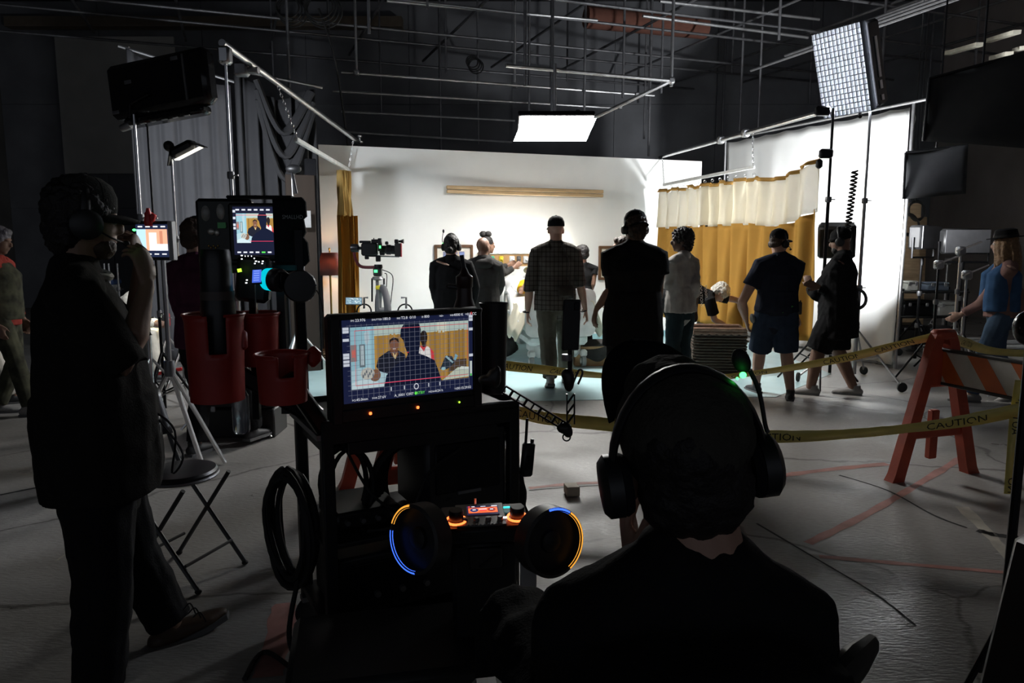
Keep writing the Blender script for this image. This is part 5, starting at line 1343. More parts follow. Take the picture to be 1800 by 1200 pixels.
for i, (x, y, Y, sc_) in enumerate(((1600, 395, 10.6, .13), (1612, 370, 10.8, .12))):
    c_ = at(x, y, Y); mb = MB()
    for k in range(5): mb.torus((0, 0, 0), sc_ * (1 + .06 * k), .01, frame(c_ + V((.01 * k, .02 * k, 0)), x=(1, .1 * k, .1), y=(.05 * k, .2, 1)), 24, 5)
    mb.rod(c_ + V((0, .05, sc_)), V((c_.x, c_.y + .05, 7.1)), .006)
    tag(mb.build('cable_coil', RUB, None), ['lower hanging cable coil beside the white sheet', 'upper hanging cable coil beside the white sheet'][i], 'cable')
for i, (x, w) in enumerate(((1598, .3), (1612, .25))):
    c_ = at(x, 500, 11.5 + .3 * i); o = MB(frame(V((c_.x, c_.y, 1.1 - .1 * i)), x=(1, .2, 0), z=(.02, .1, 1))).box((0, 0, 0), (w, .02, 2.2 - .2 * i)).build('plywood_sheet', PLY, None)
    tag(o, ['tall plywood sheet leaning beside the white sheet', 'shorter plywood sheet leaning behind the tall one'][i], 'plywood')
# low white benches / dolly track far right
for i, (x, y, Y) in enumerate(((1700, 575, 11.0), (1770, 585, 10.5))):
    c_ = at(x, y, Y); o = thing('dolly_track', ['length of pale dolly track behind the right gear', 'nearer length of pale dolly track at the far right'][i], 'track', (c_.x, c_.y, 0))
    for s_ in (0, .35): MB().rod((c_.x - .9, Y + s_, .1), (c_.x + .9, Y + s_ + .1, .1), .03).build('rail', WHITEP, o)
    for k in range(4): MB().box((c_.x - .8 + .53 * k, Y + .2, .04), (.08, .5, .06)).build('tie', GREYM, o)

# ================================================================== left background gear
def at0(x, Y): return at(x, 600, Y).x
sb_ = thing('storage_bin', 'blue lidded grey bin stacked against the left wall', 'bin', (at0(172, 11.5), 11.5, 0)); M = Matrix.Translation((at0(172, 11.5), 11.5, 0))
MB(M).box((0, 0, .3), (.6, .45, .6), None, .02).build('bin_base', GEARC[1], sb_); MB(M).box((0, 0, .78), (.6, .45, .34), None, .02).build('bin_body', mat('pale_bin', (.4, .42, .44), .5), sb_); MB(M).box((0, 0, .98), (.64, .48, .08), None, .02).build('lid', mat('blue_lid', (.05, .09, .22), .5), sb_)
case(at0(155, 11.4), 11.0, 0, .5, .4, .45, 0, 'black case in front of the blue lidded bin')
for i, x in enumerate((184, 192, 207)):
    p = at(x, 480, 11.2); t = stand(['left', 'middle', 'right'][i] + ' pale upright stand in the row behind the seated person', (p.x, 11.2), at(x, 463, 11.2).z, m=DULL, spread=.25, r=.02)
# small monitor behind the close capped person's hand
mc = at(268, 423, 4.6); mM = frame(mc, x=(1, -.12, 0), z=(0, 0, 1))
t = thing('field_monitor', 'small field monitor glowing behind the raised hand on the left', 'monitor', mc)
MB(mM).box((0, .02, 0), (.23, .04, .24), None, .01).build('housing', BLK, t)
MB(mM).box((.125, .01, 0), (.03, .05, .24), None, .005).build('button_panel', mat('silver_bezel', (.35, .35, .35), .5), t)
mb = MB(mM @ T(0, -.002, 0, rx=90))
mb.rect(-.105, -.1, .105, .1, 0, (.01, .015, .04)); mb.rect(-.1, -.06, .1, .07, .0004, (.75, .35, .22)); mb.rect(-.1, -.06, -.04, .07, .0006, (.4, .6, .75)); mb.rect(-.02, -.06, .03, .05, .0008, (.9, .75, .7)); mb.rect(.05, -.06, .07, .06, .0009, (.5, .2, .12)); mb.rect(.02, -.06, .1, -.02, .001, (.85, .9, 1))
for k in range(4): mb.rect(-.09 + .05 * k, .082, -.06 + .05 * k, .09, .0004, (.8, .8, .8)); mb.rect(-.09 + .05 * k, -.085, -.06 + .05 * k, -.078, .0004, (.8, .8, .8))
mb.build('screen_picture', screen_mat('field_screen', 1.6), t, smooth=False)
MB(Matrix.Translation(at(261, 380, 4.6))).lathe([(.025, -.06), (.028, -.03), (.014, .03), (.01, .05)], 12).build('red_bottle_clip', mat('signal_red', (.6, .02, .02), .4), t)
MB(Matrix.Translation(at(268, 384, 4.6))).box((0, 0, 0), (.03, .03, .06), T(ry=25), .006).build('red_clip', mat('signal_red', (.6, .02, .02), .4), t)
# its silver stand with the long leg in view
t = thing('monitor_stand', 'silver stand with a long slanted white leg beside the folding chair', 'stand', (mc.x, 4.7, 0))
MB().rod((mc.x + .03, 4.66, .75), (mc.x + .03, 4.66, mc.z - .1), .016).build('pole', STEEL, t)
lf = gd(354, 815)
MB().rod((mc.x + .03, 4.66, .8), lf + V((0, 0, .02)), .017).build('leg', mat('white_enamel', (.75, .75, .75), .35), t)
for d_ in ((-.5, .2), (.1, .55)): MB().rod((mc.x + .03, 4.66, .8), (mc.x + .03 + d_[0], 4.66 + d_[1], .015), .015).build('leg', STEEL, t)
MB(Matrix.Translation((mc.x + .03, 4.66, .8))).lathe([(.03, -.05), (.035, 0), (.03, .05)], 12).build('hub', GREYM, t)
# second tripod, with red and blue accents
tp = gd(300, 690); t = stand('silver tripod with red spreader behind the close capped person', (tp.x, tp.y), 1.15, spread=.4, r=.018)
MB(Matrix.Translation((tp.x + .05, tp.y - .1, .25))).box((0, 0, 0), (.34, .03, .035), T(rz=-15, ry=-12), .004).build('red_spreader', mat('signal_red', (.6, .02, .02), .4), t)
MB(Matrix.Translation((tp.x - .02, tp.y - .05, .33))).box((0, 0, 0), (.06, .03, .035), T(rz=-15, ry=8), .004).build('blue_grip', mat('signal_blue', (.03, .1, .5), .4), t)
MB(Matrix.Translation(at(294, 562, tp.y))).box((0, 0, 0), (.05, .04, .14), None, .008).build('red_flag', mat('signal_red', (.6, .02, .02), .4), t)
case(at0(345, 5.2) - .02, 6.1, 0, .62, .34, .34, 0, 'low black case behind the legs of the plum shirted person')
o = MB(Matrix.Translation((at0(402, 6.2), 6.2, .28))).box((0, 0, 0), (.34, .12, .14), T(ry=-8), .02).build('orange_bag', mat('orange_nylon', (.45, .12, .04), .8), None)
case(at0(402, 6.2), 6.2, 0, .36, .3, .205, 1, 'grey case under the orange pouch beside the cart'); tag(o, 'small orange pouch lying on the grey case by the plum shirted person', 'pouch')
# coil of cable on the set floor
cc0 = gd(552, 628); mb = MB()
for k in range(7): mb.torus((cc0.x, cc0.y, .02 + .012 * k), .18 + .03 * math.sin(k * 2.1), .011, None, 28, 5)
tag(mb.build('cable_coil', mat('orange_grey_cable', (.3, .22, .16), .7), None), 'flat coil of cable on the floor left of the monitor', 'cable')
# ================================================================== barricades and caution tape
BORG = mat('reflective_orange', (.55, .13, .03), .4); BWHT = mat('reflective_white', (.5, .5, .48), .4)
def barricade(label, c0, c1, board=True, h=1.0):
    """c0, c1: ground centres of the two A frames"""
    c0, c1 = V(c0), V(c1); d = (c1 - c0); L = d.length; t = thing('barricade', label, 'barricade', (c0 + c1) / 2)
    for k, c_ in enumerate((c0, c1)):
        M = frame(c_, y=d, z=(0, 0, 1))      # x across the feet
        for s in (-1, 1):
            mb = MB(M)
            prof = [(-.045, -.035), (.045, -.035), (.045, .035), (-.045, .035)]
            vs = []
            for (x, z, sc_) in ((s * .33, 0, 1.1), (s * .31, .05, 1), (s * .07, h * .93, .9), (s * .045, h, .8)):
                vs += [(x + p[0] * sc_, p[1] * sc_, z) for p in prof]
            fs = [(4 * i + q, 4 * i + (q + 1) % 4, 4 * i + 4 + (q + 1) % 4, 4 * i + 4 + q) for i in range(3) for q in range(4)] + [(3, 2, 1, 0), (12, 13, 14, 15)]
            mb.add(vs, fs); mb.build('leg', BRED, t, ang=25)
        MB(M).box((0, 0, h * .33), (.5, .04, .1), None, .012).build('cross_bar', BRED, t)
        MB(M).box((0, 0, h * .76), (.2, .045, .26), None, .015).build('web_plate', BRED, t)
        MB(M).box((0, 0, h * .985), (.17, .09, .07), None, .02).build('top_cap', BRED, t)
        MB(M).box((.02, -.01, h * .3), (.065, .05, .34), None, .008).build('ballast_stay', BRED, t)
        MB(M).ell((0, -.05, h * .9), (.03, .02, .03)).build('lamp_boss', BRED, t)
    if board:
        M = frame((c0 + c1) / 2 + V((0, 0, h * .77)), x=d, z=(0, 0, 1)); bl = L + .3; hh = .21
        bd = MB(M).box((0, 0, 0), (bl, .022, hh), None, .004).build('board', BWHT, t)
        for zz in (-1, 1): MB(M).box((0, 0, zz * (hh / 2 + .008)), (bl, .034, .022), None, .004).build('edge_strip', BLK, bd)
        n = int(bl / .3) + 1
        for i in range(n):
            x = -bl / 2 + .05 + .3 * i
            pts = [(x, hh / 2), (x + .14, hh / 2), (x + .3, -hh / 2), (x + .16, -hh / 2)]
            pts = [(min(max(p[0], -bl / 2), bl / 2), p[1]) for p in pts]
            for sd in (-1, 1): MB(M).prism(pts, .002, T(0, sd * .012, 0, rx=90)).build('stripe', BORG, bd)
    return t
bc0 = (gd(1575, 848) + gd(1708, 836)) / 2 + V((.02, .06, 0)); bc1 = bc0 + V((.36, -1.15, 0))
barricade('orange and white striped barricade at the right, nearest the camera', bc0, bc1)
lc0 = V((-.5, 3.98, 0)); lc1 = V((-.78, 4.8, 0))
barricade('dark red barricade half hidden behind the monitor cart', lc0, lc1)
TPE = TAPE
def tape(label, pts, w=.075, spots=(), twist=None, flip=1, lean=.25, sx=1.0):
    t = thing('caution_tape', label, 'tape', pts[0]); P = spline(pts, 10); n = len(P); tw = twist or [0] * len(pts)
    vs = []; fr_ = []
    for i, p in enumerate(P):
        a = P[max(0, i - 1)]; b = P[min(n - 1, i + 1)]; d = (b - a).normalized()
        k = i / (n - 1) * (len(tw) - 1); k0 = int(min(k, len(tw) - 2)) if len(tw) > 1 else 0; ang = tw[k0] + (tw[min(k0 + 1, len(tw) - 1)] - tw[k0]) * (k - k0)
        up = V((0, 0, 1)) if abs(d.z) < .9 else V((1, 0, 0)); nn = d.cross(up).normalized(); up = nn.cross(d).normalized()
        wd = up * math.cos(R(ang)) + nn * math.sin(R(ang)); wave = .004 * math.sin(i * 1.7)
        fr_.append((p, d, wd)); vs += [p + wd * w / 2 + nn * wave, p - wd * w / 2]
    MB().add(vs, [(2 * i, 2 * i + 1, 2 * i + 3, 2 * i + 2) for i in range(n - 1)]).build('ribbon', TPE, t, solid=.0012)
    for (q, word) in spots:
        p, d, wd = fr_[int(q * (n - 1))]
        x = d * flip; nz = x.cross(wd).normalized()
        if nz.dot(p - V((0, 0, CAM_H))) > 0: nz = -nz
        M = Matrix((x.normalized(), wd.normalized(), nz)).transposed().to_4x4(); M.translation = p + nz * .004
        mb = MB(M); add_text(mb, word, w * .8, T(0, -w * .28, 0), None, 'CENTER', sx); mb.build('lettering', INK, t)
bt = bc0 + V((-.02, 0, .98))
tape('upper caution tape running from behind the monitor to the right barricade', [lc0 + V((0.2, .1, .98)), at(850, 637, 4.9), at(950, 649, 5.2), at(1060, 660, 5.5), at(1200, 668, 5.7), at(1330, 655, 5.6), at(1480, 630, 5.3), at(1590, 603, 5.0), bt],
     .075, ((.21, 'CAUTION'), (.3, 'CAUTION'), (.62, 'CAUTION'), (.75, 'CAUTION'), (.86, 'CAUTION')), [25, 10, 25, 50, 40, 50, 35, 50, 20])
tape('lower caution tape crossing the floor behind the seated operator', [lc1 + V((-.1, 0, .5)), at(880, 722, 4.7), at(960, 735, 4.6), at(1060, 745, 4.5), at(1200, 760, 4.4), at(1360, 767, 4.3), at(1480, 763, 4.2), at(1600, 752, 4.1), at(1720, 735, 4.0), at(1880, 700, 3.85)],
     .085, ((.2, 'CAUTION'), (.56, 'CAUTION'), (.86, 'CAUTION')), [0, 0, 5, 0, 10, 15, 35, 40, 20, 20])
tape('short caution tape trailing right from the barricade top', [bt, at(1690, 600, 5.4), at(1745, 617, 5.9), at(1830, 622, 6.4)], .075, ((.4, 'CAUTION'),), [40, 30, 40, 30])
tape('torn caution tape end dangling at the right edge', [at(1796, 668, 3.95), at(1788, 730, 3.95), at(1781, 800, 3.93), at(1777, 868, 3.92)], .07, ((.38, 'CAUTION'), (.93, 'NO')), [0, 20, 0, 10], -1)
wo = gd(1008, 874); o = MB(Matrix.Translation(wo) @ T(rz=8)).box((0, .05, .035), (.085, .1, .06), None, .004).build('wood_block', mat('pale_offcut', (.5, .45, .36), .8, 0, .2, 12), None)
tag(o, 'small pale wood block lying on the concrete floor', 'wood block')

# ================================================================== monitor cart
FL = hz(565, 752, .95); CU = V((.88, .475, 0)).normalized(); CV = V((-CU.y, CU.x, 0)); CW, CD = .8, .46
KM = frame(V((FL.x, FL.y, 0)), x=CU, z=(0, 0, 1))     # x along the front to the right, y to the back
cart = thing('monitor_cart', 'black steel rolling cart carrying the monitors', 'cart', KM @ V((CW / 2, CD / 2, 0)))
CTB = mat('black_powder_coat', (.011, .011, .012), .5, .2, .2, 30)
MB(KM).box((CW / 2, CD / 2, .94), (CW, CD, .025), None, .006).build('top_tray', CTB, cart)
for (y_, nm) in ((.008, 0), (CD - .008, 0)): MB(KM).box((CW / 2, y_, .925), (CW, .016, .09), None, .005).build('tray_edge', CTB, cart)
for x_ in (.008, CW - .008): MB(KM).box((x_, CD / 2, .925), (.016, CD, .09), None, .005).build('tray_edge', CTB, cart)
for x_ in (.022, CW - .022):
    for y_ in (.022, CD - .022):
        MB(KM).box((x_, y_, .53), (.045, .045, .82), None, .005).build('post', CTB, cart)
        MB(KM).lathe([(.02, -.016), (.055, -.014), (.06, 0), (.055, .014), (.02, .016)], 18, T(x_, y_, .06) @ T(rx=90, rz=25)).build('caster', RUB, cart)
        MB(KM).box((x_, y_, .12), (.05, .05, .02)).build('caster_plate', GREYM, cart)
MB(KM).box((CW / 2, CD / 2, .17), (CW, CD, .025), None, .006).build('bottom_shelf', CTB, cart)
MB(KM).box((CW / 2, CD / 2, .5), (CW, CD, .02), None, .005).build('middle_shelf', CTB, cart)
for x_ in (.03, CW - .03):   # gusset rails with rounded openings
    MB(KM).bar((x_, .03, .86), (x_, CD - .03, .86), .02, .05).build('side_rail', CTB, cart)
    MB(KM).bar((x_, .05, .8), (x_, .14, .88), .02, .03).build('gusset', CTB, cart)
MB(KM).bar((.1, .02, .86), (CW - .1, .02, .86), .02, .05).build('front_rail', CTB, cart)
MB(KM).bar((.0, CD + .01, .91), (.0, .01, .91), .03, .02).build('alloy_edge', GREYM, cart)
# right hand black case hanging inside the cart
t = thing('battery_case', 'tall black battery case in the right half of the cart', 'case', KM @ V((.56, .2, .512)))
MB(KM).box((.58, .2, .7), (.36, .34, .36), None, .02).build('case_body', BLK, t); MB(KM).box((.58, .028, .72), (.28, .01, .2), None, .004).build('case_panel', BLKM, t); MB(KM).box((.58, .022, .62), (.1, .02, .012)).build('handle', GREYM, t)
# wrapped bag on the right side
bgm = MB(KM @ T(CW + .06, .25, .5)); bgm.ell((0, 0, 0), (.07, .16, .2)); bgm.ell((.01, 0, -.1), (.08, .17, .12)); o = fuse(bgm, 'side_bag', BLKC, None, .01, 3, .03); tag(o, 'black cloth bag strapped to the right side of the cart', 'bag')
# walkie talkie
wt = thing('walkie_talkie', 'black walkie talkie clipped on the right post of the cart', 'radio', KM @ V((CW + .03, .0, .66)))
wM = KM @ T(CW + .03, -.01, .72, ry=6)
MB(wM).box((0, 0, 0), (.05, .035, .14), None, .008).build('radio_body', BLK, wt); MB(wM).rod((-.015, 0, .06), (-.02, 0, .17), .006).build('antenna', RUB, wt); MB(wM).rod((.014, 0, .06), (.014, 0, .085), .008).build('knob', BLK, wt); MB(wM).box((0, -.02, -.01), (.035, .006, .06), None, .002).build('grille', BLKM, wt)
# big monitor
TLm, TRm, BRm, BLm = at(572, 553, 2.49), at(846, 541, 2.80), at(846, 716, 2.80), at(588, 744, 2.49)
mc = (TLm + TRm + BRm + BLm) / 4; mx_ = ((TRm - TLm) + (BRm - BLm)).normalized(); mx_.z = 0; mx_.normalize()
MW = ((TRm - TLm).length + (BRm - BLm).length) / 2; MH = ((TLm - BLm).length + (TRm - BRm).length) / 2
MM = frame(mc, x=mx_, z=(0, 0, 1))
mon = thing('monitor', 'large black monitor on the cart showing the hospital shot with grid overlay', 'monitor', mc - V((0, 0, MH / 2)))
MB(MM).box((0, .03, 0), (MW, .06, MH), None, .012).build('housing', BLK, mon)
MB(MM).box((0, -.002, -MH / 2 + .026), (MW * .98, .012, .045), None, .004).build('control_strip', BLK, mon)
MB(MM).box((0, .08, -MH / 2 + .02), (.3, .14, .05), None, .01).build('foot', BLKM, mon)
for s_ in (-1, 1): MB(MM).box((s_ * (MW / 2 - .02), -.004, 0), (.035, .016, MH), None, .004).build('bezel', BLK, mon)
MB(MM).box((0, -.004, MH / 2 - .01), (MW, .016, .02), None, .004).build('bezel', BLK, mon)
for (x, m_) in ((-.14, OLED), (.02, OLED), (.17, emi('lime_led', (.45, 1, .05), 2))): MB(MM).box((x * MW / .52, -.012, -MH / 2 + .028), (.010 if m_ is OLED else .007, .006, .010 if m_ is OLED else .007), None, .002).build('button_light', m_, mon)
SW, SH = MW - .085, MH - .082
sM = MM @ T(0, -.0085, .03, rx=90) @ Matrix.Diagonal((SW, SH, 1, 1))      # unit square -.5..-.5, z towards viewer
def picture_on(mb, x0, y0, x1, y1, z, seed=0, detail=True):
    """hospital shot: curtain, three people, bed"""
    X = lambda u: x0 + (x1 - x0) * u
    Y = lambda v: y0 + (y1 - y0) * v
    def rc(u0, v0, u1, v1, c_, k): mb.rect(X(u0), Y(v0), X(u1), Y(v1), z + k * .0002, c_)
    def pg(ps, c_, k): mb.flat([(X(u), Y(v)) for u, v in ps], z + k * .0002, c_)
    def el(u, v, a, b, c_, k, n=16): pg([(u + a * math.cos(6.283 * i / n), v + b * math.sin(6.283 * i / n)) for i in range(n)], c_, k)
    rc(0, 0, 1, 1, (.2, .36, .42), 0); rc(0, 0, .19, 1, (.28, .5, .58), 1); rc(.12, 0, .16, 1, (.36, .58, .66), 2)
    rc(.19, .8, 1, 1, (.45, .55, .5), 1); rc(.72, .82, .8, 1, (.6, .65, .55), 2)
    rc(.19, 0, 1, .84, (.36, .2, .045), 2)
    rnd = random.Random(seed)
    for k in range(26):
        u = .19 + .81 * k / 26; c_ = rnd.uniform(.55, 1.35); rc(u, 0, u + rnd.uniform(.008, .022), .84 - .02 * math.sin(k), (.38 * c_, .21 * c_, .05 * c_), 3)
    rc(.0, .45, .05, .72, (.25, .2, .2), 4); rc(.01, .52, .04, .64, (.55, .15, .12), 5); rc(.07, .35, .115, .72, (.12, .16, .18), 4); rc(.08, .38, .105, .7, (.45, .55, .58), 5); pg([(.11, .9), (.145, .92), (.15, .78), (.13, .7), (.115, .75)], (.45, .55, .6), 5)
    # woman in black
    pg([(.2, .34), (.22, .48), (.3, .58), (.38, .58), (.44, .5), (.47, .1), (.3, .05)], (.012, .014, .025), 6)
    pg([(.31, .6), (.33, .5), (.36, .44), (.385, .52), (.375, .6)], (.16, .07, .04), 7); el(.35, .67, .038, .1, (.2, .09, .055), 8); pg([(.31, .68), (.312, .76), (.345, .8), (.385, .77), (.39, .7), (.36, .76), (.325, .74)], (.02, .014, .014), 9)
    rc(.338, .6, .362, .615, (.6, .5, .45), 10); pg([(.335, .56), (.345, .46), (.36, .44), (.37, .55), (.355, .5)], (.65, .5, .25), 10)
    # man in white and red jacket
    pg([(.5, .1), (.53, .5), (.57, .62), (.64, .6), (.685, .48), (.69, .3), (.67, .1)], (.75, .72, .7), 6); pg([(.655, .58), (.685, .5), (.692, .3), (.665, .3)], (.6, .05, .06), 7); pg([(.565, .62), (.6, .52), (.625, .62)], (.55, .05, .06), 7); rc(.61, .34, .68, .39, (.6, .05, .06), 7)
    el(.6, .76, .032, .12, (.02, .014, .013), 8); pg([(.58, .66), (.62, .66), (.615, .6), (.59, .6)], (.025, .016, .015), 8)
    # equipment and bed at the right
    pg([(.74, .2), (.79, .42), (.85, .4), (.87, .28), (.8, .18)], (.02, .03, .045), 6); pg([(.785, .4), (.8, .42), (.86, .3), (.85, .28)], (.3, .45, .5), 7); pg([(.86, .34), (.88, .44), (.9, .4), (.88, .32)], (.2, .4, .5), 7); el(.77, .2, .02, .03, (.3, .5, .55), 7)
    rc(.82, .14, .98, .34, (.08, .05, .03), 5)
    pg([(.76, 0), (.84, .12), (.9, .2), (1, .18), (1, .02)], (.5, .55, .45), 8); pg([(.9, .17), (.93, .21), (1, .19), (1, .14)], (.65, .7, .65), 9)
    # patient and pillow
    pg([(0, 0), (0, .3), (.06, .34), (.2, .28), (.3, .2), (.28, 0)], (.4, .58, .64), 8); pg([(.0, .1), (.1, .16), (.27, .04), (.26, .0), (0, 0)], (.55, .68, .72), 9)
    el(.19, .2, .045, .1, (.2, .1, .06), 10); el(.13, .24, .055, .1, (.5, .5, .45), 11)
    for q in range(7): el(.095 + .013 * q, .2 + .012 * (q % 3) * 3, .006, .03, (.12, .14, .16), 12, 8)
    # dark figure in front
    pg([(.26, 0), (.28, .18), (.36, .34), (.44, .42), (.46, .5), (.44, .62), (.425, .74), (.4, .8), (.405, .92), (.43, 1.0), (.56, 1.0), (.575, .9), (.57, .72), (.56, .58), (.555, .5), (.62, .44), (.69, .36), (.72, .2), (.75, .0)], (.006, .009, .028), 14)
scr = MB(sM)
scr.rect(-.5, -.5, .5, .5, 0, (.010, .014, .048))
picture_on(scr, -.445, -.34, .465, .385, .0004)
for k in range(-11, 13):
    x = k * .0395 - .01; scr.rect(x - .0011, -.45, x + .0011, .42, .004, (.16, .17, .23))
for k in range(-7, 8):
    y = k * .058; scr.rect(-.47, y - .0016, .465, y + .0016, .004, (.16, .17, .23))
for (x0, y0, x1, y1) in ((-.415, .342, .455, .348), (-.415, -.3, .455, -.294), (.452, -.1, .455, .345), (-.415, -.3, -.412, .345)): scr.rect(x0, y0, x1, y1, .0042, (.7, .06, .08))
scr.rect(-.2, -.3, .25, -.292, .0043, (.9, .05, .12)); scr.rect(-.03, .04, -.02, .05, .0043, (.8, .05, .08))
for y in (.37, .24, .335, .07, .035, -.01, -.05): scr.rect(-.498, y - .012, -.455, y + .02, .0042, (.62, .66, .75))
for y in (.43, .39, .27, -.06): scr.rect(.466, y - .012, .498, y + .022, .0042, (.62, .66, .75))
scr.rect(.472, -.32, .49, -.13, .0042, (.55, .62, .6)); scr.rect(.474, -.32, .488, -.29, .0043, (.05, .5, .08))
for x in (-.16, -.06, .13, .22): scr.rect(x, -.4, x + .006, -.355, .0042, (.75, .78, .85))
mb = scr
for k in range(18):
    a, b = R(20 * k), R(20 * k + 20); c_ = (.035, -.378)
    scr.flat([(c_[0] + .014 * math.cos(a), c_[1] + .028 * math.sin(a)), (c_[0] + .019 * math.cos(a), c_[1] + .038 * math.sin(a)), (c_[0] + .019 * math.cos(b), c_[1] + .038 * math.sin(b)), (c_[0] + .014 * math.cos(b), c_[1] + .028 * math.sin(b))], .0043, (.8, .82, .9))
scr.build('screen_picture', screen_mat('big_screen', .82), mon, smooth=False)
ar = SH / SW
def stx(s_, x, y, size, c_=(.85, .88, .95)):
    tx = MB(sM); add_text(tx, s_, size, Matrix.Translation((x, y, .0048)) @ Matrix.Diagonal((ar, 1, 1, 1)), c_); tx.build('screen_text', screen_mat('big_screen', .82), mon, smooth=False)
for (a, b, x, g) in (('FPS', '23.976', -.44, .032), ('SHUTTER', '180.0', -.29, .078), ('IRIS', 'T2.8  0/10', -.105, .032), ('EI', '800', .085, .02), ('ND', '-', .225, .025), ('WB', '4000 K  +0.0 CC', .31, .03)):
    stx(a, x, .452, .03); stx(b, x + g, .45, .046)
stx('A', .475, .452, .06, (.95, .08, .08))
for (a, b, x, g) in (('FCL', '45.0mm', -.445, .03), ('PWR', '27.6V', -.3, .042), ('', 'A_0001 C007', -.135, 0), ('MEDIA', '4:24 h', .13, .052), ('TC', '00:15:29:02', .34, .02)):
    if a: stx(a, x, -.475, .03)
    stx(b, x + g, -.477, .044)
stx('STBY', .04, -.477, .046, (.15, .95, .1)); txt = MB(sM); txt.flat([(.03 + .01 * math.cos(R(30 * k)), -.462 + .02 * math.sin(R(30 * k))) for k in range(12)], .0048, (.15, .95, .1))
txt.build('record_dot', screen_mat('big_screen', .82), mon, smooth=False)

# things behind and beside the monitor on the cart
def on_cart(x, y): return KM @ V((x, y, .953))
def bottle_at(label, px_, Y, ytop, ybot, prof, m, name='bottle', parts=()):
    b = at(px_, ybot, Y); top = at(px_, ytop, Y).z; t = thing(name, label, name.split('_')[-1], (b.x, Y, b.z)); h = top - b.z
    MB(Matrix.Translation((b.x, Y, b.z))).lathe([(r_, z_ * h) for r_, z_ in prof], 24).build('vessel', m, t)
    return t, b, h
t, b, h = bottle_at('dark flask with handled lid behind the big monitor', 818, 2.98, 470, 690, [(.045, 0), (.05, .02), (.05, .62), (.046, .68), (.032, .76), (.03, .84), (.034, .85), (.034, .93), (.02, .95), (.008, 1)], mat('maroon_flask', (.03, .012, .012), .35), 'flask')
MB(Matrix.Translation((b.x, 2.98, b.z + h * .84))).box((-.035, 0, 0), (.075, .02, .02), T(ry=6), .006).build('carry_handle', BLK, t); MB(Matrix.Translation((b.x, 2.98, b.z + h * .98))).rod((0, 0, 0), (-.01, 0, .06), .009).build('straw', BLK, t)
t, b, h = bottle_at('wide black cup standing right of the big monitor', 868, 2.95, 532, 690, [(.04, 0), (.048, .01), (.05, .35), (.052, .4), (.056, .96), (.058, 1.0), (.05, .985), (.045, .6)], BLK, 'cup')
# side monitor with stickers, upper left
sY = 2.86
sA, sB = at(345, 355, sY), at(535, 348, sY + .02); sC = at(440, 408, sY); SMM = frame(sC, x=(1, .06, 0), z=(0, 0, 1)); sw, shh = .42, .255
t = thing('side_monitor', 'side monitor with stickers on its left and open hood on its right', 'monitor', sC - V((0, 0, .13)))
MB(SMM).box((-.1, .03, 0), (.21, .05, shh), None, .012).build('housing', BLK, t)
MB(SMM).box((.01, .02, 0), (.18, .05, .22), None, .008).build('screen_frame', BLK, t)
hd = MB(SMM); hd.prism([(.09, .13), (.2, .132), (.213, .115), (.215, .06), (.203, .05), (.21, .0), (.2, -.02), (.215, -.04), (.22, -.11), (.2, -.13), (.09, -.13)], .02, T(0, .0, 0, rx=90)); ho = hd.build('hood_flap', BLKC, t)
MB(SMM).box((.05, -.02, .13), (.24, .06, .012), None, .004).build('hood_top', BLKC, t)
MB(SMM).box((.05, -.0, -.135), (.27, .05, .04), None, .01).build('battery_plate', BLK, t)
mb = MB(SMM @ T(.125, -.0125, .05, rx=90)); add_text(mb, 'SMALLHD', .022, None, None, 'LEFT', .82); mb.build('lettering', mat('grey_print', (.4, .4, .4), .7), ho)
SCRM = SMM @ T(.015, -.0062, .005, rx=90) @ Matrix.Diagonal((.152, .182, 1, 1))
mb = MB(SCRM); mb.rect(-.5, -.5, .5, .5, 0, (.008, .01, .03)); picture_on(mb, -.42, -.25, .9, .36, .0004, 2); mb.rect(.5, -.5, .95, .5, .01, (0.0, 0.0, 0.0)) if False else None
for k in range(6): mb.rect(-.42 + .15 * k, .42, -.33 + .15 * k, .45, .004, (.7, .72, .8)); mb.rect(-.42 + .15 * k, -.46, -.33 + .15 * k, -.43, .004, (.1, .7, .1) if k == 4 else (.7, .72, .8))
for y in (.38, .24, .1, .03): mb.rect(-.49, y, -.43, y + .05, .004, (.6, .64, .72))
mb.rect(-.42, .32, .48, .33, .004, (.8, .1, .1)); mb.rect(-.1, -.22, .48, -.21, .004, (.8, .05, .12))
cut = MB(SMM @ T(0, -.0125, 0, rx=90))
mb.v = [V(p) for p in mb.v]
# keep the picture inside the frame: clip the overhang on the right
inv_ = SCRM.inverted()
for i, p in enumerate(mb.v):
    q = inv_ @ p
    if q.x > .5: q.x = .5; mb.v[i] = SCRM @ q
mb.build('screen_picture', screen_mat('side_screen', 1.3), t, smooth=False)
CLR = mat('clear_blister', (.5, .48, .45), .12, 0, .3, 30, trans=.3)
for (x, y, a, b) in ((362, 375, .019, .033), (388, 372, .017, .031)):
    MB(SMM).ell(tuple(SMM.inverted() @ at(x, y, sY - .0)), (a, .012, b)).build('blister_sticker', CLR, t)
q = SMM.inverted() @ at(391, 396, sY); MB(SMM).box((q.x, -.0, q.z), (.03, .008, .022)).build('green_sticker', mat('green_sticker', (.15, .5, .2), .7), t)
for (x, y, w) in ((372, 407, .014), (382, 409, .01)): q = SMM.inverted() @ at(x, y, sY); MB(SMM).ell((q.x, .002, q.z), (w, .006, .012)).build('badge', mat('silver_badge', (.5, .48, .44), .3, .6), t)
for k in range(5): q = SMM.inverted() @ at(368 + 4 * k, 432 + 3 * (k % 2), sY); MB(SMM).ell((q.x, .002, q.z), (.003, .003, .005)).build('badge_dot', BRASS, t)
MB(KM).box((.02, CD - .1, 1.3), (.04, .04, .7), None, .005).build('mast', BLKM, t)
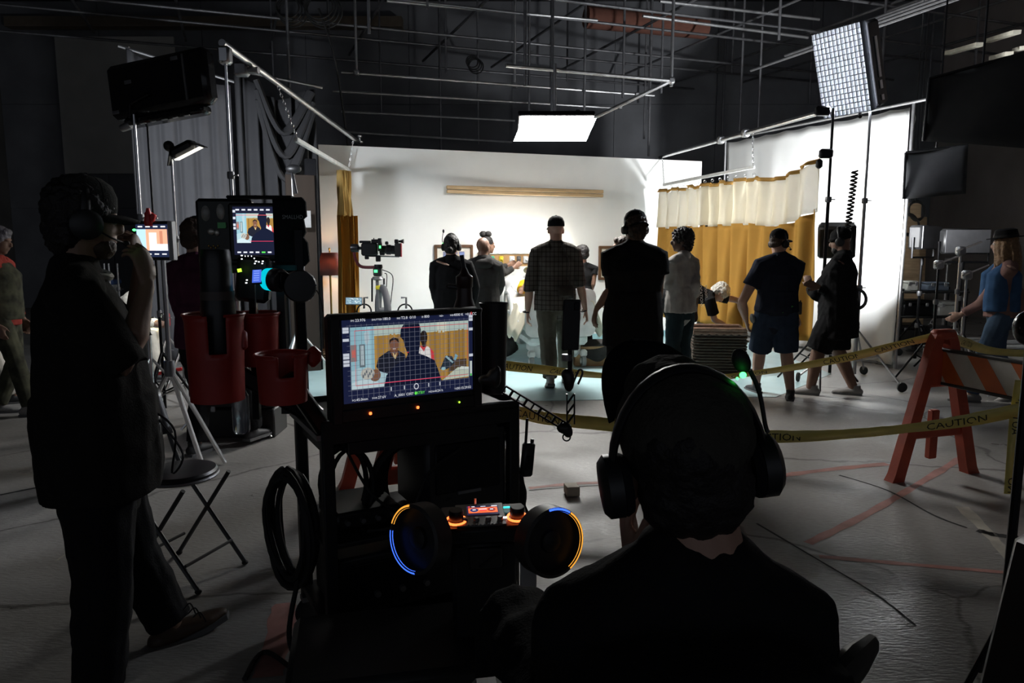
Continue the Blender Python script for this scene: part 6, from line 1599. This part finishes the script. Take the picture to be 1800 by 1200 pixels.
MB().rod(KM @ V((.02, CD - .1, 1.6)), SMM @ V((0, .05, -.02)), .02).build('mount_arm', BLKM, t)
# hand unit / focus control
fY = 2.74; fp = lambda x, y, dy=0: at(x, y, fY + dy)
t = thing('focus_unit', 'focus control unit with glowing cyan knob and blue display', 'focus control', fp(470, 545))
MB(frame(fp(447, 490), x=(1, .1, 0), z=(.12, 0, 1))).box((0, 0, 0), (.12, .07, .17), None, .015).build('unit_body', BLK, t)
MB(frame(fp(452, 487, -.06), x=(1, .05, .05), y=(.42, .5, 1))).box((0, 0, 0), (.036, .055, .008), None, .002).build('display_frame', BLK, t)
dsm = frame(fp(452, 486, -.064), x=(1, .05, .05), y=(.42, .5, 1)); mb = MB(dsm); mb.rect(-.016, -.025, .016, .025, .0045, (.06, .13, .65))
for k in range(5): mb.rect(-.011, -.018 + .009 * k, .009, -.014 + .009 * k, .005, (.2, .3, .85))
mb.build('display', screen_mat('blue_display', 1.2), t, smooth=False)
KN = frame(fp(486, 492, -.05), x=(0, 0, 1), z=(1, -.55, -.05))
MB(KN).lathe([(.03, -.05), (.04, -.045), (.042, -.012)], 28, cap=True).build('cyan_ring', emi('cyan_glow', (.0, .45, .55), 1.3), t)
MB(KN).lathe([(.041, -.012), (.043, -.01), (.043, .02), (.038, .026), (.03, .026), (.03, .016), (.001, .016)], 28).build('focus_knob', BLK, t)
MB(KN).box((0, 0, .02), (.056, .008, .01), None, .002).build('knob_grip', BLKM, t)
dsk = frame(fp(527, 503, -.02), x=(0, 0, 1), z=(.35, -1, .05))
MB(dsk).lathe([(.02, -.02), (.056, -.018), (.06, -.008), (.06, .008), (.055, .016), (.02, .018)], 32).build('round_disc', BLK, t)
for k in range(7): a = R(-60 + 16 * k); MB(dsk).box((.058 * math.sin(a) * .4 + .0, 0, 0), (.001, .001, .001)) if False else MB(dsk @ T(rz=-60 + 16 * k)).box((.0, -.0595, .004), (.006, .004, .01)).build('rim_notch', DULL, t)
MB().rod(fp(505, 497), fp(520, 500), .018).build('disc_arm', BLKM, t)
for (x, y, w) in ((425, 449, 3), (431, 450, 1), (436, 450, 1), (442, 450, 1), (447, 454, 1.5), (425, 455, 2), (450, 459, 3), (455, 460, 2), (462, 459, 2.5), (448, 463, 2), (461, 463, 2), (434, 492, 2.5), (433, 497, 3)):
    MB(Matrix.Translation(fp(x, y, -.085))).box((0, 0, 0), (.0021 * w, .003, .004)).build('indicator', WLED, t)
MB(Matrix.Translation(fp(421, 475, -.085))).box((0, 0, 0), (.014, .003, .012), T(ry=-10)).build('green_indicator', emi('lime_led', (.45, 1, .05), 2), t)
MB().bar(fp(444, 497, -.02), fp(446, 552, -.02), .025, .025).build('post', BLKM, t); MB().bar(fp(448.5, 492, -.035), fp(450.5, 552, -.035), .004, .006).build('post_edge', STEEL, t)
MB().bar(fp(494, 500, .02), V((fp(497, 560, .02).x, fY + .02, .953)), .03, .03).build('rear_post', BLKM, t)
MB().tube(spline([fp(552, 505), fp(562, 520), fp(568, 548)], 5), .002, 5).build('cable', RUB, t)
MB().bar(fp(446, 540, -.02), V((fp(446, 540).x, fY - .02, .94)), .025, .025).build('lower_post', BLKM, t)

# red cup holders on the cart's left side
def holder(label, x0, x1, ytop, ybot, Y, notch=True, taper=.92):
    c_ = at((x0 + x1) / 2, ybot, Y); r1 = (x1 - x0) / 2 / FPX * Y * 1.03; h = at(0, ytop, Y).z - at(0, ybot, Y).z
    t = thing('cup_holder', label, 'cup holder', c_)
    n = 40; vs = []; fs = []
    M = Matrix.Translation(c_)
    rows = 14
    for j in range(rows + 1):
        q = j / rows
        for k in range(n):
            a = 2 * math.pi * k / n; r_ = r1 * (taper + (1 - taper) * q) * (1.05 if j == rows else 1)
            vs.append((r_ * math.cos(a), r_ * math.sin(a), h * q))
    for j in range(rows):
        for k in range(n):
            if notch and j >= rows * .55 and (abs(((k / n * 360 - 292) + 180) % 360 - 180) < 15): continue     # slot for a mug handle
            fs.append((j * n + k, j * n + (k + 1) % n, (j + 1) * n + (k + 1) % n, (j + 1) * n + k))
    fs.append(tuple(range(n))[::-1])
    MB(M).add(vs, fs).build('bucket', RED, t, solid=.005)
    MB(M).torus((0, 0, h), r1 * 1.03, .005, None, 40, 6, a0=-50 if notch else 0, a1=270 if notch else 360).build('lip', RED, t)
    return t, c_, r1, h
t1, c1_, r1_, h1_ = holder('large dark red cup holder at the far left of the cart', 335, 432, 552, 702, 2.55)
t2, c2_, r2_, h2_ = holder('brighter red cup holder right of the large one', 422, 492, 550, 640, 2.72, False)
t3, c3_, r3_, h3_ = holder('lower front red cup holder near the monitor', 455, 542, 622, 705, 2.45)
MB().bar(c1_ + V((r1_, 0, h1_ * .7)), c2_ + V((-r2_ * .8, 0, h2_ * .5)), .03, .07, bev=.01).build('bridge', RED, t1)
MB().bar(c1_ + V((0, .05, h1_ * .4)), KM @ V((0, .2, .96)), .04, .06, bev=.01).build('mount_bracket', BLKM, t1)
MB().bar(c3_ + V((0, .05, h3_ * .5)), KM @ V((.02, .03, .93)), .04, .06, bev=.01).build('mount_bracket', BLKM, t3)
MB().bar(c2_ + V((0, .0, .01)), KM @ V((.05, .2, .95)), .04, .04, bev=.01).build('mount_bracket', BLKM, t2)
MB(Matrix.Translation(c3_ + V((r3_ * 1.1, .05, h3_ * .9)))).box((0, 0, 0), (.05, .06, .07), None, .02).build('lug', RED, t3)
t, b, h = bottle_at('black insulated bottle standing in the large red cup holder', 391, 2.55, 438, 690, [(.05, 0), (.058, .02), (.06, .5), (.058, .6), (.0555, .66), (.0556, .71), (.053, .72), (.0525, .9), (.049, .985), (.045, 1.0)], mat('matte_black_bottle', (.012, .012, .013), .38), 'bottle')
MB(Matrix.Translation((b.x, 2.55, b.z))).lathe([(.0565, h * .655), (.0565, h * .715)], 24, cap=False).build('band', mat('warm_grey_band', (.07, .055, .05), .5), t)
t, b, h = bottle_at('clear water bottle hanging between the cup holders', 425, 2.62, 668, 760, [(.025, 0), (.03, .05), (.03, .7), (.014, .85), (.012, .9), (.016, .91), (.016, 1)], mat('clear_bottle', (.3, .33, .36), .1, 0, .1, 9, trans=.6), 'bottle')

# hanging cables on the cart's left side and inside
def cable_loop(label, c_, rx, rz, n, r_, M, name='cable_coil', seed=1):
    rnd = random.Random(seed); mb = MB(M)
    pts = []
    for k in range(n):
        a_, b_ = rx * rnd.uniform(.82, 1.08), rz * rnd.uniform(.86, 1.08); ox, oy = rnd.uniform(-.015, .015), rnd.uniform(-.03, .03)
        for i in range(24): t_ = 6.283 * i / 24; pts.append((a_ * math.sin(t_) + ox, oy + .01 * math.sin(2 * t_ + k), b_ * math.cos(t_) - rz))
    mb.tube(pts, r_, 6)
    return tag(mb.build(name, RUB, None), label, 'cable')
cable_loop('thick black cable coil hanging on the left side of the cart', None, .13, .23, 9, .011, frame(KM @ V((-.06, .3, .72)), x=(.8, -.6, 0), z=(0, 0, 1)), seed=4)
cable_loop('black cable coil hanging inside the left bay of the cart', None, .1, .16, 7, .009, frame(KM @ V((.14, .2, .82)), x=(1, .4, 0), z=(0, 0, 1)), seed=8)
big = MB(); 
for k in range(5): big.torus((0, 0, 0), .2 + .012 * k, .02, frame(KM @ V((.42 + .03 * k, .12 + .02 * k, .62)), x=(.75, .1, .66), y=(-.5, .2, .75)), 28, 7, 10, 250)
tag(big.build('ribbed_hose', RUB, None), 'thick bundled black hose arching through the middle of the cart', 'hose')
mb = MB(); mb.tube(spline([KM @ V((-.05, .25, .3)), KM @ V((-.12, .1, .12)), KM @ V((-.05, -.12, .02)), gd(470, 1150) + V((0, 0, .01)), gd(430, 1198) + V((0, 0, .01))], 8), .01, 6)
tag(mb.build('floor_cable', RUB, None), 'loose black cable trailing from the cart onto the floor', 'cable')
mb = MB(); mb.tube(spline([KM @ V((.1, .1, .86)), KM @ V((.2, .05, .65)), KM @ V((.35, .06, .56)), KM @ V((.5, .03, .6))], 8), .006, 6); mb.tube(spline([KM @ V((.16, .02, .53)), KM @ V((.3, -.02, .56)), KM @ V((.4, .0, .72)), KM @ V((.55, .02, .8))], 8), .006, 6)
tag(mb.build('hanging_cable', RUB, None), 'thin black cables looping under the cart top', 'cable')
o = thing('recorder_box', 'black recorder box on the bottom shelf of the cart', 'box', KM @ V((.3, .22, .183))); MB(KM).box((.4, .22, .305), (.7, .34, .24), None, .012).build('box_body', BLK, o); MB(KM).box((.4, .048, .305), (.62, .01, .18), None, .004).build('front_panel', BLKM, o)  # box enlarged to fill the bottom shelf and keep it black
for k in range(3): MB(KM).rod((.2 + .1 * k, .045, .27), (.2 + .1 * k, .025, .27), .012, 10).build('knob', GREYM, o)
o = thing('splitter_box', 'black signal splitter box on the middle shelf of the cart', 'box', KM @ V((.2, .2, .51))); MB(KM).box((.2, .25, .545), (.26, .28, .07), None, .012).build('box_body', BLK, o)
for k in range(4): MB(KM).rod((.11 + .06 * k, .11, .545), (.11 + .06 * k, .09, .545), .01, 10).build('socket', GREYM, o)

# ================================================================== hand wheels and console in front of the cart
cs = hz(850, 905, .77); CM = frame(cs, x=(1, .12, 0), z=(0, -.12, 1))
con = thing('wheel_console', 'control console with small red display and orange ringed knobs', 'control console', cs + V((0, 0, -.06)))
MB(CM).box((0, 0, -.03), (.27, .16, .055), None, .01).build('console_body', BLK, con)
MB(CM).box((-.01, .002, .0), (.15, .14, .006), None, .002).build('top_plate', mat('grey_console_plate', (.16, .16, .16), .4, .5), con)
DS = CM @ T(.0, .025, .0045); mb = MB(DS)
mb.rect(-.05, -.03, .05, .03, 0, (.01, .008, .03)); mb.rect(-.045, -.018, .045, .016, .0003, (.75, .1, .03))
for (x, c_) in ((-.027, (.02, .03, .12)), (.027, (.28, .015, .015))):
    for (rr_, cc_, k) in ((.017, (.9, .16, .04), 1), (.013, c_, 2), (.007, (.05, .02, .03), 3)): mb.flat([(x + rr_ * math.cos(R(20 * i)), rr_ * math.sin(R(20 * i))) for i in range(18)], .0003 * (k + 1), cc_)
    mb.rect(x - .005, -.002, x + .005, .003, .0016, (.8, .8, .85))
mb.rect(-.012, .002, .012, .006, .0014, (.75, .7, .85)); mb.rect(-.01, -.008, .012, -.003, .0014, (.8, .03, .05)); mb.rect(-.045, .022, -.038, .026, .0003, (.8, .05, .05)); mb.rect(-.034, .022, -.024, .026, .0003, (.7, .7, .8)); mb.rect(-.006, .022, .01, .025, .0003, (.7, .7, .8)); mb.rect(.028, .021, .046, .026, .0003, (.7, .7, .8))
mb.build('display', screen_mat('console_display', 1.6), con, smooth=False)
mb = MB(CM @ T(-.035, .057, .0035)); add_text(mb, 'MOSYS', .012, None, None, 'LEFT', 1.5) if False else add_text(mb, 'KOREO', .012, None, None, 'LEFT', 1.6); mb.build('lettering', mat('dark_print', (.06, .06, .06), .6), con)
for (x, m_) in ((-.055, OLED), (.075, emi('teal_led', (.02, .6, .6), 2.5))): MB(CM).box((x + (-.02 if x < 0 else 0), .035, .004), (.02, .005, .004)).build('indicator', emi('red_bar', (1, .2, .12), 2.5) if x < 0 else m_, con)
MB(CM).box((.058, -.03, .004), (.022, .005, .004)).build('indicator', WLED, con)
for k in range(4): MB(CM).lathe([(.009, 0), (.009, .006), (.006, .009), (.001, .009)], 14, T(-.06 + .036 * k, -.035, .003)).build('button', DULL, con)
for k in range(9): MB(CM).box((-.05 + .012 * k, -.062, .0045), (.005, .003, .002)).build('legend', WHITEP, con)
for x in (-.085, .1):
    M = CM @ T(x, -.03, .004)
    MB(M).torus((0, 0, 0), .029, .0036, None, 36, 6).build('knob_ring_light', OLED, con)
    MB(M).lathe([(.02, 0), (.022, .004), (.022, .03), (.019, .034), (.001, .034)], 24).build('knob', BLK, con)
MB(CM).rod((-.02, .07, .0), (-.02, .075, .02), .004).build('toggle', STEEL, con)
MB(CM).box((.0, .0, -.22), (.2, .14, .33), None, .012).build('pedestal', BLK, con)
MB(CM).box((.0, -.08, -.1), (.1, .012, .07), T(), .004).build('maker_plate', mat('dark_alloy_plate', (.06, .06, .06), .4, .6), con)
MB(CM).bar((-.02, -.088, -.125), (.04, -.088, -.08), .004, .008).build('plate_stripe', BLK, con)
AMB = emi('amber_ring', (1.0, .42, .05), 1.1); BLU = emi('blue_ring', (.05, .16, 1.0), 1.6)
def handwheel(label, c_, nrm, r_, arcs, arm):
    t = thing('hand_wheel', label, 'hand wheel', c_)
    M = frame(c_, x=V((0, 0, 1)), z=V(nrm))     # x = up in the wheel plane, z out of its face
    MB(M).lathe([(r_ * .9, .03), (r_, .026), (r_ * 1.0, -.03), (r_ * .9, -.034), (r_ * .9, .03)], 48, cap=False).build('rim', mat('dark_rubber_rim', (.035, .033, .032), .5), t)
    MB(M).lathe([(.001, .004), (r_ * .9, .0), (r_ * .9, -.012), (.001, -.016)], 40).build('disc', BLK, t)
    MB(M).lathe([(.03, -.03), (.035, 0), (.03, .012), (.012, .018), (.001, .018)], 20).build('hub', BLK, t)
    for (a0, a1, m_) in arcs: MB(M).torus((0, 0, .024), r_ * .945, .0055, None, 30, 6, a0, a1).build('ring_light', m_, t)
    MB().rod(M @ V((0, 0, -.03)), V(arm), .018).build('axle', BLKM, t)
    return t
wl = at(738, 945, 2.04); wr_ = at(966, 950, 2.02)
handwheel('left hand wheel with amber and blue light ring', wl, (-.62, -.75, .12), .1, ((15, 75, AMB), (88, 190, BLU)), CM @ V((-.1, .02, -.06)))
handwheel('right hand wheel with amber light ring beside the operator', wr_, (.5, -.85, .1), .1, ((-150, -38, AMB), (-36, 8, BLU)), CM @ V((.1, .02, -.06)))
o = MB(frame(at(930, 1030, 2.1), x=(1, .1, 0), z=(0, 0, 1))).box((0, .02, 0), (.05, .01, .16), None, .003).build('alloy_plate', DULL, con)
t = thing('equipment_case', 'large black box added to darken the space under the wheel console', 'case', (cs.x - .2, cs.y + .0, 0)); M = Matrix.Translation((cs.x - .2, cs.y - .02, 0)) @ T(rz=12)  # added black box, hides the floor so the area below the cart stays black
MB(M).box((0, 0, .17), (.78, .42, .30), None, .02).build('case_body', BLK, t); MB(M).box((0, 0, .355), (.78, .42, .07), None, .02).build('case_lid', BLK, t)
for x in (-.25, .25): MB(M).box((x, -.215, .31), (.06, .014, .06), None, .004).build('latch', BLKM, t)
for a in (-1, 1):
    for b in (-1, 1): MB(M).lathe([(.03, 0), (.03, .02)], 12, T(a * .33, b * .15, 0)).build('foot', RUB, t)

# ================================================================== articulated arm with phone
aY = 2.72; ap = lambda x, y, dy=0: at(x, y, aY + dy)
t = thing('articulated_arm', 'black perforated articulated arm clamped to the monitor', 'arm', ap(855, 690))
kn = MB(Matrix.Translation(ap(868, 665))); kn.ell((0, 0, 0), (.028, .025, .04)); kn.ell((.012, 0, .02), (.016, .02, .03)); kn.ell((-.03, 0, -.005), (.03, .02, .02)); fuse(kn, 'clamp', BLK, t, .006, 2)
a_, b_ = ap(886, 684), ap(998, 752); d_ = (b_ - a_).normalized(); up_ = V((0, -1, 0)).cross(d_) * 1
for s_ in (-1, 1): MB().bar(a_ + up_ * s_ * .014, b_ + up_ * s_ * .014, .012, .006, up=up_).build('arm_rail', BLKM, t)
for k in range(10): c_ = a_.lerp(b_, k / 9); MB().bar(c_ - up_ * .014, c_ + up_ * .014, .012, .009 if k % 2 else .006, up=d_).build('arm_rung', BLKM, t)
kn = MB(Matrix.Translation(ap(992, 752))); kn.ell((0, 0, 0), (.03, .025, .022)); kn.ell((.015, 0, -.018), (.018, .02, .02)); fuse(kn, 'elbow_knuckle', BLK, t, .006, 2)
MB().torus((0, 0, 0), .014, .003, frame(ap(996, 768), x=(1, 0, 0), y=(0, .2, 1)), 16, 5).build('wing_ring', BLKM, t)
a_, b_ = ap(1003, 745), ap(1003, 692)
for s_ in (-1, 1): MB().bar(a_ + V((s_ * .014, 0, 0)), b_ + V((s_ * .014, 0, 0)), .012, .005, up=(1, 0, 0)).build('arm_rail', BLKM, t)
for k in range(3): c_ = a_.lerp(b_, k / 3); MB().rod(c_ + V((-.014, 0, 0)), a_.lerp(b_, (k + 1) / 3) + V((.014, 0, 0)), .004, 6).build('arm_rung', BLKM, t)
kn = MB(Matrix.Translation(ap(1000, 668))); kn.ell((0, 0, 0), (.022, .025, .045)); kn.ell((-.008, 0, .02), (.022, .02, .025)); fuse(kn, 'upper_knuckle', BLK, t, .006, 2)
MB().etube(spline([ap(1008, 672), ap(1018, 650), ap(1024, 655), ap(1016, 675)], 5), .004, .006, None, 6).build('lever', BLK, t)
MB().rod(ap(1002, 655), ap(1002, 615), .009).build('phone_post', BLKM, t); MB(frame(ap(996, 628), x=(1, 0, 0), z=(0, 0, 1))).lathe([(.018, -.012), (.02, 0), (.018, .012)], 16).build('tilt_knob', GREYM, t)
t = thing('phone', 'black phone held upright on the articulated arm', 'phone', ap(1004, 615))
pM = frame(ap(1004, 571), x=(1, .3, 0), z=(.03, 0, 1)); MB(pM).box((0, 0, 0), (.07, .012, .19), None, .006).build('phone_body', BLK, t); MB(pM).box((0, .0065, 0), (.064, .002, .18), None, .001).build('phone_glass', mat('black_glass', (.005, .005, .006), .08), t); MB(pM).box((.018, -.008, .07), (.024, .006, .03), None, .003).build('lens_bump', BLKM, t)

# ================================================================== folding chair on the left
ch = thing('folding_chair', 'black folding chair with round padded seat beside the close capped person', 'chair', gd(318, 1010))
sc_ = hz(318, 832, .5); M = Matrix.Translation((sc_.x, sc_.y, 0)) @ T(rz=-18)
MB(M).lathe([(.001, .485), (.15, .485), (.16, .49), (.163, .51), (.155, .522), (.13, .527), (.001, .53)], 32, Matrix.Diagonal((1, 1.05, 1, 1))).build('seat', mat('black_vinyl', (.02, .02, .023), .35), ch)
MB(M).torus((0, 0, .492), .162, .008, Matrix.Diagonal((1, 1.05, 1, 1)), 36, 6).build('seat_rim', GREYM, ch)
CHM = mat('dark_grey_tube', (.05, .05, .052), .4, .5)
for s_ in (-1, 1):
    lg = MB(M); lg.tube([(-.19, s_ * .16, .015), (.15, s_ * .155, .48)], .011, 8); l1 = lg.build('leg', CHM, ch)
    lg = MB(M); lg.tube(spline([(.21, s_ * .165, .015), (.0, s_ * .165, .28), (-.16, s_ * .165, .5), (-.24, s_ * .16, .74), (-.28, s_ * .12, .84)], 5), .011, 8); l2 = lg.build('leg', CHM, ch)
    for (l_, p_) in ((l1, (-.19, s_ * .16, .012)), (l2, (.21, s_ * .165, .012))): MB(M).ell(p_, (.016, .016, .012)).build('rubber_foot', RUB, l_)
for (x, z) in ((-.13, .12), (.14, .12)): MB(M).rod((x - .02 if x < 0 else x, -.16, z), (x - .02 if x < 0 else x, .16, z), .008).build('stretcher', CHM, ch)
bkm = MB(M); vs = []
for i in range(13):
    for j in range(7):
        y = -.17 + .34 * i / 12; z = .64 + .22 * j / 6; vs.append((-.2 - .32 * (z - .64) - .05 * (1 - (y / .17) ** 2), y, z))
bkm.add(vs, [(i * 7 + j, (i + 1) * 7 + j, (i + 1) * 7 + j + 1, i * 7 + j + 1) for i in range(12) for j in range(6)]); bkm.build('backrest', mat('black_vinyl', (0, 0, 0)), ch, solid=.025)

# ================================================================== the seated operator, close, from behind
OX = at(1215, 800, 1.02).x
r, hf, P, s = figure('seated camera operator in black T-shirt and cap seen from behind', V((OX, 1.0, 0)), 10, 1.8, dict(
    pel=(0, -.08, .80), wai=(0, -.06, .96), che=('p', 1205, 1230, -.0), nek=('p', 1232, 968, .02), hed=('p', 1202, 812, .07), sL=('p', 1030, 1100, .03), sR=('p', 1375, 1090, .03),
    eL=('p', 985, 1230, .3), wL=('p', 1112, 985, .24), eR=('p', 1405, 1330, .06), wR=(.1, .32, .86), hL=(-.1, -.05, .79), hR=(.1, -.05, .79), kL=(-.16, .42, .8), kR=(.16, .42, .8), aL=(-.16, .45, .38), aR=(.16, .45, .38)),
    head=(-9, 8, -8), skin_m=SK_L, shirt=F_BLK, sleeve=1.15, hem=.06, legs=F_BLK, shoe=SH_BLK, vox=.006, girth=1.1, loose=1.14,
    hands=dict(L=dict(d=(-.12, .05, 1), n=(1, -.1, .1), curl=58, t=-1), R=dict(d=(0, 1, -.1), n=(0, 0, -1), curl=60)), eyes=True)
hair_short(r, hf, H_BLK, 1.05, .01, False, .006)
CAPF = fab('worn_olive_cap', (.05, .047, .04), .4)
HC = hf @ T(rz=9) @ Matrix.Scale(1.06, 4)
mb = MB(); mb.ell((0, -.01, .055), (.088, .108, .086), HC, 24, 14); mb.ell((0, .04, .1), (.06, .06, .04), HC, 16, 10); capo = fuse(mb, 'cap', CAPF, r, .006, 2, .012, .035)
b = MB(HC @ T(0, 0, .05, rx=25)); vs = []; n = 20
for i in range(n + 1):
    t_ = -1 + 2 * i / n; a = R(90 - 66 * t_); x0, y0 = .088 * math.cos(a), .104 * math.sin(a); L_ = .085 * (1 - abs(t_) ** 3.0)
    for q in (0, .5, 1): vs.append((x0 * (1 + .1 * q), y0 + L_ * q, .01 - .012 * abs(x0) / .085 - .004 * q))
b.add(vs, [(i * 3 + j, (i + 1) * 3 + j, (i + 1) * 3 + j + 1, i * 3 + j + 1) for i in range(n) for j in range(2)]); b.build('brim', F_BLK, capo, solid=.004)
h = headset(r, hf @ T(0, -.015, .005), None, None, 1, 1.15, size=1.14, bandz=.152)
# microphone arm folded up on the right, with green lights
mp0 = at(1345, 745, 1.06); mp1 = at(1335, 690, 1.055); mp2 = at(1318, 650, 1.05)
MB().tube(spline([at(1350, 760, 1.06), mp0, mp1, mp2], 6), .0035, 6).build('mic_boom', BLK, h)
mt = MB(frame(at(1303, 634, 1.05), x=(1, 0, 0), z=(-.45, 0, 1))); mt.ell((0, 0, 0), (.013, .012, .019)); mt.build('mic_foam', RUB, h)
MB(Matrix.Translation(at(1306, 659, 1.03))).ell((0, 0, 0), (.005, .004, .0045)).build('status_led', GLED, h); MB(Matrix.Translation(at(1296, 665, 1.03))).ell((0, 0, 0), (.002, .002, .0022)).build('status_led', GLED, h)
brim_glasses(r, hf)
# operator's chair
oc_ = thing('operator_chair', 'tall black chair under the seated operator', 'chair', (OX, .93, 0)); M = Matrix.Translation((OX, .94, 0)) @ T(rz=10)
MB(M).box((0, 0, .66), (.48, .44, .06), None, .02).build('seat', BLKC, oc_); MB(M).box((0, -.24, .86), (.46, .03, .16), None, .012).build('backrest', BLKC, oc_)
for a in (-1, 1):
    for b in (-1, 1): MB(M).bar((a * .22, b * .19, .0), (a * .22, b * .19, .64), .03, .03).build('leg', BLKM, oc_)
    MB(M).bar((a * .25, -.24, .6), (a * .25, -.24, .95), .03, .03).build('back_post', BLKM, oc_)
    MB(M).bar((a * .27, -.2, .92), (a * .27, .18, .92), .05, .03, bev=.01).build('armrest', BLK, oc_)
    MB(M).bar((a * .26, .1, .62), (a * .27, .12, .92), .03, .03).build('arm_post', BLKM, oc_)
MB(M).bar((-.22, .19, .25), (.22, .19, .25), .1, .025).build('footrest', BLKM, oc_)
ar_ = MB(); ar_.etube([at(1455, 1215, .95), at(1500, 1165, 1.0), at(1528, 1135, 1.04)], [.02, .022, .014], [.03, .03, .02], None, 10, round_=True); ar_.build('arm_paddle', BLK, oc_)

# ================================================================== dark things at the right edge
t = thing('equipment_case', 'tall black case leaning at the bottom right corner', 'case', (at(1830, 1100, 1.5).x, 1.5, 0))
cM = frame(at(1968, 1215, 1.5), x=(1, .25, 0), z=(.22, .1, 1))
MB(cM).box((.0, .1, -.2), (.22, .3, .95), None, .03).build('case_body', BLK, t); MB(cM).tube([(-.1, -.06, .16), (-.1, -.09, .18), (-.02, -.09, .18), (-.02, -.06, .16)], .006, 6).build('handle', STEEL, t)
rp_ = at(1808, 576, 2.4); t = thing('round_headed_stand', 'black stand with a rounded head cut by the right edge', 'stand', (rp_.x, 2.4, 0))
MB(Matrix.Translation(rp_)).ell((0, 0, 0), (.045, .045, .058), None, 20, 14).build('round_head', GLB, t); MB().rod((rp_.x + .01, 2.4, .1), rp_ + V((.01, 0, -.04)), .015).build('pole', BLKM, t)
for k in range(3): a = R(60 + 120 * k); MB().tube([(rp_.x, 2.4, .3), (rp_.x + .12 * math.cos(a), 2.4 + .2 * math.sin(a), .015)], .012, 6).build('leg', BLKM, t)
